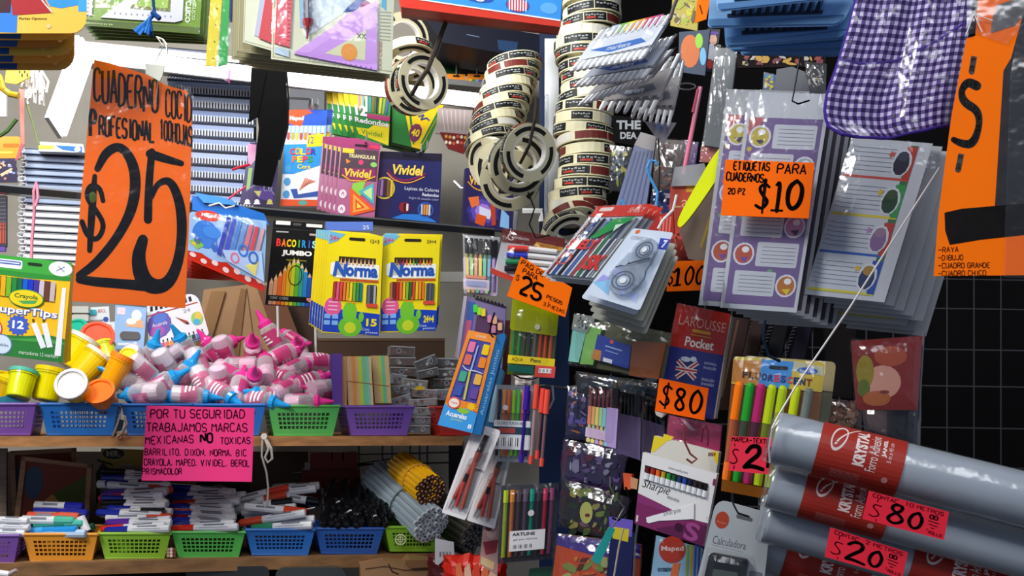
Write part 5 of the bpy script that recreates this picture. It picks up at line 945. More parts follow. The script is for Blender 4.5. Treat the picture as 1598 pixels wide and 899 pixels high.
# ================================================================== the hanging goods in the middle column
def pens_bag(name, label, q, D, cols, Wd=60, Hh=100, yaw=-6, cap=None, grp=None, film=True, top=None, bot=None, capf=.32):
    T = Thing(name, label, 'pen pack', (q[0][0]+q[1][0])/2, (q[0][1]+q[2][1])/2, D, yaw, group=grp); T.q = bil(q, Wd, Hh); n = len(cols)
    m = T.mb(); m.box(0, 0, Wd, Hh, -3, -2.4, (bot or '#d9dde2:trans')); m.build('back_sheet'); w = Wd*.92/n
    for i, c in enumerate(cols):
        x = Wd*.04+w*(i+.5); m = T.mb(); m.tube((x, Hh*.06, 2), (x, Hh*(capf), 2), w*.40, (cap or c)+':gloss', n=8); m.tube((x, Hh*capf, 2), (x, Hh*.92, 2), w*.32, c+':trans', n=8); m.tube((x, Hh*capf, 2), (x, Hh*.9, 2), w*.10, c+':gloss', n=6); m.build('pen')
    return T
def film(T, Wd, Hh, t=8, seed=1, k='#ffffff:film', n=8): m = T.mb(); m.pillow(-1, -1, Wd+1, Hh+1, t, k, n, 1.2, seed, False); return m.build('film')
PAS = ('#e8d88a', '#b8dc9c', '#f0b48c', '#f3e27a', '#8ad4b4', '#8cc4dc', '#c4a4dc')
T = pens_bag('pastel_pen_bag', 'clear bag of pastel pens with dark caps hanging under the rail', [(722, 366), (780, 370), (776, 462), (724, 458)], 2.06, PAS, 60, 96, cap='#3c3c40')
m = T.mb(); m.rr(0, 36, 60, 96, 3, -1, .2, '#d9c8e0:card'); m.build('insert'); m = T.mb()
for i, c in enumerate(PAS): m.box(5+i*7.4, 38, 10+i*7.4, 66, 5.2, 5.2, c)
m.rr(6, 66, 40, 71, 2, 5.4, 5.4, '#ee9a7c'); m.rr(0, 72, 46, 90, 2, 5, 5, '#ecd8ea'); m.rr(4, 75, 42, 84, 3, 5.4, 5.4, '#b4bce8')
for i in range(5): m.box(6+i*8, 88, 12+i*8, 94, 5.4, 5.4, PAS[(i*2) % 7])
m.build('print'); m = T.mb(); m.rr(48, 8, 58, 34, 4, 2, 6, '#17171b:gloss'); m.build('clasp'); film(T, 60, 94, 9, 3)
# red brown header with whiteboard markers
T = Thing('board_marker_pack', 'dark red header pack of board markers behind the 25 pesos card', 'marker pack', 830, 395, 1.62, -6)
T.q = bil([(786, 356), (880, 372), (872, 452), (772, 442)], 96, 90)
m = T.mb(); m.poly([(-2, 0), (98, 0), (98, 22), (60, 20), (0, 22)], -2, 0, '#6f1d18:card'); m.ring(14, 12, 6, 6, 1.6, .4, '#dccfc8', 14, 40, 320); m.text('alineacion', 16, 9, 42, 14, '#e6dcd4', .4); m.poly([(54, 14), (96, 16), (96, 24), (50, 22)], .4, .4, '#d89a2c'); m.text('WHITEBOARD', 58, 16, 88, 21, '#7a2418', .7); m.build('header')
m = T.mb(); m.poly([(0, 22), (98, 22), (96, 62), (84, 88), (-4, 76)], -3, -1, '#cdd0d4:card'); m.build('back_card')
for i, c in enumerate(('#e23a2c', '#2438c8', '#1f8a54', '#17171a')): m = T.mb(); m.tube((12, 32+i*11, 4), (44, 28+i*11, 4), 5, c+':gloss', n=10); m.tube((44, 28+i*11, 4), (88, 26+i*11, 4), 4.6, '#eceae8:plastic', n=10); m.build('board_marker')
m = T.mb(); m.poly([(-10, 66), (30, 78), (30, 86), (-6, 76)], 2, 6, '#c8402c:gloss'); m.build('eraser'); film(T, 96, 80, 14, 4)
# hook loops
def loop(label, pts, r, k, D, name='hook', cat='hook'): return strap(label, pts, r, k, D, name, cat)
loop('thin black hooks above the dark red header pack', [(824, 300, 2), (834, 326, 2), (826, 350, 2), (836, 372, 2), (858, 368, 4)], 1.3, '#1a1a1c:metal', 1.60)
loop('pale plastic bracket on the wall behind the header pack', [(815, 330, 0), (845, 330, 0), (845, 346, 0)], 5, '#e6e6e2:plastic', 2.2, 'bracket', 'bracket')
# highlighter bag yellow
T = pens_bag('highlighter_bag', 'lime lidded snap wallet of coloured pens under the 25 pesos card', [(801, 468), (872, 482), (862, 588), (791, 584)], 1.66, ('#2f9c5c', '#3fa86a', '#56606a', '#4a4e5c', '#7c8088', '#e2584c', '#e86a54', '#e87a5c'), 72, 108, cap='#bcc81e', bot='#97a81c:trans')
m = T.mb(); m.rr(-1, -2, 73, 44, 4, 5, 6, '#ccd81c:trans'); m.build('flap'); m = T.mb(); m.disc(42, 34, 4.5, 4.5, 6, 7.5, '#c3c9a4:gloss'); m.build('snap'); m = T.mb(); m.box(0, 80, 74, 92, 5.4, 5.8, '#e0c81c:card'); m.text('Pens', 36, 82, 52, 88, '#3a3210', 6, .02); m.text('AQUA', 6, 83, 24, 89, '#3a3210', 6); m.box(44, 92, 76, 110, 5.4, 5.8, '#dc4a44:card'); m.bars(50, 96, 70, 103, w=6.1); m.poly([(2, 94), (42, 94), (42, 106), (2, 104)], 5.4, 5.6, '#2f8c7c:trans'); m.build('insert'); film(T, 72, 108, 9, 6)
# notebooks / colourful cards behind column
T = Thing('coloured_card_stack', 'upright stack of colourful cards and erasers with bright clips behind the paint box', 'pack', 750, 520, 1.98, -4)
m = T.mb(); m.poly([(728, 462), (790, 476), (782, 600), (716, 560)], -8, 0, '#7c6f9c:card'); m.poly([(724, 462), (729, 462), (716, 560), (710, 556)], -8, 1, '#d6c8dc:card'); m.poly([(730, 470), (742, 472), (736, 520), (726, 516)], .3, .3, '#3f5fb0'); m.poly([(744, 494), (786, 500), (784, 540), (740, 520)], .5, .5, '#5a3a5c'); m.poly([(728, 500), (736, 500), (730, 548), (722, 545)], .5, .5, '#cf5a84')
for i, (a, b, c) in enumerate(((742, 480, '#4ae04a'), (748, 484, '#a8e83a'), (754, 486, '#f0d83a'), (764, 496, '#d88ab0'), (772, 498, '#e8b08c'), (780, 508, '#e8b48c'), (770, 512, '#c884a4'))): m.rr(a-3, b-4, a+4, b+8, 2, .6, 5, c+':gloss')
m.line([(742, 466), (790, 480)], 3, 1, '#2a2630'); m.build('card_stack'); m = T.mb()
for i in range(9): m.disc(740+i*5.5, 462+i*1.7, 1.6, 1.6, 0, 3, '#1c1a20')
m.build('wire_holes')
T = Thing('maroon_notebook', 'dark maroon ruler pack standing behind the snap wallet', 'pack', 785, 560, 2.02, -4); m = T.mb(); m.poly([(776, 500), (800, 500), (794, 700), (768, 700)], -8, 0, '#5c2a30:card'); m.build('pack')
# paint box
T = Thing('paint_set_box', 'orange and blue watercolour box with window, hung tilted over the shelf end', 'paint box', 735, 590, 1.58, -8)
T.q = bil([(731, 515), (775, 524), (737, 676), (683, 663)], 46, 150)
m = T.mb(); m.box(0, 0, 46, 150, -22, -1, '#d97a24:card'); m.poly([(0, 0), (46, 0), (46, 12), (0, 12)], -1, 0, '#f0923a:card'); m.poly([(0, 12), (6, 12), (4, 110), (0, 116)], -1, 0, '#ee8a2c:card'); m.poly([(40, 12), (46, 12), (46, 112), (42, 112)], -1, 0, '#ee8a2c:card'); m.poly([(0, 106), (46, 106), (46, 118), (0, 118)], -1, 0, '#ee8a2c:card')
m.poly([(0, 116), (14, 122), (30, 116), (46, 120), (46, 150), (0, 150)], -1, .2, '#3f9ce0:card'); m.disc(12, 112, 9, 9, .4, .4, '#e05a3c'); m.disc(12, 112, 7, 7, .6, .6, '#f3e4dc'); m.text('Crayola', 7, 110, 17, 114, '#c83a2c', .8); m.star(36, 112, 7, .5, '#f6c41c', 9, .6); m.disc(27, 121, 8, 4, .5, .5, '#8cc43a'); m.text('Acuarelas', 6, 125, 34, 133, '#f4f8fc', .6, .03); m.text('Jumbo', 14, 134, 30, 139, '#bfe0a0', .6); m.text('8', 38, 138, 43, 145, '#f4f8fc', .6, .03); m.text('Crayola', 14, 3, 30, 9, '#f8e0c8', .3); m.build('box')
for i, (a, b, c) in enumerate(((8, 16, '#e87aa8'), (30, 16, '#f3ca1c'), (8, 36, '#e0705c'), (30, 36, '#ee8a2c'), (8, 62, '#4aa884'), (30, 62, '#e8b44a'), (8, 84, '#3f5aa8'), (30, 84, '#6a4a9c'))): m = T.mb(); m.rr(a, b, a+10, b+16, 2, -1, 1.2, c+':gloss'); m.build('paint_pan')
m = T.mb(); m.poly([(6, 12), (40, 12), (42, 106), (4, 106)], -.9, -.9, '#4a4a9c:card'); m.build('tray'); m = T.mb(); m.line([(22, 20), (22, 60)], 2.4, 1.4, '#9ab0e8'); m.line([(21, 60), (24, 104)], 3, 1.5, '#cfc04a'); m.line(chaikin([(8, 54), (16, 60), (28, 58), (40, 60)]), 1.4, 2, '#e8e6f2'); m.build('brush')
T.q = None; m = T.mb(); m.poly([(775, 523), (787, 520), (789, 526), (750, 679), (737, 677)], -22, -1.2, '#1d6aa8:card'); m.build('box_side')
m = T.mb(); m.q = None
T.q = bil([(776, 540), (783, 541), (754, 655), (747, 653)], 8, 100); v, f = glyphs('Acuarelas Jumbo', 0.0); m.add([(7.5*b+0*a, 95-90*a, -.6) for a, b in v], [ff for ff in f], '#8fb8d0'); m.build('side_lettering'); T.q = None
strap('black hook over the orange watercolour box', [(772, 488, 4), (768, 500, 4), (764, 520, 4), (770, 527, 4)], 1.4, '#101012:metal', 1.57)
T = Thing('paint_set_box', 'second blue edged watercolour box seen edge on behind the orange one', 'paint box', 770, 600, 1.66, -8); m = T.mb(); m.poly([(764, 560), (786, 580), (768, 672), (752, 670)], -18, 0, '#2f6a94:card'); m.poly([(772, 600), (781, 602), (770, 660), (762, 658)], .4, .4, '#9ac0d4'); m.build('box')
# neon pens
T = pens_bag('ballpoint_wallet', 'snap wallet of neon ballpoint pens with barcode insert', [(775, 600), (832, 603), (826, 722), (768, 720)], 1.62, ('#2c3e5c', '#e89a4a', '#e8703c', '#a0e02c', '#58c83c', '#e0608a', '#34249c'), 58, 122, bot='#b9c0c8:trans', capf=.36)
m = T.mb(); m.rr(0, 56, 58, 102, 2, 5, 5.4, '#eceef0:card'); m.box(0, 66, 58, 78, 5.7, 5.7, '#24405c'); m.text('COLORES PUNTA FINA', 2, 58, 50, 63, '#3c4a5c', 5.8); m.box(8, 68, 34, 76, 5.9, 5.9, '#b8483c'); m.bars(2, 82, 40, 98, w=5.8); m.build('insert'); m = T.mb(); m.disc(17, 36, 4.4, 4.4, 6, 8, '#f0eee8:gloss'); m.build('snap'); film(T, 58, 120, 9, 7)
for i, (x, y0, y1, c, cc, lab) in enumerate(((823, 602, 722, '#4a2fae', '#3c22a4', 'violet ballpoint pen hanging loose beside the neon wallet'), (838, 600, 724, '#d8c4cc', '#f2503e', 'coral capped ballpoint pen, left of three hanging loose'), (848, 606, 716, '#8a6a74', '#f04a3c', 'coral capped ballpoint pen, middle of three hanging loose'), (855, 608, 728, '#9c8088', '#f2523e', 'coral capped ballpoint pen, right of three hanging loose'))):
    T = Thing('ballpoint_pen', lab, 'pen', x, 660, 1.60-.012*i, 0); m = T.mb(); m.tube((x-3, y0+36, 0), (x-9, y1-12, 0), 2.6, c+':trans', n=8); m.tube((x-3, y0+36, 0), (x-9, y1-12, 0), 1.2, cc+':gloss', n=6); m.build('barrel')
    m = T.mb(); m.tube((x, y0, 0), (x-3, y0+38, 0), 4.4, cc+':gloss', 4.8, 10); m.build('cap'); m = T.mb(); m.tube((x-9, y1-13, 0), (x-10, y1, 0), 3.6, cc+':gloss', n=8); m.build('end_plug')
strap('twisted grey wire running right behind the neon pens', [(800, 606, 0), (850, 602, 2), (880, 606, 2), (910, 602, 2), (960, 604, 2)], 2.2, '#6f6e6c:metal', 1.70, 'wire_rod', 'wire')
strap('bent pale hook end hanging right of the coral pens', [(862, 602, 2), (864, 624, 6), (858, 638, 6), (850, 640, 6)], 2, '#8c9aa4:metal', 1.66)
strap('thin grey wire loop below the lime snap wallet', [(800, 584, 2), (812, 590, 3), (830, 592, 3), (846, 586, 3)], 1.4, '#3c3c3e:metal', 1.68, 'wire', 'wire')
# gel pens lower
T = pens_bag('gel_pen_wallet', 'dark snap wallet of slim gel pens with white label at the bottom', [(782, 758), (872, 754), (864, 872), (776, 880)], 1.58, ('#b8cc2c', '#e08a3c', '#5c4a50', '#6a5a6c', '#1f9c84', '#3c3c44', '#c83c5c', '#8a4a70'), 90, 122, bot='#4a4650:trans', capf=.22)
m = T.mb(); m.box(18, 72, 74, 104, 5, 5.4, '#e4e0e2:card'); m.text('ARTLINE', 22, 75, 58, 80, '#2c2a2c', 5.7, .03); m.text('gel pen colores', 24, 84, 62, 88, '#5c5a5c', 5.7); m.bars(24, 93, 54, 101, w=5.8, bg=None); m.build('insert'); m = T.mb(); m.disc(50, 45, 5, 5, 6, 8, '#d6d4d2:gloss'); m.build('snap'); m = T.mb(); m.line([(0, 58), (90, 56)], 1, 7, '#b8b4bc:film'); m.build('flap_edge'); film(T, 90, 122, 9, 9)
T = Thing('green_pouch', 'dark green pouch below the gel pen wallet at the bottom edge', 'pouch', 850, 892, 1.6, -6); m = T.mb(); m.poly([(826, 888), (868, 884), (890, 897), (896, 930), (820, 930)], -6, 0, '#1c4a30:gloss'); m.build('pouch')
T = Thing('pink_figure_card', 'pale card with dull red print standing left of the gel pen wallet', 'card', 765, 840, 1.66, -6); m = T.mb(); m.poly([(756, 800), (782, 804), (776, 899), (748, 880)], -3, 0, '#b08a84:card'); m.disc(767, 832, 8, 9, .3, .3, '#c9a49c'); m.disc(763, 824, 5, 5, .5, .5, '#7a2c30'); m.poly([(754, 846), (778, 842), (774, 862), (758, 866)], .5, .5, '#8c3038'); m.poly([(752, 868), (772, 878), (770, 890), (750, 880)], .5, .5, '#d4b484'); m.build('card')
# compass blisters
def compass(i, q, D, lab):
    T = Thing('compass_blister', lab, 'compass', q[0][0], 750, D, -10); T.q = bil(q, 50, 160)
    m = T.mb(); m.rr(0, 0, 50, 160, (10, 6, 3, 3), -2, 0, '#e6e2e2:card'); m.poly([(14, 60), (44, 40), (46, 140), (8, 150)], .3, .3, '#b9b4b4:card'); m.build('card')
    m = T.mb(); m.tube((30, 14, 4), (28, 44, 5), 5, '#2a1c1e:gloss', 6, 10); m.tube((28, 44, 5), (27, 60, 5), 7, '#9c4a3c:gloss', 5, 10); m.tube((27, 58, 5), (14, 130, 5), 4.5, '#a84c3e:gloss', 4, 10); m.tube((27, 58, 5), (36, 142, 5), 4.5, '#b45848:gloss', 4, 10); m.tube((14, 130, 5), (11, 148, 4), 2.2, '#c9c9cc:metal', .8); m.tube((22, 96, 7), (24, 142, 6), 3.6, '#c8403c:gloss', 3, 8); m.tube((22, 84, 7), (22, 98, 7), 4, '#1e1a1c:gloss', n=8); m.tube((17, 70, 5), (42, 70, 5), 1.8, '#d8d4d2:metal'); m.build('compass')
    m = T.mb(); m.pillow(4, 6, 46, 154, 13, '#ffffff:film', 8, 1, 12+i, False); m.build('blister'); return T
compass(0, [(741, 660), (782, 672), (726, 812), (689, 800)], 1.60, 'compass blister card, left and front of the two hanging tilted')
compass(1, [(770, 690), (800, 700), (772, 826), (728, 812)], 1.65, 'compass blister card, right and rear of the two hanging tilted')
T = Thing('blue_wrapped_edge', 'narrow blue tube behind the neon pens', 'tube', 808, 650, 1.74, -6); m = T.mb(); m.box(768, 606, 776, 700, -6, 0, '#2f4a74:card'); m.build('tube')
T = Thing('folded_tissue_pack', 'small white crumpled tissue under the lime snap wallet', 'tissue', 820, 594, 1.74, 0); m = T.mb(); m.pillow(804, 586, 834, 604, 5, '#cfc4c0:paper', 6, 3, 3); m.build('tissue')
# ================================================================== top left goods
def fan(i, x1, y0, y1, c, D):
    T = Thing('yellow_edged_card', ['topmost yellow edged card pack with blue and red print, upper left', 'yellow edged card pack fanned second from top, upper left', 'brownish yellow edged card pack in shade, third from top', 'yellow edged card pack with blue corner, fourth from top', 'yellow edged card pack fifth from top, upper left', 'lowest yellow edged card pack of the upper left fan'][i], 'card pack', 50, (y0+y1)/2, D, 10)
    m = T.mb(); m.rr(-40, y0-50, x1, y1, (4, 4, 24, 4), -2, 0, c+':card'); m.poly([(-40, y0-6+i % 2*2), (28+i % 3*8-12*(i > 1), y0-6), (26+i % 3*6-12*(i > 1), y1-1), (-40, y1-3)], .3, .3, '#1d4f9c' if i else '#2c7ad8')
    if i in (0, 3): m.poly([(x1-13, y0-50), (x1, y0-50), (x1, y0-4+10*(i == 0)), (x1-13, y0-4+10*(i == 0))], .3, .3, '#3a9ce8')
    if i == 0:
        m.poly([(-40, -30), (x1-13, -30), (x1-13, 8), (96, 13), (78, 10), (70, -4)], .3, .3, '#2f8fe6'); m.poly([(14, -20), (58, -20), (82, 20), (20, 24)], .5, .5, '#a81f24'); m.poly([(-30, -30), (20, -30), (16, 20), (-30, 20)], .6, .6, '#3c1420'); m.line([(58, -10), (70, 6), (82, 20)], 2, .8, '#e6dcd8'); m.text('Partes Optacos', 30, 27, 73, 32, '#4a3414', .5, .01)
    else: m.text(['', 'Optacos', 'Optacos', 'Partes Optacos', 'Optacos', 'Optacos'][i], 34, y1-16, 66, y1-12, '#6a4c18', .5)
    m.disc(85+(i % 3-1)*9-8*(i > 2), y1-11, 4, 3.5, .4, .6, '#e8c88c:gloss', 12); m.build('card')
for i, a in enumerate(((135, 12, 52, '#e8bc48', 1.28), (120, 42, 62, '#dcae44', 1.295), (104, 56, 74, '#a87838', 1.31), (116, 52, 86, '#dcb048', 1.32), (108, 76, 98, '#c49440', 1.335), (116, 70, 109, '#cf9e48', 1.35))): fan(i, *a)
# green geometry set bags
def geo(i):
    T = Thing('geometry_set', ['green geometry set with pale set squares, front one at the top left', 'green geometry set bag at the top left, '+BEH[i]+' one'][i > 0], 'geometry set', 225, 30, 1.62+.014*i, 6, group='green geometry sets behind' if i else None)
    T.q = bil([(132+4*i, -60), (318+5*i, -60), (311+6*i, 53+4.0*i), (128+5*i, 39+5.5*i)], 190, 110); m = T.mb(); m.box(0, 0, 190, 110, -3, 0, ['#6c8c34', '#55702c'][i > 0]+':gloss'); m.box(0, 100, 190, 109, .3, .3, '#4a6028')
    if not i: m.text('geometria', 4, 104, 50, 108, '#c3d09c', .6)
    m.build('bag'); 
    if i: return
    m = T.mb(); m.poly([(0, 0), (16, 0), (16, 93), (0, 93)], .5, 3, '#b9b9c4:plastic')
    for j in range(7): m.box(8, 44+j*7, 11, 47+j*7, 3.2, 3.2, '#8a8a98')
    m.build('ruler'); m = T.mb(); m.poly([(30, 96), (150, 0), (162, 0), (162, 92), (150, 96)], .5, 3, '#b4b6c4:plastic'); m.poly([(74, 78), (142, 20), (142, 80)], 3.2, 3.2, '#5c6430:card'); m.poly([(82, 74), (138, 28), (138, 75)], 3.4, 3.4, '#7c9c34:card')
    for j in range(11): m.box(52+j*9, 86, 54+j*9, 89, 3.2, 3.2, '#7c7c8c')
    m.build('set_square'); m = T.mb(); v, f = glyphs('PROTRACTICO', .02); m.add([(166+8*b, 20+74*(a), 1) for a, b in v], [ff[::-1] for ff in f], '#dfe6d4'); m.add([(177+5*b, 30+60*a, 1) for a, b in v], [ff[::-1] for ff in f], '#b8c8a0'); m.build('lettering')
    film(T, 190, 108, 10, 12)
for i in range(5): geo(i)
strap('dark blue cord with hook above the large orange sign', [(242, -10, 10), (244, 14, 12), (246, 26, 12), (238, 36, 12), (241, 60, 10)], 2.4, '#1c3f6a:cloth', 1.52, 'blue_string', 'cord')
T = Thing('blue_tassel', 'bright blue yarn tassel knotted on the cord above the large sign', 'tassel', 228, 45, 1.50); m = T.mb()
for i in range(12): m.path([(240, 22, 2), (230+i*.5, 32, i % 4), (209+i*2.6, 48+i % 5*2, i % 5)], 1.9, ['#2c6cc0:cloth', '#3f86d0:cloth', '#1f4f98:cloth'][i % 3], 5)
m.tube((238, 20, 2), (250, 30, 2), 4, '#1c3f78:cloth', n=8); m.build('tassel')
T = Thing('sign_hook', 'curved silver wire hook under the blue tassel', 'hook', 252, 65, 1.50); m = T.mb(); m.path([(244, 58, 0), (254, 62, 0), (260, 70, 0), (261, 84, 0)], 1.5, '#bdb8b0:metal'); m.build('hook')
T = Thing('binder_clip', 'black and cream clip holding the top of the large orange sign', 'clip', 240, 108, 1.36, 6); m = T.mb(); m.poly([(228, 100), (258, 104), (254, 120), (250, 128), (228, 116)], 1, 4, '#cfd0c0:plastic'); m.build('clip')
# yellow and green rulers in bag
T = Thing('ruler_bag', 'clear bag with upright yellow and green rulers left of the cream geometry sets', 'rulers', 345, 60, 1.50, 8)
m = T.mb(); m.poly([(330, -20), (349, -20), (338, 104), (321, 103)], -1, 2, '#e8d81c:plastic')
for j in range(4): m.disc(339-j*2, 14+j*26, 1.5, 1.5, 2.2, 2.2, '#8c7a10', 6)
m.build('yellow_ruler'); m = T.mb(); m.poly([(349, -20), (359, -20), (355, 100), (340, 104)], -2, 1, '#28b048:plastic'); m.build('green_ruler'); m = T.mb(); m.poly([(326, -20), (362, -20), (360, 96), (359, 130), (340, 122), (317, 102)], 4, 4.5, '#ffffff:film'); m.poly([(357, 112), (361, 112), (359, 132), (355, 128)], 4.6, 5, '#e07ac0:trans'); m.build('bag')
T = Thing('dark_blue_folder', 'narrow dark navy folder edge between green ruler and geometry sets', 'folder', 366, 20, 1.56, 8); m = T.mb(); m.poly([(356, -20), (378, -20), (366, 34), (358, 34)], -2, 0, '#16204a:card'); m.build('folder')
# cream colour geometry sets
def geo2(i):
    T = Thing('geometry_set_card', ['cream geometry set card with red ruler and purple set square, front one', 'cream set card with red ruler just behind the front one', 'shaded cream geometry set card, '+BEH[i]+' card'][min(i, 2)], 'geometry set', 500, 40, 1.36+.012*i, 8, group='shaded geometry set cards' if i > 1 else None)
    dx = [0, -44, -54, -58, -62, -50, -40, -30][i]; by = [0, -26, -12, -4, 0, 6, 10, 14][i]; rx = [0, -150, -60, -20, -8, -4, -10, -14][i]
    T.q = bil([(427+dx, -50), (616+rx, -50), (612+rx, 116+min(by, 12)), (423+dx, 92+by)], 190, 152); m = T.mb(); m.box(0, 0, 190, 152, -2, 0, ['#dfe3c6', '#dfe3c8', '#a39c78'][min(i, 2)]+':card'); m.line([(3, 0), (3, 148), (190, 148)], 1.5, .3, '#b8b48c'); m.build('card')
    if i == 1: m = T.mb(); m.poly([(60, 40), (130, 40), (116, 140), (40, 132)], .3, 1.6, '#b9c0d4:plastic'); m.poly([(80, 40), (150, 40), (140, 142), (56, 136)], 1.6, 3, '#d03a44:plastic'); m.build('ruler')
    if i: return
    m = T.mb(); m.poly([(8, 0), (32, 0), (29, 130), (5, 126)], .3, 3, '#e04a5c:plastic')
    for j in range(16): m.box(25, 20+j*6.6, 29, 21+j*6.6, 3.2, 3.2, '#8c2030')
    m.build('red_ruler'); m = T.mb(); m.poly([(6, 132), (28, 134), (28, 146), (5, 142)], .3, 2, '#b9cfe0:plastic'); m.build('blue_ruler')
    m = T.mb(); m.poly([(36, 140), (164, 52), (166, 150)], .3, 3.4, '#c48ae0:plastic'); m.poly([(84, 134), (148, 92), (147, 138)], 3.6, 3.6, '#dde0b8:card'); m.disc(122, 128, 13, 13, 3.8, 3.8, '#eea04a', 18); m.poly([(36, 138), (100, 88), (116, 72), (164, 48), (164, 56), (60, 136)], 3.5, 3.5, '#cf9ae8:plastic')
    for j in range(13): m.box(60+j*8, 143+j*.3, 61.5+j*8, 147+j*.3, 3.7, 3.7, '#6a3c8c')
    m.text('xx', 133, 99, 148, 106, '#4a4a50', 3.8); m.build('set_square'); m = T.mb(); m.poly([(56, 0), (100, 0), (140, 30), (110, 70), (52, 112), (48, 60)], .5, .5, '#d4e2ea:card'); m.poly([(110, 68), (150, 28), (164, 10), (164, 30), (130, 64)], .7, .7, '#3d5aa8:card'); m.disc(146, 56, 9, 7, .9, .9, '#a03c7c'); m.poly([(40, 30), (52, 34), (50, 96), (44, 96)], .6, .6, '#9ac4dc:card'); m.build('printed_picture')
    m = T.mb(); m.tube((54, 30, 4), (56, 84, 4), 7, '#a8adb4:metal', 7, 10); m.tube((56, 84, 4), (56, 98, 4), 9, '#a03038:gloss', 6, 10); m.tube((56, 98, 4), (56, 114, 4), 2.4, '#8c2a34:gloss', 1.2, 8); m.build('compass')
    m = T.mb(); 
    for a in range(9):
        for b in range(9): m.disc(170+a*1.9, 64+b*5, .6, 1.1, .5, .5, '#8c8c78', 5)
    v, f = glyphs('COLORES', .04); m.add([(168+5*(1-b), 148-42*(a), .6) for a, b in v], f, '#c89a8c'); m.poly([(172, 40), (178, 40), (178, 62), (170, 56)], .5, .5, '#6cbce0'); m.build('lettering')
    film(T, 190, 150, 10, 14)
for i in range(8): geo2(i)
# red and blue boxes at the very top
def redbox(i):
    T = Thing('picture_box', ['red box with bright blue printed face at the very top centre', 'red box lying under the blue printed one at the top'][i > 0], 'box', 745, 10, 1.62+.03*i, 4, group='red boxes at the top' if i > 1 else None)
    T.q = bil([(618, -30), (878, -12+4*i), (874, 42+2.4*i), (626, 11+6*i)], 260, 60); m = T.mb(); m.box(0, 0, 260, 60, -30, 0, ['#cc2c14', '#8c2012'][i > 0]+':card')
    if not i:
        m.poly([(30, 0), (260, 0), (260, 48), (36, 38)], .3, .3, '#2f8fe0'); m.line([(30, 38), (260, 49)], 2.5, .6, '#e8f0f6'); m.disc(190, 30, 17, 12, .7, .7, '#c4304a')
        for j in range(7): m.box(176+j*4.4, 20, 178+j*4.4, 40, .9, .9, '#f0f2f6')
        m.disc(190, 30, 19, 14, .6, .6, '#1f4fa8'); m.disc(130, 24, 22, 8, .6, .6, '#1f4fa8'); m.text('8', 123, 18, 137, 30, '#e8ecf4', .9, .03); m.disc(240, 30, 14, 10, .6, .6, '#5aa8ec')
    m.build('box')
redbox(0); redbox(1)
# ================================================================== packs of white capped markers
def mpack(i, q, D, lab, rows=1):
    T = Thing('marker_pack', lab, 'marker pack', q[3][0]+60, q[3][1]-20, D, -16); T.q = bil(q, 120, 60)
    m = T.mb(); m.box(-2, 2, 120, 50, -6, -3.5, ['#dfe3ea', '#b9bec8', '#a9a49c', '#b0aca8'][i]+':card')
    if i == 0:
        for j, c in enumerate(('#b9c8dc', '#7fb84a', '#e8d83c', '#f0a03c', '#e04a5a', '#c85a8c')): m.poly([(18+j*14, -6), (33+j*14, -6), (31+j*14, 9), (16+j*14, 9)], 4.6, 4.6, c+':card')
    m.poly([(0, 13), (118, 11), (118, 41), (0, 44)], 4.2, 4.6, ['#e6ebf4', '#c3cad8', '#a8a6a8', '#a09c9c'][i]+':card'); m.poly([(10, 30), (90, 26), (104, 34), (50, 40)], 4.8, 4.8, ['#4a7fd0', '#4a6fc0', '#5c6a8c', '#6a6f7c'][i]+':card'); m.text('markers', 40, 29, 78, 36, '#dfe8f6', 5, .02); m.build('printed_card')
    n = 12 if i < 3 else 7
    for j in range(n):
        x = 5+j*(110/(n-1))
        m = T.mb(); m.tube((x, 4, 0), (x, 42, 0), 3.9, '#e2e4e6:plastic', n=8); m.tube((x, 47, 2), (x, 58, 3), 5.7, '#fbfcfc:card', 5.5, 12); m.tube((x, 58, 3), (x, 62, 4), 5.5, '#fbfcfc:card', 3.4, 12); m.tube((x, -3, 1), (x, 13, 1), 4.9, '#f6f7f8:gloss', n=8); m.build('marker')
    m = T.mb(); m.pillow(-4, -8, 124, 40, 8, '#ffffff:film', 8, 1, i, False); m.build('film'); return T
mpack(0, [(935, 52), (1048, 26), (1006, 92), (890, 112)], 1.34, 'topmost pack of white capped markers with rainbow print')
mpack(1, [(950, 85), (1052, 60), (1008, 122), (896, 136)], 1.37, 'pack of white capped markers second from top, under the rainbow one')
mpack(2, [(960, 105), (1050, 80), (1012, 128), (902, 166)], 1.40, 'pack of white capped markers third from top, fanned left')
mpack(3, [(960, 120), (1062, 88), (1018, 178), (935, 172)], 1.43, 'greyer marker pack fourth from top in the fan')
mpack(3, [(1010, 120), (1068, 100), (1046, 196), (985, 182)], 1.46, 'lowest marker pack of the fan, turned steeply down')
T = Thing('clear_wallet', 'empty clear wallet corner poking down under the marker packs', 'wallet', 1020, 200, 1.48, -16); m = T.mb(); m.poly([(1006, 190), (1056, 192), (1038, 222), (1024, 216)], 0, 2, '#c7c4cc:trans'); m.poly([(1018, 192), (1044, 193), (1032, 208)], 2.3, 2.3, '#7a84ac:card'); m.build('wallet')
strap('dark strap holding the top of the marker packs fan', [(1060, -10, 8), (1050, 14, 8), (1044, 34, 10)], 3, '#5c5048:plastic', 1.32)
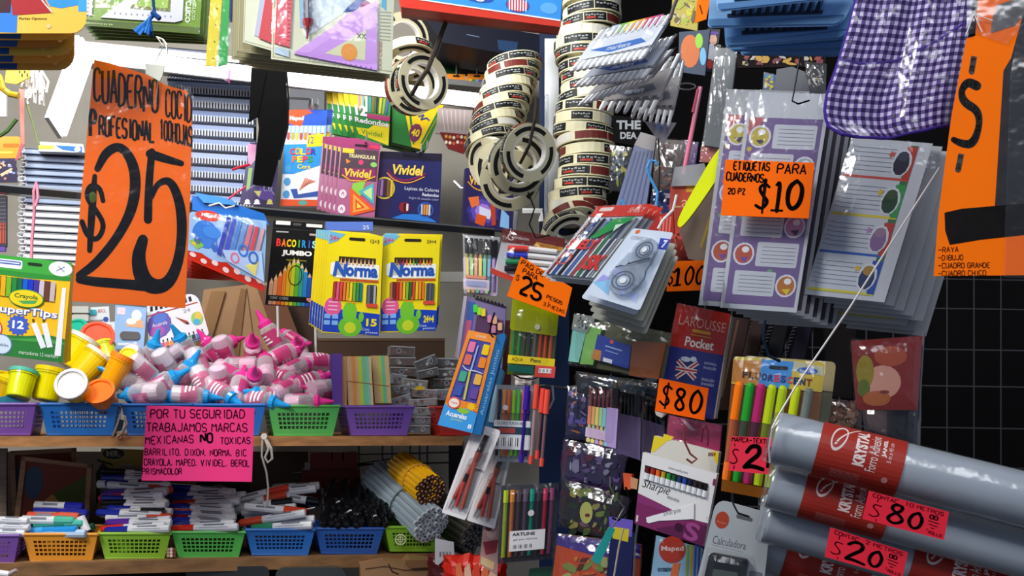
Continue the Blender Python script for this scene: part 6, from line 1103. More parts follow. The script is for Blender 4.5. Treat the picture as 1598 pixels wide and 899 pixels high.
# ================================================================== clutter on the side wall
def flat(name, lab, cat, pts, D, k, extra=(), yaw=-30, th=4, group=None, puff=None, part=None):
    cx = sum(p[0] for p in pts)/len(pts); cy = sum(p[1] for p in pts)/len(pts); T = Thing(name, lab, cat, cx, cy, D, yaw, group=group); m = T.mb(); m.poly(pts, -th, 0, k); w = .3
    for e in extra: m.poly(e[0], 0, w, e[1]) if not callable(e) else e(m, w); w += .05
    m.build(part or name.split('_')[-1])
    if puff: m = T.mb(); xs = [p[0] for p in pts]; ys = [p[1] for p in pts]; T.q = bil([pts[0], pts[1], pts[2], pts[3]], 100, 100); m.pillow(-2, -2, 102, 102, puff, '#ffffff:film', 9, 2.2, int(cx), False); m.build('film'); T.q = None
    return T
def dsc(x, y, rx, ry, c, n=14): return ([(x+rx*math.cos(6.2832*i/n), y+ry*math.sin(6.2832*i/n)) for i in range(n)], c)
def blobs(x0, y0, x1, y1, n, cols, r0, r1, seed):
    rn = random.Random(seed); out = []
    for _ in range(int(n*2.2)):
        cx, cy, a, b = rn.uniform(x0, x1), rn.uniform(y0, y1), rn.uniform(r0*.5, r1*1.6), rn.uniform(r0*.35, r1*.9); t = rn.uniform(0, 3.14); k = rn.randint(5, 9); p = []
        for i in range(k):
            q = 6.283*i/k; r_ = rn.uniform(.6, 1.1); u, v = a*r_*math.cos(q), b*r_*math.sin(q)
            p.append((min(x1+3, max(x0-3, cx+u*math.cos(t)-v*math.sin(t))), min(y1+3, max(y0-3, cy+u*math.sin(t)+v*math.cos(t)))))
        hx = rn.choice(cols); out.append((p, '#'+''.join('%02x' % int(int(hx[k_:k_+2], 16)*(.72 if n > 22 else .85)) for k_ in (1, 3, 5))))
    return out
flat('toy_bag', 'yellow and green cellophane bag above the orange pumpkin bag', 'bag', [(1050, -10), (1092, -10), (1088, 48), (1046, 40)], 1.62, '#a99c3c:card', blobs(1052, 0, 1084, 36, 10, ['#e0d82c', '#b8c43c', '#6a5c2c', '#d8c8a0'], 3, 7, 1))
flat('toy_bag', 'bag with a round orange shape and bright bits behind the marker packs', 'bag', [(1060, 50), (1108, 46), (1100, 118), (1058, 112)], 1.60, '#2a3a54:card', [dsc(1077, 80, 15, 26, '#c8682c:card'), dsc(1091, 64, 6, 12, '#8cc83c:card'), dsc(1097, 88, 5, 14, '#6ab0d8:card')])
flat('toy_bag', 'narrow bag with pale and red figures beside the orange shape', 'bag', [(1104, 44), (1124, 46), (1116, 112), (1098, 112)], 1.62, '#16202e:card', [dsc(1113, 62, 6, 9, '#d8a890'), dsc(1110, 82, 7, 14, '#dcdce6'), dsc(1108, 100, 5, 8, '#b8403a'), dsc(1114, 52, 8, 3, '#5a3c9c')])
flat('grey_header_bag', 'tall grey translucent plastic strip hanging below the blue trays', 'bag', [(1117, 74), (1150, 76), (1132, 232), (1096, 226)], 1.32, '#a4aaae:trans', [([(1124, 90), (1127, 96), (1130, 120), (1127, 118)], '#6f7478')], puff=5)
flat('reddish_bag', 'reddish end of the clear bag under the grey strip', 'bag', [(1094, 228), (1122, 232), (1112, 254), (1092, 252)], 1.34, '#b86a68:gloss', puff=3)
flat('green_bag', 'dark green foil bag in the shade right of the grey strip', 'bag', [(1136, 160), (1160, 165), (1152, 225), (1130, 225)], 1.6, '#153c1e:gloss', puff=5)
T = Thing('pink_straw', 'pink plastic straw hanging on a wire ring left of the grey strip', 'straw', 1080, 200, 1.40); m = T.mb(); m.tube((1093, 136, 0), (1067, 272, 0), 3.6, '#ee8098:gloss', n=10); m.tube((1089, 140, 2), (1081, 176, 2), 2.4, '#e4657e:gloss', n=8); m.build('straw')
strap('round silver wire ring at the top of the pink straw', [(1072+14*math.cos(a/10*6.283), 135+5*math.sin(a/10*6.283), 0) for a in range(11)], 1.3, '#a9a7a4:metal', 1.42, 'wire_ring', 'ring')
flat('black_card', 'black card with bold white lettering below the marker packs', 'card', [(955, 180), (1004, 184), (996, 228), (958, 222)], 1.66, '#050506:ink', [lambda m, w: m.text('THE', 962, 188, 1000, 202, '#8f9498', w, .04), lambda m, w: m.text('DEA', 968, 206, 994, 217, '#8f9498', w, .04)])
flat('plush_bag', 'dark bag with yellowish and grey bits left of the tall blue-grey bag', 'bag', [(952, 228), (986, 232), (976, 300), (950, 296)], 1.66, '#24282c:gloss', blobs(956, 238, 978, 290, 12, ['#8a9a3c', '#5c6a74', '#3c4a5c', '#a8a04a'], 3, 7, 3), puff=6)
T = flat('blue_grey_bag', 'tall blue-grey ribbed bag with pale folded top by the blue cord', 'bag', [(1000, 206), (1024, 213), (1020, 240), (1008, 325), (960, 325), (990, 226)], 1.52, '#6b7494:gloss', [([(1000, 206), (1024, 213), (1021, 236), (1005, 232), (990, 226)], '#9a9698:card')]+[([(992+i*6, 236), (994+i*6, 236), (968+i*8, 324), (966+i*8, 324)], '#59627f:gloss') for i in range(5)])
flat('brown_foil_bag', 'dark brown foil bag with reddish shine behind the blue cord', 'bag', [(1024, 216), (1072, 220), (1064, 300), (1018, 298)], 1.60, '#3c2a28:gloss', blobs(1030, 226, 1062, 290, 10, ['#5c2e2a', '#4a4648', '#6a4438', '#2a2224'], 4, 9, 4), puff=10)
flat('purple_packet', 'small purple packet between brown foil bag and grey strip', 'packet', [(1068, 220), (1090, 222), (1084, 262), (1066, 258)], 1.58, '#4a3464:gloss', puff=3)
flat('blue_print_bag', 'navy bag with white print right behind the pen packs', 'bag', [(1018, 296), (1060, 296), (1048, 345), (1012, 340)], 1.56, '#262c5c:gloss', blobs(1024, 302, 1050, 336, 8, ['#c9cfe0', '#4a58a4', '#8c94c0'], 3, 7, 5), puff=6)
T = Thing('blue_cord_loop', 'bright light blue cord loop above the red header pen pack', 'cord', 1020, 280, 1.36); m = T.mb(); m.path([(1024, 325, 0), (1026, 300, 0), (1014, 276, 0), (1010, 262, 2), (1014, 252, 4), (1022, 252, 4), (1025, 258, 4)], 2.4, '#4aa0e0:plastic'); m.path([(971, 312, 2), (975, 324, 2)], 2.6, '#4aa0e0:plastic'); m.path([(1028, 215, -4), (1030, 260, -4), (1028, 310, -4), (1022, 320, -2)], 1.5, '#4c484a:metal'); m.build('cord')
strap('white wire hook holding the correction tape blisters', [(1056, 304, 0), (1050, 328, 0), (1034, 344, 2), (1026, 358, 4)], 2, '#dfe4ea:plastic', 1.30)
# clear wrapped dictionary pair
T = flat('dictionary', 'upper red dictionary wrapped in clear bag behind the yellow strip', 'book', [(1046, 291), (1100, 288), (1090, 420), (1040, 412)], 1.38, '#c04c38:card', [lambda m, w: m.text('La', 1052, 306, 1074, 324, '#e8b48c', w), ([(1072, 288), (1098, 290), (1094, 300), (1070, 300)], '#d89a2c'), ([(1046, 372), (1096, 376), (1092, 418), (1041, 410)], '#8a2c22')]+blobs(1050, 360, 1080, 400, 8, ['#d05a4a', '#e08070', '#6a1c18'], 2, 4, 7), th=24, part='cover', yaw=-18)
m = T.mb(); m.poly([(1054, 262), (1100, 256), (1110, 290), (1048, 292)], 0, 6, '#d9dade:trans'); m.build('bag_top')
T = Thing('yellow_edge_strip', 'bright neon yellow curved strip slanting across the upper dictionary', 'strip', 1100, 290, 1.27, -24); m = T.mb()
m.poly(chaikin([(1130, 224), (1148, 226), (1140, 246), (1112, 292), (1066, 356), (1057, 354), (1060, 338), (1092, 280), (1112, 246), (1130, 224)], 2)[:-1], -3, 3, '#e4f010:gloss'); m.build('strip'); 
T = Thing('taupe_folder', 'brownish plastic folder hanging behind the neon yellow strip', 'folder', 1110, 350, 1.31, -24); m = T.mb(); m.poly([(1146, 232), (1130, 330), (1128, 410), (1102, 410), (1074, 404), (1060, 360), (1084, 330)], -4, 0, '#6a5a4e:plastic'); m.poly([(1118, 300), (1124, 300), (1096, 386), (1092, 386)], .3, .3, '#8a7428'); m.build('folder')
# ================================================================== pens in red header bags and correction tapes
def shely(i):
    T = Thing('pen_pack', ['red header pack of coloured pens, front one', 'pen pack with red header, '+BEH[i]+' one'][i > 0], 'pen pack', 930, 375, 1.24+.013*i, -14, group='pen packs behind the front one' if i else None)
    T.q = bil([(933+11*i, 322-1*i), (1019+8*i, 318+3*i), (927+9*i, 438+5*i), (845+6*i, 430+4*i)], 90, 130); m = T.mb(); m.box(0, 0, 90, 20, -1.5, 0, '#d83a28:gloss'); m.rr(8, 3, 30, 10, 2, .3, .3, '#f3d8d0'); m.text('SHELY', 58, 5, 84, 14, '#e8a89c', .3, .02); m.build('header')
    m = T.mb(); m.box(0, 20, 90, 130, -2, -1.5, '#c8cdd4:card'); m.build('back_card')
    for j, c in enumerate(('#7c3c4a', '#3c5cae', '#2a2c3c', '#5a7cc0', '#b8545c', '#3c8a5c', '#4a4e6c', '#9aa0a8')):
        m = T.mb(); m.tube((8+j*10.4, 24, 1), (7+j*10.4, 126, 1), 2.6, c+':gloss', n=6); m.tube((12.5+j*10.4, 60, 1.5), (12+j*10.4, 126, 1.5), 2.2, '#e4e6ea:gloss', n=6); m.build('pen')
    if i == 0:
        m = T.mb(); m.text('SHELY', 4, 62, 50, 80, '#e0423a', 5, .05); m.poly([(44, 26), (80, 22), (70, 34), (40, 60), (30, 60)], 4.8, 4.8, '#2f9a4c'); m.poly([(56, 36), (68, 34), (60, 48)], 5, 5, '#d8f0dc'); m.ring(16, 98, 11, 11, 2.4, 5, '#d84a40'); m.text('SK', 56, 88, 84, 114, '#d83a30', 5, .05); m.box(50, 92, 54, 116, 5, 5, '#d83a30'); m.build('print')
    film(T, 90, 130, 9, 20+i, k='#ffffff:film'); return T
for i in range(3): shely(i)
T = flat('red_header', 'small dark red card and coils behind the blue cord at the pen packs', 'card', [(1000, 340), (1050, 330), (1052, 364), (1010, 372)], 1.34, '#a82c24:gloss', [([(1030+i*5, 338), (1033+i*5, 338), (1031+i*5, 362), (1028+i*5, 362)], '#d86a5c') for i in range(4)])
def corr(i):
    T = Thing('correction_tape_blister', ['pale blue blister card with clear correction tape, front one', 'correction tape blister, '+BEH[i]+' card'][i > 0], 'correction tape', 980, 420, 1.18+.015*i, -20, group='correction tape blisters behind' if i else None)
    dx, dy = 2.5*i, 10*i-(3 if i else 0); dx -= (8 if i == 1 else 0); T.q = bil([(988+dx, 356+dy), (1051+dx*.8, 363+dy), (998+dx, 485+dy), (912+dx*1.0, 458+dy)], 74, 116)
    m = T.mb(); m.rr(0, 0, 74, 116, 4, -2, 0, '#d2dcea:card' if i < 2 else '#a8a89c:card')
    if i == 0:
        m.disc(12, 5, 4, 3.5, .3, .3, '#e0703c'); m.text('CORRECTOR', 8, 12, 44, 18, '#a8b0bc', .3, .02); m.poly([(56, 10), (74, 10), (74, 26), (60, 26)], .3, .3, '#3a48b0'); m.text('7', 64, 12, 71, 24, '#eef0f8', .5, .04)
        for (a, b, c, k) in (((0, 96), (20, 84), (28, 108), '#8cc4ec'), ((20, 60), (34, 74), (16, 80), '#b4b0ec'), ((30, 92), (54, 84), (44, 104), '#a8b4f0'), ((6, 80), (20, 84), (2, 96), '#a4a0e4'), ((46, 100), (64, 92), (66, 108), '#c0ccf4'), ((24, 84), (38, 78), (36, 100), '#9cd4f0')): m.poly([a, b, c], .4, .4, k)
    m.build('card')
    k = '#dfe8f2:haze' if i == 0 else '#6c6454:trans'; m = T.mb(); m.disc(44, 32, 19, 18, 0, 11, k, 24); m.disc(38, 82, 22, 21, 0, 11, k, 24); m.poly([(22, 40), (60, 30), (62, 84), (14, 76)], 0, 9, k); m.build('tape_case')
    m = T.mb(); kk = '#8a97a8:metal'
    for (cx, cy, r_) in ((44, 32, 13), (38, 82, 15)): m.ring(cx, cy, r_, r_, 2, 11.4, '#5c6878:gloss', 24); m.ring(cx, cy, r_*.66, r_*.66, 1.8, 11.6, kk, 20); m.disc(cx, cy, r_*.3, r_*.3, 11.4, 13, '#e8ecf0:gloss', 14); m.disc(cx, cy, r_*.55, r_*.55, 11, 11.3, '#aeb8c4:gloss')
    m.line([(18, 66), (58, 42)], 2.4, 11.8, '#3c4656'); m.line(chaikin([(62, 34), (66, 50), (60, 60), (66, 72), (56, 92)]), 2, 11.6, '#5a6a80'); m.disc(26, 56, 5, 5, 9, 12, '#b0bac8:gloss'); m.build('reel'); return T
for i in range(5): corr(i)
# lower mixed bag
T = flat('sharpener_bag', 'clear bag with teal, lime and brown blocks and a blue label card', 'bag', [(900, 490), (1048, 520), (1034, 592), (888, 568)], 1.34, '#7a7c5c:trans', th=3)
for (pts, k, nm) in (([(898, 506), (920, 508), (906, 566), (890, 564)], '#7fc0b4:gloss', 'teal_block'), ([(920, 508), (942, 512), (928, 570), (908, 568)], '#7fb85c:gloss', 'green_block'), ([(990, 532), (1042, 536), (1030, 592), (984, 586)], '#7a4420:gloss', 'brown_block')): m = T.mb(); m.poly(pts, 0, 7, k); m.build(nm)
m = T.mb(); m.poly([(936, 522), (988, 541), (984, 576), (928, 560)], 3, 8, '#2a4098:card'); m.line([(948, 540), (974, 548)], 2, 8.3, '#9ab0e0'); m.line([(948, 547), (968, 553)], 1.2, 8.3, '#9ab0e0'); m.disc(958, 534, 3, 3, 8.3, 8.3, '#d85a4a'); m.poly([(945, 558), (959, 562), (958, 568), (944, 564)], 8.3, 8.3, '#d8dce8'); m.poly([(930, 545), (942, 548), (940, 564), (926, 560)], 8.1, 8.1, '#b87a3c'); m.build('label_card')
m = T.mb(); T.q = bil([(896, 488), (1050, 520), (1034, 596), (886, 570)], 100, 100); m.pillow(0, 0, 100, 100, 14, '#ffffff:film', 10, 2, 30, False); m.build('film'); T.q = None
flat('clear_scrunch_bag', 'crumpled clear bag tops with silver shine left of the sharpener bag', 'bag', [(896, 490), (930, 494), (916, 520), (892, 514)], 1.36, '#b9c0bc:trans', blobs(900, 496, 920, 514, 6, ['#f0f4f2', '#4a5250', '#8a9490'], 2, 4, 9), puff=8)
flat('dark_film_bag', 'dark clear bags with bluish shine between sharpener bag and pastel pens', 'bag', [(900, 580), (1040, 600), (1030, 640), (900, 612)], 1.46, '#1f2226:gloss', blobs(910, 586, 1024, 622, 14, ['#3c4a5c', '#2c2a30', '#4a3c30', '#56606a', '#23406a'], 3, 8, 10), puff=10)
# pastel pen packs
def pastel(i):
    T = Thing('pastel_pen_pack', ['pastel pen pack on the wire, front one with colour swatches', 'dark capped lilac pen pack, middle one on the wire', 'dark capped lilac pen pack, rear right one on the wire'][i], 'pen pack', 940+30*i, 650, 1.38+.03*i, -22)
    T.q = bil([(920+42*i, 602+8*i), (968+34*i, 606+10*i), (962+38*i, 702+16*i), (914+42*i, 690+14*i)], 50, 96); m = T.mb(); m.box(0, 0, 50, 96, -3, -1, '#14131a:gloss')
    m.box(2, 34, 50, 96, *((-1, 1) if i == 0 else (4.6, 5)), '#8c78a4:card'); m.build('insert')
    for j, c in enumerate(PAS): m = T.mb(); m.tube((5+j*6.6, 4, 2), (5+j*6.6, 34, 2), 2.6, ('#141318' if i else '#6a2c38')+':gloss', n=6); m.tube((5+j*6.6, 34, 2), (5+j*6.6, 90, 2), 2.4, (c if not i else '#76688c')+':gloss', n=6); m.build('pen')
    if i == 0:
        m = T.mb(); m.box(32, 32, 50, 94, 4.6, 4.8, '#b49cd0:card')
        for j, c in enumerate(('#ee8c6c', '#f0b06c', '#f0d87a', '#a8d89c', '#8cc8dc')): m.box(2+j*6, 34, 7+j*6, 64, 4.6, 4.8, c)
        m.box(0, 70, 32, 86, 4.8, 5, '#d8bcd8:card'); 
        for j in range(5): m.box(2+j*7, 88, 8+j*7, 94, 4.8, 5, PAS[(j*3) % 7])
        m.build('print')
    m = T.mb(); m.rr(40, 2, 49, 30, 4, 2, 7, '#141318:gloss'); m.build('clasp'); film(T, 50, 96, 9, 40+i); return T
for i in range(3): pastel(i)
# toy bags
flat('toy_bag', 'navy and violet toy bag with orange corner left of the pastel pens', 'bag', [(886, 604), (922, 608), (916, 688), (882, 684)], 1.50, '#1f1c3a:gloss', blobs(890, 612, 912, 676, 14, ['#6a5cae', '#3c3c8c', '#c8703c', '#4a4a6c', '#8c7cc0', '#22346a'], 3, 8, 21), puff=8)
flat('toy_bag', 'violet foil toy bag with silver shine under the pastel pens', 'bag', [(880, 686), (980, 706), (966, 776), (876, 752)], 1.46, '#2c2240:gloss', blobs(886, 694, 966, 762, 26, ['#8c6cb8', '#5c3c7c', '#3c3464', '#a8a0c8', '#7a2c4a', '#c0c8e0', '#4a3070'], 4, 9, 22), puff=12)
flat('toy_bag', 'dark toy bag with green and yellow print, third down beside the marker box', 'bag', [(878, 748), (984, 778), (968, 848), (872, 820)], 1.44, '#1c1620:gloss', blobs(886, 762, 962, 832, 26, ['#5c7c3c', '#8ca04a', '#3c2c44', '#2a3c2a', '#7a5c7c', '#b8b060', '#4c2430'], 4, 9, 23)+[dsc(916, 800, 10, 17, '#a8a858'), dsc(918, 804, 4, 3, '#6a1c2c')], puff=12)
flat('toy_bag', 'orange bag with violet top at the bottom edge', 'bag', [(870, 834), (1000, 850), (996, 930), (860, 920)], 1.42, '#b8441c:gloss', [([(870, 834), (1000, 850), (998, 872), (930, 868), (868, 850)], '#3c2c7c:gloss')]+blobs(880, 866, 960, 910, 16, ['#e06a2c', '#8a9a4c', '#d89a3c', '#6a2c1c', '#b8c070'], 4, 10, 24), puff=12)
flat('tool_card', 'dark blue card with yellow violet top behind the teal toy wand', 'card', [(954, 826), (990, 832), (984, 920), (944, 920)], 1.36, '#1c2250:card', [([(950, 806), (988, 812), (986, 838), (952, 834)], '#6a58b8:card'), ([(958, 822), (982, 826), (980, 846), (956, 840)], '#c8b82c:card')])
T = Thing('teal_wand', 'teal flat toy wand hanging diagonally over the orange bag', 'toy', 940, 840, 1.30); m = T.mb(); m.poly([(950, 822), (960, 826), (935, 882), (922, 874)], -2, 2, '#1f9a94:gloss'); m.path([(956, 822, 0), (966, 806, 2), (974, 792, 2), (962, 778, 2), (952, 760, 2), (952, 744, 0)], 1.3, '#9a968e:metal'); m.path([(973, 824, 2), (966, 850, 2), (958, 899, 2)], 1.6, '#b8a890:plastic'); m.build('wand')
strap('black and orange hook end above the teal wand', [(955, 808, 2), (964, 812, 4), (978, 800, 2), (984, 780, 0), (976, 760, 0)], 1.8, '#1a1a20:metal', 1.31)
flat('orange_cap_pens', 'orange and peach capped pens peeking between toy bags and the marker box', 'pens', [(972, 738), (986, 740), (984, 764), (974, 764)], 1.40, '#d8582c:gloss', [([(984, 744), (996, 748), (994, 764), (984, 762)], '#c89068:gloss')], th=8)
strap('clear plastic rod edge left of the marker box', [(996, 812, 0), (992, 840, 0), (988, 920, 0)], 2, '#aeb2b8:clear', 1.28, 'clear_rod', 'rod')
# ================================================================== pink bag, white box, chisel marker box
flat('pink_bag', 'dull pink cellophane bag above the white marker boxes', 'bag', [(1044, 648), (1126, 664), (1122, 712), (1038, 700)], 1.30, '#b8406a:gloss', [([(1062, 654), (1070, 656), (1086, 672), (1078, 672)], '#e8c0d0')], puff=8)
T = flat('marker_box', 'white box with yellow corners standing behind the purple and white one', 'marker box', [(1021, 680), (1122, 706), (1116, 750), (1014, 716)], 1.24, '#d8d4ca:card', [([(1021, 680), (1044, 686), (1020, 706), (1016, 704)], '#e8cf2c'), ([(1036, 677), (1052, 682), (1046, 688), (1034, 686)], '#e8cf2c'), ([(1112, 703), (1122, 706), (1120, 726), (1114, 716)], '#e8cf2c')]+[([(1106+i*3, 706), (1108+i*3, 706.5), (1107+i*3, 712), (1105+i*3, 711.5)], '#7c4a3c') for i in range(4)], th=12)
strap('dark red cord looped through the top of the white boxes', [(1066, 668, 4), (1068, 690, 4), (1076, 708, 6), (1086, 716, 8), (1078, 722, 10), (1070, 716, 8)], 1.8, '#7c3c3c:cloth', 1.20, 'red_string', 'cord')
strap('thin maroon loop on the pink bag', [(1094, 690, 2), (1096, 668, 4), (1100, 662, 4), (1104, 672, 4), (1104, 696, 2)], 1.6, '#6a1c34:plastic', 1.25, 'red_string', 'cord')
T = Thing('marker_box', 'white and purple box of twelve markers with lettering and marker picture', 'marker box', 1055, 780, 1.17, -22)
T.q = bil([(1003, 706), (1119, 740), (1098, 853), (990, 817)], 116, 112); m = T.mb(); m.box(0, 0, 116, 112, -18, 0, '#e3e1df:card'); m.poly([(0, 64), (52, 72), (84, 78), (116, 76), (116, 112), (0, 112)], .3, .3, '#7a2a5c'); m.poly([(0, 64), (40, 70), (60, 76), (50, 78), (0, 78)], .35, .35, '#86336a')
m.poly([(36, 108), (96, 82), (116, 80), (116, 112), (40, 112)], .4, .4, '#5c2048'); m.text('S', 80, 82, 104, 110, '#9c4480', .6, .03, .1); m.disc(72, 96, 7, 7, .6, .6, '#3c1430'); m.box(6, 18, 106, 34, .3, .3, '#241c1c')
m.text('marcadores', 42, 9, 72, 13, '#8c8a88', .5); 
m.text('Sharpie', 3, 39, 46, 57, '#1a1618:ink', .5, -.01, .35); m.fit('TRAZO MEDIO', 46, 54, 66, 55, 4, '#8c8a88', pen=.5)
m.box(112, 8, 116, 18, .5, .5, '#7a2a5c'); m.text('12', 112, 66, 115, 72, '#d8d0d4', .6, .03); m.box(2, 98, 5, 108, .5, .5, '#d8d0d4')
m.poly([(18, 97), (26, 92), (90, 54), (93, 70), (94, 76), (38, 96), (24, 104), (20, 104)], .6, 1.4, '#e8e6e6:card'); m.line([(90, 53), (94, 77)], 1.4, 1.6, '#9c989c'); v, f = glyphs('Sharpie', -.01); m.add([(44+26*a+3*b-1, 88-14*a-9+9*b, 1.7) for a, b in v], f, '#4a464a:ink'); m.build('box')
for i, c in enumerate(('#5c1818', '#b8281c', '#ee6a1c', '#c8a01c', '#2c9a3c', '#1c5c2c', '#1f3c6a', '#2448a8', '#141c3c', '#2c2024', '#1c1c1e', '#101012')):
    m = T.mb(); x = 10.5+i*8.4; m.tube((x, 20, 1), (x, 32, 1), 3.4, c+':gloss', n=8); m.tube((x, 29, 1.4), (x, 39, 1.4), 3.9, '#e9eaeb:gloss', n=10); m.build('marker')
# wallet with red circle
T = flat('marker_wallet', 'light blue marker wallet with red circle below the purple box', 'marker pack', [(1024, 836), (1096, 856), (1086, 940), (1012, 930)], 1.24, '#9cc8e4:gloss', [([(1072+i*6, 850), (1076+i*6, 851), (1074+i*6, 899), (1070+i*6, 899)], c) for i, c in enumerate(('#8cb83c', '#d8b83c', '#4a6cc0', '#3a4ca0'))]+[dsc(1049, 858, 21, 21, '#c03a24', 26), lambda m, w: m.text('Maped', 1032, 852, 1067, 862, '#f0d8d0', w, .02), lambda m, w: m.text('oceano', 1026, 886, 1050, 892, '#1c3c5c', w, .02), ([(1050, 880), (1062, 878), (1058, 899), (1046, 899)], '#e8783c')], puff=8, yaw=-20)
# calculator
T = Thing('calculator_blister', 'blister pack with black calculator and red circle at the bottom', 'calculator', 1140, 850, 1.10, -20); T.q = bil([(1118, 778), (1204, 802), (1190, 930), (1085, 916)], 90, 130)
m = T.mb(); m.rr(0, 0, 90, 130, (16, 10, 3, 3), -3, 0, '#a9adb0:card'); m.disc(16, 28, 10.5, 12.5, .3, .3, '#a8402c', 22); m.text('Modelo', 9, 30, 23, 33, '#d88a6c', .5); m.text('Calculadora', 9, 52, 58, 64, '#5c6064', .3, -.005); m.line([(9, 66), (56, 68)], .8, .3, '#8c9094'); m.rr(36, 14, 62, 20, 3, .3, .3, '#5c6064'); m.build('card')
m = T.mb(); m.rr(10, 76, 66, 140, 6, 0, 12, '#15161a:plastic'); m.build('calculator_body'); m = T.mb(); m.rr(20, 98, 54, 112, 2, 12, 12.6, '#4c524c:gloss'); m.build('display'); m = T.mb(); m.pillow(4, 70, 74, 134, 20, '#ffffff:film', 8, 1, 50, False); m.rr(68, 94, 86, 120, 2, .3, 1, '#6c7278:card'); m.build('blister')
strap('black hook and grey ring through the calculator blister', [(1142, 770, 2), (1143, 786, 6), (1150, 800, 8), (1168, 806, 6)], 1.6, '#26282c:metal', 1.07)
# small white bag shapes between calculator and rolls
flat('white_bag_edge', 'white crumpled bag end under the left ends of the grey rolls', 'bag', [(1188, 776), (1206, 770), (1204, 850), (1180, 846)], 1.06, '#a8b0b8:gloss', puff=8)
# ================================================================== fluorescent highlighters
for i in (1, 0):
    T = Thing('highlighter_pack', ['highlighter pack with multicoloured lettering on its header, front one', 'highlighter pack behind, its beige header corner showing at right'][i], 'marker pack', 1205, 660, 1.14+.03*i, -16)
    dx, dy = 17*i, -1*i; T.q = bil([(1145+dx, 556+dy), (1288+dx, 566+dy), (1262+dx, 790), (1126+dx, 765)], 142, 214)
    m = T.mb(); m.rr(0, 0, 142, 44, (6, 8, 0, 0), -2, 0, '#c9b03c:card' if not i else '#a8986c:card'); m.build('header')
    if not i:
        m = T.mb(); m.poly([(0, 6), (44, 4), (42, 44), (0, 40)], .3, .3, '#b87a30'); m.poly([(44, 1), (94, 2), (90, 44), (42, 44)], .35, .35, '#3f8ad0'); m.poly([(94, 1), (140, 6), (141, 20), (92, 16)], .4, .4, '#b8b89c'); m.rr(56, 10, 86, 16, 3, .5, .5, '#16202c'); m.disc(116, 14, 16, 5, .6, .6, '#2f62b8', 18); m.text('Barrilito', 104, 12, 128, 17, '#c9d8f0', .8)
        for j, (ch, c) in enumerate(zip('FLUORESCENT', ('#4a2c24', '#4a2c24', '#5c4030', '#1c2c6a', '#1c2c6a', '#c83a5c', '#2c3c7c', '#c84a4a', '#1c2c6a', '#24345c', '#8c3a1c'))): m.text(ch, 16+j*10, 22+j*.4, 24.5+j*10, 33+j*.4, c, .8, .05)
        m.build('header_print')
        cols = (('#ff7a10', 8), ('#1ea828', 25), ('#c42470', 42), ('#c8e010', 59), ('#b8d410', 76), ('#d2e20c', 97), ('#7c847c', 116))
        for j, (c, x) in enumerate(cols):
            m = T.mb(); m.tube((x+6, 40, 5), (x+5, 46, 5), 5, c+':neon', 7.2, 12); m.tube((x+5, 46, 5), (x+2, 100, 5), 7.2, c+':neon', n=12); m.build('marker_cap'); m = T.mb(); m.tube((x+2, 100, 5), (x-1, 168, 5), 6.6, ('#d87a50' if j == 0 else '#5c6a50' if j == 1 else '#7a3c5c' if j == 2 else '#a8b83c')+':trans', n=12); m.tube((x-1, 168, 5), (x-2, 196, 5), 7, c+':gloss', n=12); m.build('marker_body')
    m = T.mb(); m.poly([(0, 44), (142, 44), (140, 214), (0, 214)], -3, -2, '#b8741c:trans' if not i else '#8c8a5c:trans'); m.poly([(0, 196), (140, 200), (140, 214), (0, 214)], -1.8, 12, '#c87a14:trans'); m.build('tray')
    m = T.mb(); m.pillow(0, 0, 142, 214, 16, '#ffffff:film', 9, 1, 60, False); m.build('film')
strap('blue-black hook through the highlighter header', [(1193, 500, 4), (1190, 530, 4), (1198, 556, 6), (1216, 564, 6)], 2.6, '#1f3444:metal', 1.10)
# spiral books behind
for i in range(3):
    T = Thing('spiral_book', ['spiral book edge, left one of three behind the highlighter header', 'spiral book edge, middle one of three behind the header', 'spiral book edge, right one of three in the dark behind the header'][i], 'notebook', 1180+i*30, 530, 1.42, -30); x = 1160+i*38
    m = T.mb(); m.poly([(x+10, 496), (x+34, 496), (x+18, 566), (x-12, 566)], -10, 0, ['#3c2a28:card', '#26282e:card', '#2c2a3c:card'][i]); m.build('cover'); m = T.mb()
    for j in range(12): m.path([(x+12-j*1.9, 500+j*5.4, 2), (x+6-j*1.9, 501+j*5.4, 4), (x+5-j*1.9, 504+j*5.4, 0)], 1, '#b8b4b0:metal', 5)
    m.build('wire_comb')
# ================================================================== pocket dictionary
T = Thing('pocket_dictionary', 'thick red and blue pocket dictionary in clear bag above the 80 card', 'book', 1082, 560, 1.32, -18); T.q = bil([(1057, 473), (1140, 490), (1113, 655), (1024, 642)], 88, 168)
m = T.mb(); m.box(0, 0, 88, 168, -34, 0, '#b8261c:card'); m.box(0, 66, 88, 168, .3, .3, '#27307c'); m.text('LAROUSSE', 8, 16, 84, 31, '#e0a898', .5, -.005); m.rr(32, 34, 62, 39, 2, .5, .5, '#d8a02c'); m.rr(30, 42, 64, 44, 1, .5, .5, '#c88a2c'); m.text('Pocket', 24, 47, 70, 62, '#f0e6e0', .5, .025)
m.disc(34, 98, 18, 21, .5, .5, '#1c2560'); 
for (a, b) in (((18, 86), (50, 110)), ((20, 112), (50, 84))): m.line([a, b], 7, .6, '#d8d8e0'); m.line([a, b], 3, .7, '#b8342c')
m.line([(17, 98), (51, 98)], 6, .8, '#d8d8e0'); m.line([(17, 98), (51, 98)], 3, .9, '#b8342c'); m.disc(30, 82, 8, 4, 1, 1, '#c9cfdc'); m.disc(42, 80, 5, 4, 1, 1, '#c9cfdc')
for t_, y_ in (('ESPAÑOL', 80), ('INGLÉS', 87), ('ENGLISH', 106), ('SPANISH', 113)): m.text(t_, 60, y_, 80, y_+4.5, '#b9bcd4', .5, .01)
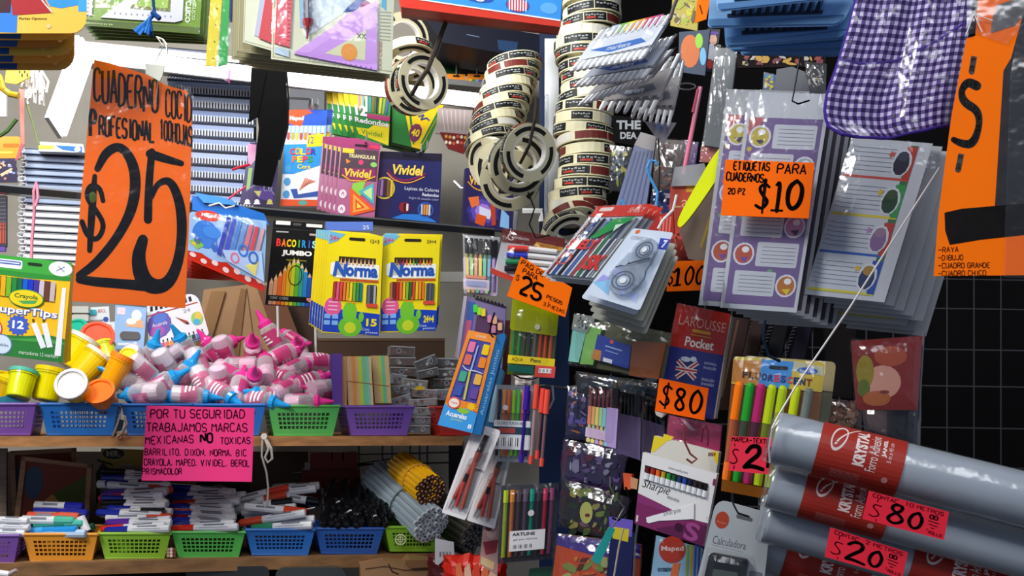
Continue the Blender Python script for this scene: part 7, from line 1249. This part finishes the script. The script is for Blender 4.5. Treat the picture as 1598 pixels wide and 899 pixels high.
m.build('cover'); m = T.mb(); m.poly([(88, 2), (90, 2), (90, 166), (88, 166)], -34, -1, '#c9bca4:paper'); m.build('page_block'); film(T, 90, 168, 6, 70)
flat('white_card_corner', 'small white card corner under the orange 80 card', 'card', [(1022, 642), (1040, 646), (1032, 652), (1024, 648)], 1.29, '#d8cfc4:card')
flat('shaded_books', 'dark spines of packed books right of the pocket dictionary', 'books', [(1138, 494), (1170, 498), (1140, 640), (1112, 640)], 1.40, '#3a2826:card', [([(1150, 500), (1154, 500), (1128, 620), (1124, 620)], '#6a4c40')])
# ================================================================== notebook label packs
def labelpack(i, A, n):
    base = [(1169, 143), (1297, 147), (1243, 488), (1124, 480)] if A else [(1330, 214), (1456, 224), (1380, 472), (1255, 459)]
    nm = 'purple' if A else 'white'
    dx, dy = (13*i, 4.5*i) if A else (15*i, 8*i-(3 if i else 0))
    if A and i == 1: dx, dy = -34, -4
    if A and i > 1: dx, dy = 12*(i-1), 5*(i-1)
    if not A and i > 4: dx -= 40
    T = Thing('label_sheet_pack', ['%s sheet of notebook labels in clear wrap, front one of its peg' % nm, '%s label sheet pack, %s sheet of its peg' % (nm, BEH[i])][i > 0], 'label pack', base[0][0], 330, 1.22+.012*i+(0 if A else -.03), -26, group=nm+' label packs behind' if i else None)
    T.q = bil([(a+dx, b+dy) for a, b in base], 124, 340 if A else 250); H = 340 if A else 250
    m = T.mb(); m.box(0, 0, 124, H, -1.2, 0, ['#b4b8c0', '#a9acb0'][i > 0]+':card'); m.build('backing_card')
    m = T.mb()
    if A:
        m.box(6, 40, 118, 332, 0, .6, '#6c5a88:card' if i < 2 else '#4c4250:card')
        if i < 2:
            m.poly([(6, 40), (30, 40), (20, 60), (6, 70)], .7, .7, '#a85a5c')
            for j in range(6):
                y = 50+j*46; lx = 46 if j % 2 == 0 else 16; m.rr(lx, y, lx+66, y+38, 3, .8, .9, '#b6bac4')
                for l in range(5): m.box(lx+8, y+7+l*6, lx+62, y+7.8+l*6, 1, 1, '#5c606c')
                px_ = 26 if j % 2 == 0 else 100; m.disc(px_, y+20, 17, 18, .9, .9, '#c8c8d4', 14); m.disc(px_, y+20, 14, 15, 1, 1, ['#b0a03c', '#8ca8b8', '#8c7cb0', '#b87ca4', '#a8503c', '#a86a34'][j], 12); m.disc(px_+2, y+13, 6, 5, 1.1, 1.1, '#d8d8dc', 10); m.poly([(px_-6, y+26), (px_+8, y+24), (px_+4, y+34)], 1.1, 1.1, ['#3c3444', '#6a4a8c', '#c8b83c'][j % 3])
            for j in range(9): m.disc(12+(j*53) % 104, 90+j*27, 4, 4, .75, .75, ['#b8a03c', '#5c9a6c', '#a8646c'][j % 3], 8)
    else:
        m.box(3, 6, 104, 242, 0, .6, '#b6bcc6:card')
        edge = ('#a83c34', '#3c8a4c', '#a83c34', '#2c4a9c')
        m.poly([(92, 6), (104, 6), (104, 242), (92, 242)], .7, .7, '#3c6a44' if i < 3 else '#5c5a3c')
        for j in range(4):
            y = 8+j*60; m.box(3, y+50, 104, y+54, .8, .8, ['#b84a40', '#c8b83c', '#2f5aa8', '#c0b83c'][j]); m.poly([(88, y), (104, y), (104, y+52), (94, y+52)], .9, .9, edge[j])
            if i < 2:
                for l in range(6): m.box(12, y+6+l*7, 74, y+6.8+l*7, 1, 1, '#6a7080'); m.box(4, y+4+l*7, 12, y+6+l*7, 1, 1, '#9aa0ac')
                m.disc(86, y+26, 15, 22, 1, 1, '#c4c8d0', 12); m.disc(86, y+28, 12, 18, 1.1, 1.1, ['#2c2e3c', '#24402c', '#7a6088', '#2c3c5c'][j], 10); m.disc(86, y+16, 9, 8, 1.2, 1.2, ['#3c4050', '#3c4c34', '#8c7088', '#9a7a3c'][j], 10); m.star(68, y+14, 6, 1.2, ['#b8503c', '#c8a83c', '#a07cac', '#c8a83c'][j], 5, .5)
    m.build('label_sheet')
    if i < 2: film(T, 124, H, 7, 80+i, n=7)
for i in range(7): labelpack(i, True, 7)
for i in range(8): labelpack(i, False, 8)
flat('grey_hang_header', 'rounded grey card header above the purple label packs', 'card', [(1212, 108), (1236, 104), (1256, 112), (1266, 150), (1208, 148)], 1.30, '#6c6f74:card', yaw=-26)
strap('thin black hook wire entering the purple label packs', [(1246, 92, 8), (1243, 110, 8), (1236, 150, 8), (1234, 160, 8), (1244, 164, 6), (1262, 158, 4)], 1.4, '#15161a:metal', 1.17)
flat('silver_sequin_bag', 'silver foil bits shining left of the purple gingham cloth', 'bag', [(1256, 96), (1290, 100), (1288, 150), (1262, 146)], 1.40, '#2a2c30:gloss', blobs(1262, 104, 1286, 140, 10, ['#c8c8c4', '#6c6e72', '#8c8476', '#e8e6e0'], 1.5, 4, 90), puff=6)
flat('colour_print_bag', 'bag with blue and yellow print left of the grey card header', 'bag', [(1192, 112), (1214, 118), (1208, 146), (1190, 142)], 1.42, '#3c4a6a:gloss', blobs(1195, 118, 1208, 140, 8, ['#4a9ad0', '#d8c84a', '#c85a4a', '#e0dccc'], 2, 4, 91))
flat('red_print_strip', 'dark strip with red and yellow print under the blue trays', 'bag', [(1150, 84), (1290, 84), (1288, 104), (1150, 106)], 1.50, '#1c1416:ink', blobs(1156, 88, 1282, 100, 14, ['#a83c34', '#d8a83c', '#7a2c3c', '#c8c4bc', '#2c2428'], 3, 6, 92))
flat('sequin_bag', 'dark glittering foil bag between the two label pack stacks', 'bag', [(1296, 205), (1330, 214), (1310, 300), (1296, 330)], 1.42, '#25262a:gloss', blobs(1300, 212, 1322, 300, 16, ['#5c5e62', '#9a9a96', '#3c3c40'], 1.5, 4, 93), puff=5)
# ================================================================== blue plastic trays and combs
for i, (q, tint) in enumerate((([(1112, -30), (1342, -40), (1318, -4), (1120, 18)], '#93bce4'), ([(1108, -10), (1342, -30), (1316, 40), (1104, 43)], '#86b2e0'), ([(1128, 10), (1340, 0), (1322, 60), (1132, 74)], '#6a98cc'), ([(1134, 30), (1338, 20), (1322, 76), (1140, 80)], '#5a88bc'), ([(1152, 40), (1330, 40), (1316, 88), (1156, 86)], '#6894c4'))):
    T = Thing('blue_comb_tray', ['topmost translucent blue tray with dark comb teeth', 'second translucent blue tray, widest, with a row of dark comb teeth', 'third translucent blue tray from the top', 'fourth translucent blue tray from the top', 'lowest translucent blue tray above the grey strip'][i], 'tray', 1220, 30, 1.12+.025*i, -20); T.q = bil(q, 220, 60)
    m = T.mb(); m.rr(0, 0, 220, 60, (4, 4, 18, 6), -3, -1, tint+':gloss'); m.rr(2, 46, 216, 58, (2, 2, 12, 5), -1, 3, '#7cb0e0:trans' if i < 2 else tint+':gloss'); m.build('tray')
    m = T.mb(); n = 11 if i < 3 else 7
    for j in range(n): x = 36+j*13; m.poly([(x, 40), (x+7, 40), (x+5, 22), (x+2, 22)], 0, 4, '#10121a:gloss'); m.box(x+7, 24, x+9, 40, 0, 3, '#4a5e86:gloss')
    m.box(30, 38, 36+n*13, 43, -1, 2, '#1c2436:gloss'); m.build('comb')
# ================================================================== purple gingham cloth
T = Thing('gingham_apron', 'purple gingham fabric apron with purple piping in clear wrap', 'apron', 1400, 110, 1.02, -14)
Lb = [(1342, -30), (1326, 40), (1308, 100), (1290, 150), (1286, 180), (1292, 200), (1312, 212)]; Rb = [(1522, -30), (1514, 20), (1507, 70), (1500, 110), (1494, 150), (1490, 180), (1487, 192)]
def lerpc(c, v):
    Y = c[0][1]+(c[-1][1]-c[0][1])*v; i = max([k for k in range(len(c)-1) if c[k][1] <= Y+1e-6] or [0]); f = (Y-c[i][1])/(c[i+1][1]-c[i][1]); return (c[i][0]*(1-f)+c[i+1][0]*f, c[i][1]*(1-f)+c[i+1][1]*f)
NU, NV = 33, 38
def clp(u, v, dw=0):
    a, b = lerpc(Lb, v), lerpc(Rb, v); x = a[0]*(1-u)+b[0]*u; y = a[1]*(1-u)+b[1]*u+10*math.sin(u*3.14)*v
    return (x, y, dw+5*math.sin(u*9+v*1.5)*(.4+v)+3*math.sin(u*21+2*v))
m = T.mb()
for j in range(NV):
    for i in range(NU):
        k = (i % 2)+(j % 2); c = ['#c9bfdc:cloth', '#675293:cloth', '#251a48:cloth'][k]
        m.add([clp(i/NU, j/NV), clp((i+1)/NU, j/NV), clp((i+1)/NU, (j+1)/NV), clp(i/NU, (j+1)/NV)], [(0, 1, 2, 3)], c)
m.build('cloth', smooth=False, solid=.002)
m = T.mb(); m.path([clp(0, j/20, 1) for j in range(21)]+[clp(i/20, 1, 1) for i in range(1, 21)], 2.8, '#46308a:cloth', 8); m.build('piping')
m = T.mb(); m.path([clp(i/20, .52+.03*math.sin(i*.2)-.21*(i/20)**2, 2) for i in range(21)], 2.4, '#4a3590:cloth', 6); m.path([clp(i/20, .54+.03*math.sin(i*.2)-.21*(i/20)**2, 2) for i in range(21)], 1.2, '#5c46a0:cloth', 6); m.build('pocket_seam')
m = T.mb()
for j in range(10):
    for i in range(10): m.add([clp(a/10, b/10, 8+((a*7+b*13) % 5)*.12) for a, b in ((i, j), (i+1, j), (i+1, j+1), (i, j+1))], [(0, 1, 2, 3)], '#ffffff:film')
m.build('clear_wrap')
# ================================================================== red bag with a pale round print, and small bags below
T = flat('red_foil_bag', 'dull red foil bag with a pale round print on the dark side wall', 'bag', [(1328, 532), (1440, 524), (1432, 640), (1336, 640)], 1.20, '#7c2420:gloss', [dsc(1378, 596, 28, 26, '#c89080', 22), dsc(1350, 580, 14, 26, '#8c7c2c'), dsc(1390, 556, 26, 16, '#a04a34'), dsc(1348, 606, 10, 14, '#5c6a34'), dsc(1368, 622, 22, 12, '#a8603c'), dsc(1380, 612, 8, 3, '#7a3c38')], puff=14, yaw=-22)
flat('brown_nut_bag', 'small clear bag of brown bits behind the highlighters', 'bag', [(1294, 622), (1344, 628), (1344, 672), (1296, 668)], 1.22, '#3c2a22:gloss', blobs(1298, 628, 1338, 666, 22, ['#7a5444', '#8c6c58', '#5c4034', '#a08070'], 4, 8, 95), puff=6, yaw=-22)
flat('silver_clear_bag', 'empty silvery clear bag hanging below the red foil bag', 'bag', [(1344, 634), (1438, 636), (1432, 700), (1352, 690)], 1.24, '#4a4650:gloss', [([(1350, 640), (1384, 642), (1384, 680), (1356, 670)], '#6c5c60:gloss')], puff=12, yaw=-22)
flat('dark_product_card', 'dark card in shade between highlighters and red foil bag', 'card', [(1284, 500), (1336, 510), (1330, 622), (1290, 618)], 1.40, '#1a1214:card')
strap('pale grey upright rod at the right of the red foil bag', [(1441, 520, 0), (1436, 600, 0), (1433, 700, 0)], 2.4, '#8a8688:metal', 1.20, 'upright_rod', 'rod')
# ================================================================== long grey rolls
def roll(i, a, b, D0, D1, rpx, bands, lab):
    A, B = W(*a, D0), W(*b, D1); T = Thing('adhesive_cover_roll', lab, 'roll', 0, 0, 1); T.o.matrix_world = Matrix.Translation(A); ax = (B-A); L = ax.length; ax.normalize(); r = rpx*D0/F
    toc = (EYE-A).normalized(); side = (toc-ax*toc.dot(ax)).normalized(); up = ax.cross(side)
    if up.z < 0: up = -up
    P = lambda t, ph, rr: ax*t+side*math.cos(ph)*rr+up*math.sin(ph)*rr
    def band(m, t0, t1, p0, p1, rr, k, n=16, slope=0):
        vs = []; 
        for j in range(n+1): ph = p0+(p1-p0)*j/n; vs += [P(t0+slope*math.sin(ph), ph, rr), P(t1+slope*math.sin(ph), ph, rr)]
        m.add(vs, [(2*j, 2*j+1, 2*j+3, 2*j+2) for j in range(n)], k)
    m = MB(); m.lathe((0, 0, 0), ax, [(0, 0), (0, r*.45), (.004, r*.5), (.004, r*.86), (0, r*.97), (.003, r), (L, r), (L, 0)], '#a0a7b0:plastic', 90); o = m.build('grey_film_roll', parent=T.o, smooth=False)
    m = MB(); m.lathe((0, 0, 0), ax, [(-.002, r*.55), (-.006, r*.95), (.004, r*1.03), (L*.5, r*1.035), (L, r*1.03)], '#ffffff:film', 32); m.build('clear_wrap', parent=T.o, smooth=True)
    s0 = D0/F
    for (t0, t1, kind) in bands:
        t0 *= s0; t1 *= s0; m = MB(); band(m, t0, t1, -1.35, 1.45, r*1.045, '#9c2c22:card'); m.build('red_label', parent=T.o)
        m = MB(); w_ = t1-t0
        for j in range(28):         # swirl emblem
            a0, a1 = 6.283*j/28, 6.283*(j+1)/28
            q = lambda aa, s_: P(t0+w_*.22+w_*(.09*s_)*math.cos(aa)+w_*.03*math.sin(aa), .62+.55*s_*math.sin(aa), r*1.05)
            m.add([q(a0, 1), q(a1, 1), q(a1, .8), q(a0, .8)], [(0, 1, 2, 3)], '#d8c4c0:card')
        for j in range(8):
            q = lambda v, e: P(t0+w_*(.17+.26*v+e), .3+.95*v**.7, r*1.05); m.add([q(j/8, 0), q((j+1)/8, 0), q((j+1)/8, .025), q(j/8, .025)], [(0, 1, 2, 3)], '#d8c4c0:card')
        for (tx, u0, u1, p0, p1, bd) in (('KRYSTAL', .42, .56, -.25, 1.15, .05), ('Forro Adhesivo', .58, .70, -.35, 1.1, 0), ('JANEL', .73, .79, .25, 1.0, .04), ('5 m x 45 cm', .80, .85, .1, .9, 0)):
            v, f = glyphs(tx, bd); m.add([P(t0+w_*(u0+(u1-u0)*vv), p0+(p1-p0)*uu, r*1.052) for uu, vv in v], f, '#e0ccc8:card')
        for j in range(6): band(m, t0+w_*.2, t0+w_*.55, -.62-.07*j, -.585-.07*j, r*1.05, '#b8605a:card', 1)
        m.add([P(t0+w_*.83+w_*.04*math.cos(k*1.047), -.55+.13*math.sin(k*1.047), r*1.05) for k in range(6)], [(0, 1, 2, 3, 4, 5)], '#c88a84:card'); m.build('label_print', parent=T.o)
    T.roll = (P, r, s0, ax); return T
r1 = roll(0, (1208, 683), (1680, 800), 1.00, .93, 41, [(66, 190, 0)], 'topmost long grey roll with red label, its whole left end in view')
r2 = roll(1, (1202, 757), (1680, 888), 1.03, .96, 36, [(50, 176, 0)], 'second long grey roll, carrying the red 80 card')
r3 = roll(2, (1196, 812), (1680, 948), 1.06, .99, 35, [(216, 350, 0)], 'third long grey roll with red label towards the right')
r4 = roll(3, (1190, 856), (1680, 1000), 1.13, 1.06, 35, [(34, 160, 0)], 'lowest long grey roll, red label at its left behind the 20 card')
def rtag(q, D, label, top, big, yaw=-6):
    T = Thing('price_sign', label, 'sign', q[0][0]+40, q[0][1]+30, D, yaw); T.q = bil(q, 130, 72); m = T.mb(); m.box(0, 0, 130, 72, -1, 0, '#ee2c40:neon'); K2 = '#1c0a0e:ink'
    m.fit(top[0], 8, 3, 50, 4, 9, '#7a1420:ink', pen=1.6); m.fit(top[1], 60, 3, 124, 5, 9, '#7a1420:ink', pen=1.6)
    m.line([(17, 14), (17, 22)], 1.6, .4, K2); brush(m, [(24, 30), (14, 28), (11, 36), (20, 44), (24, 54), (14, 60), (8, 56)], [2.2]*7, .4); m.line([(20, 64), (21, 69)], 1.6, .4, K2)
    if big == '80': brush(m, [(52, 38), (40, 28), (44, 16), (58, 16), (56, 30), (44, 40), (36, 54), (46, 64), (60, 56), (60, 46), (52, 38)], [6]*11, .4)
    else: brush(m, [(34, 26), (42, 16), (56, 16), (58, 30), (44, 46), (34, 60)], [6, 6.5, 7, 7, 7, 6], .4); brush(m, [(34, 61), (48, 60), (64, 64)], [7, 7, 6], .4)
    brush(m, [(84, 22), (74, 30), (70, 50), (78, 64), (88, 58), (92, 36), (84, 22)], [6]*7, .4)
    m.fit('00', 102, 18, 116, 18, 10, K2, pen=2.4); m.line([(100, 34), (118, 36)], 2, .4, K2); m.line([(102, 42), (116, 44)], 2, .4, K2); m.line([(106, 50), (112, 51)], 2, .4, K2)
    m.fit('!', 100, 54, 103, 54, 8, '#7a1420:ink', pen=1.6); m.fit('ROLLO', 104, 58, 126, 60, 7, '#7a1420:ink', pen=1.2); m.build('card'); return T
rtag([(1356, 766), (1481, 799), (1473, 843), (1346, 810)], .93, 'red card priced 80 on the second grey roll', ('CONTAC', '10 METROS'), '80')
rtag([(1296, 823), (1417, 862), (1408, 903), (1287, 869)], .95, 'red card priced 20 on the lower grey rolls', ('CONTAC', '2 METROS'), '20')
T = Thing('support_cord', 'long thin white cord slanting down and looped round the left ends of the rolls', 'cord', 1320, 480, .97, 0); m = T.mb(); m.path([(1466, 262, 0), (1440, 302, 0), (1326, 480, 0), (1240, 606, 0), (1216, 646, 2), (1204, 668, 4), (1199, 700, 4), (1201, 722, 2)], 1.7, '#b9b2b0:plastic'); m.build('cord')
flat('sticker_bag', 'pale bag with small panda-like round shapes under the rolls at the bottom', 'bag', [(1206, 862), (1300, 880), (1296, 940), (1200, 930)], 1.15, '#a88c84:gloss', [dsc(1262, 890, 14, 10, '#d8d4cc'), dsc(1240, 884, 12, 8, '#b8806c'), dsc(1226, 886, 8, 8, '#8a5c7c'), dsc(1280, 892, 8, 7, '#c0b89c')], puff=6, yaw=-10)
flat('white_sheet_corner', 'grey white sheet corner at the lower left of the rolls', 'sheet', [(1190, 862), (1216, 866), (1208, 900), (1190, 900)], 1.12, '#9aa4ae:card', yaw=-10)
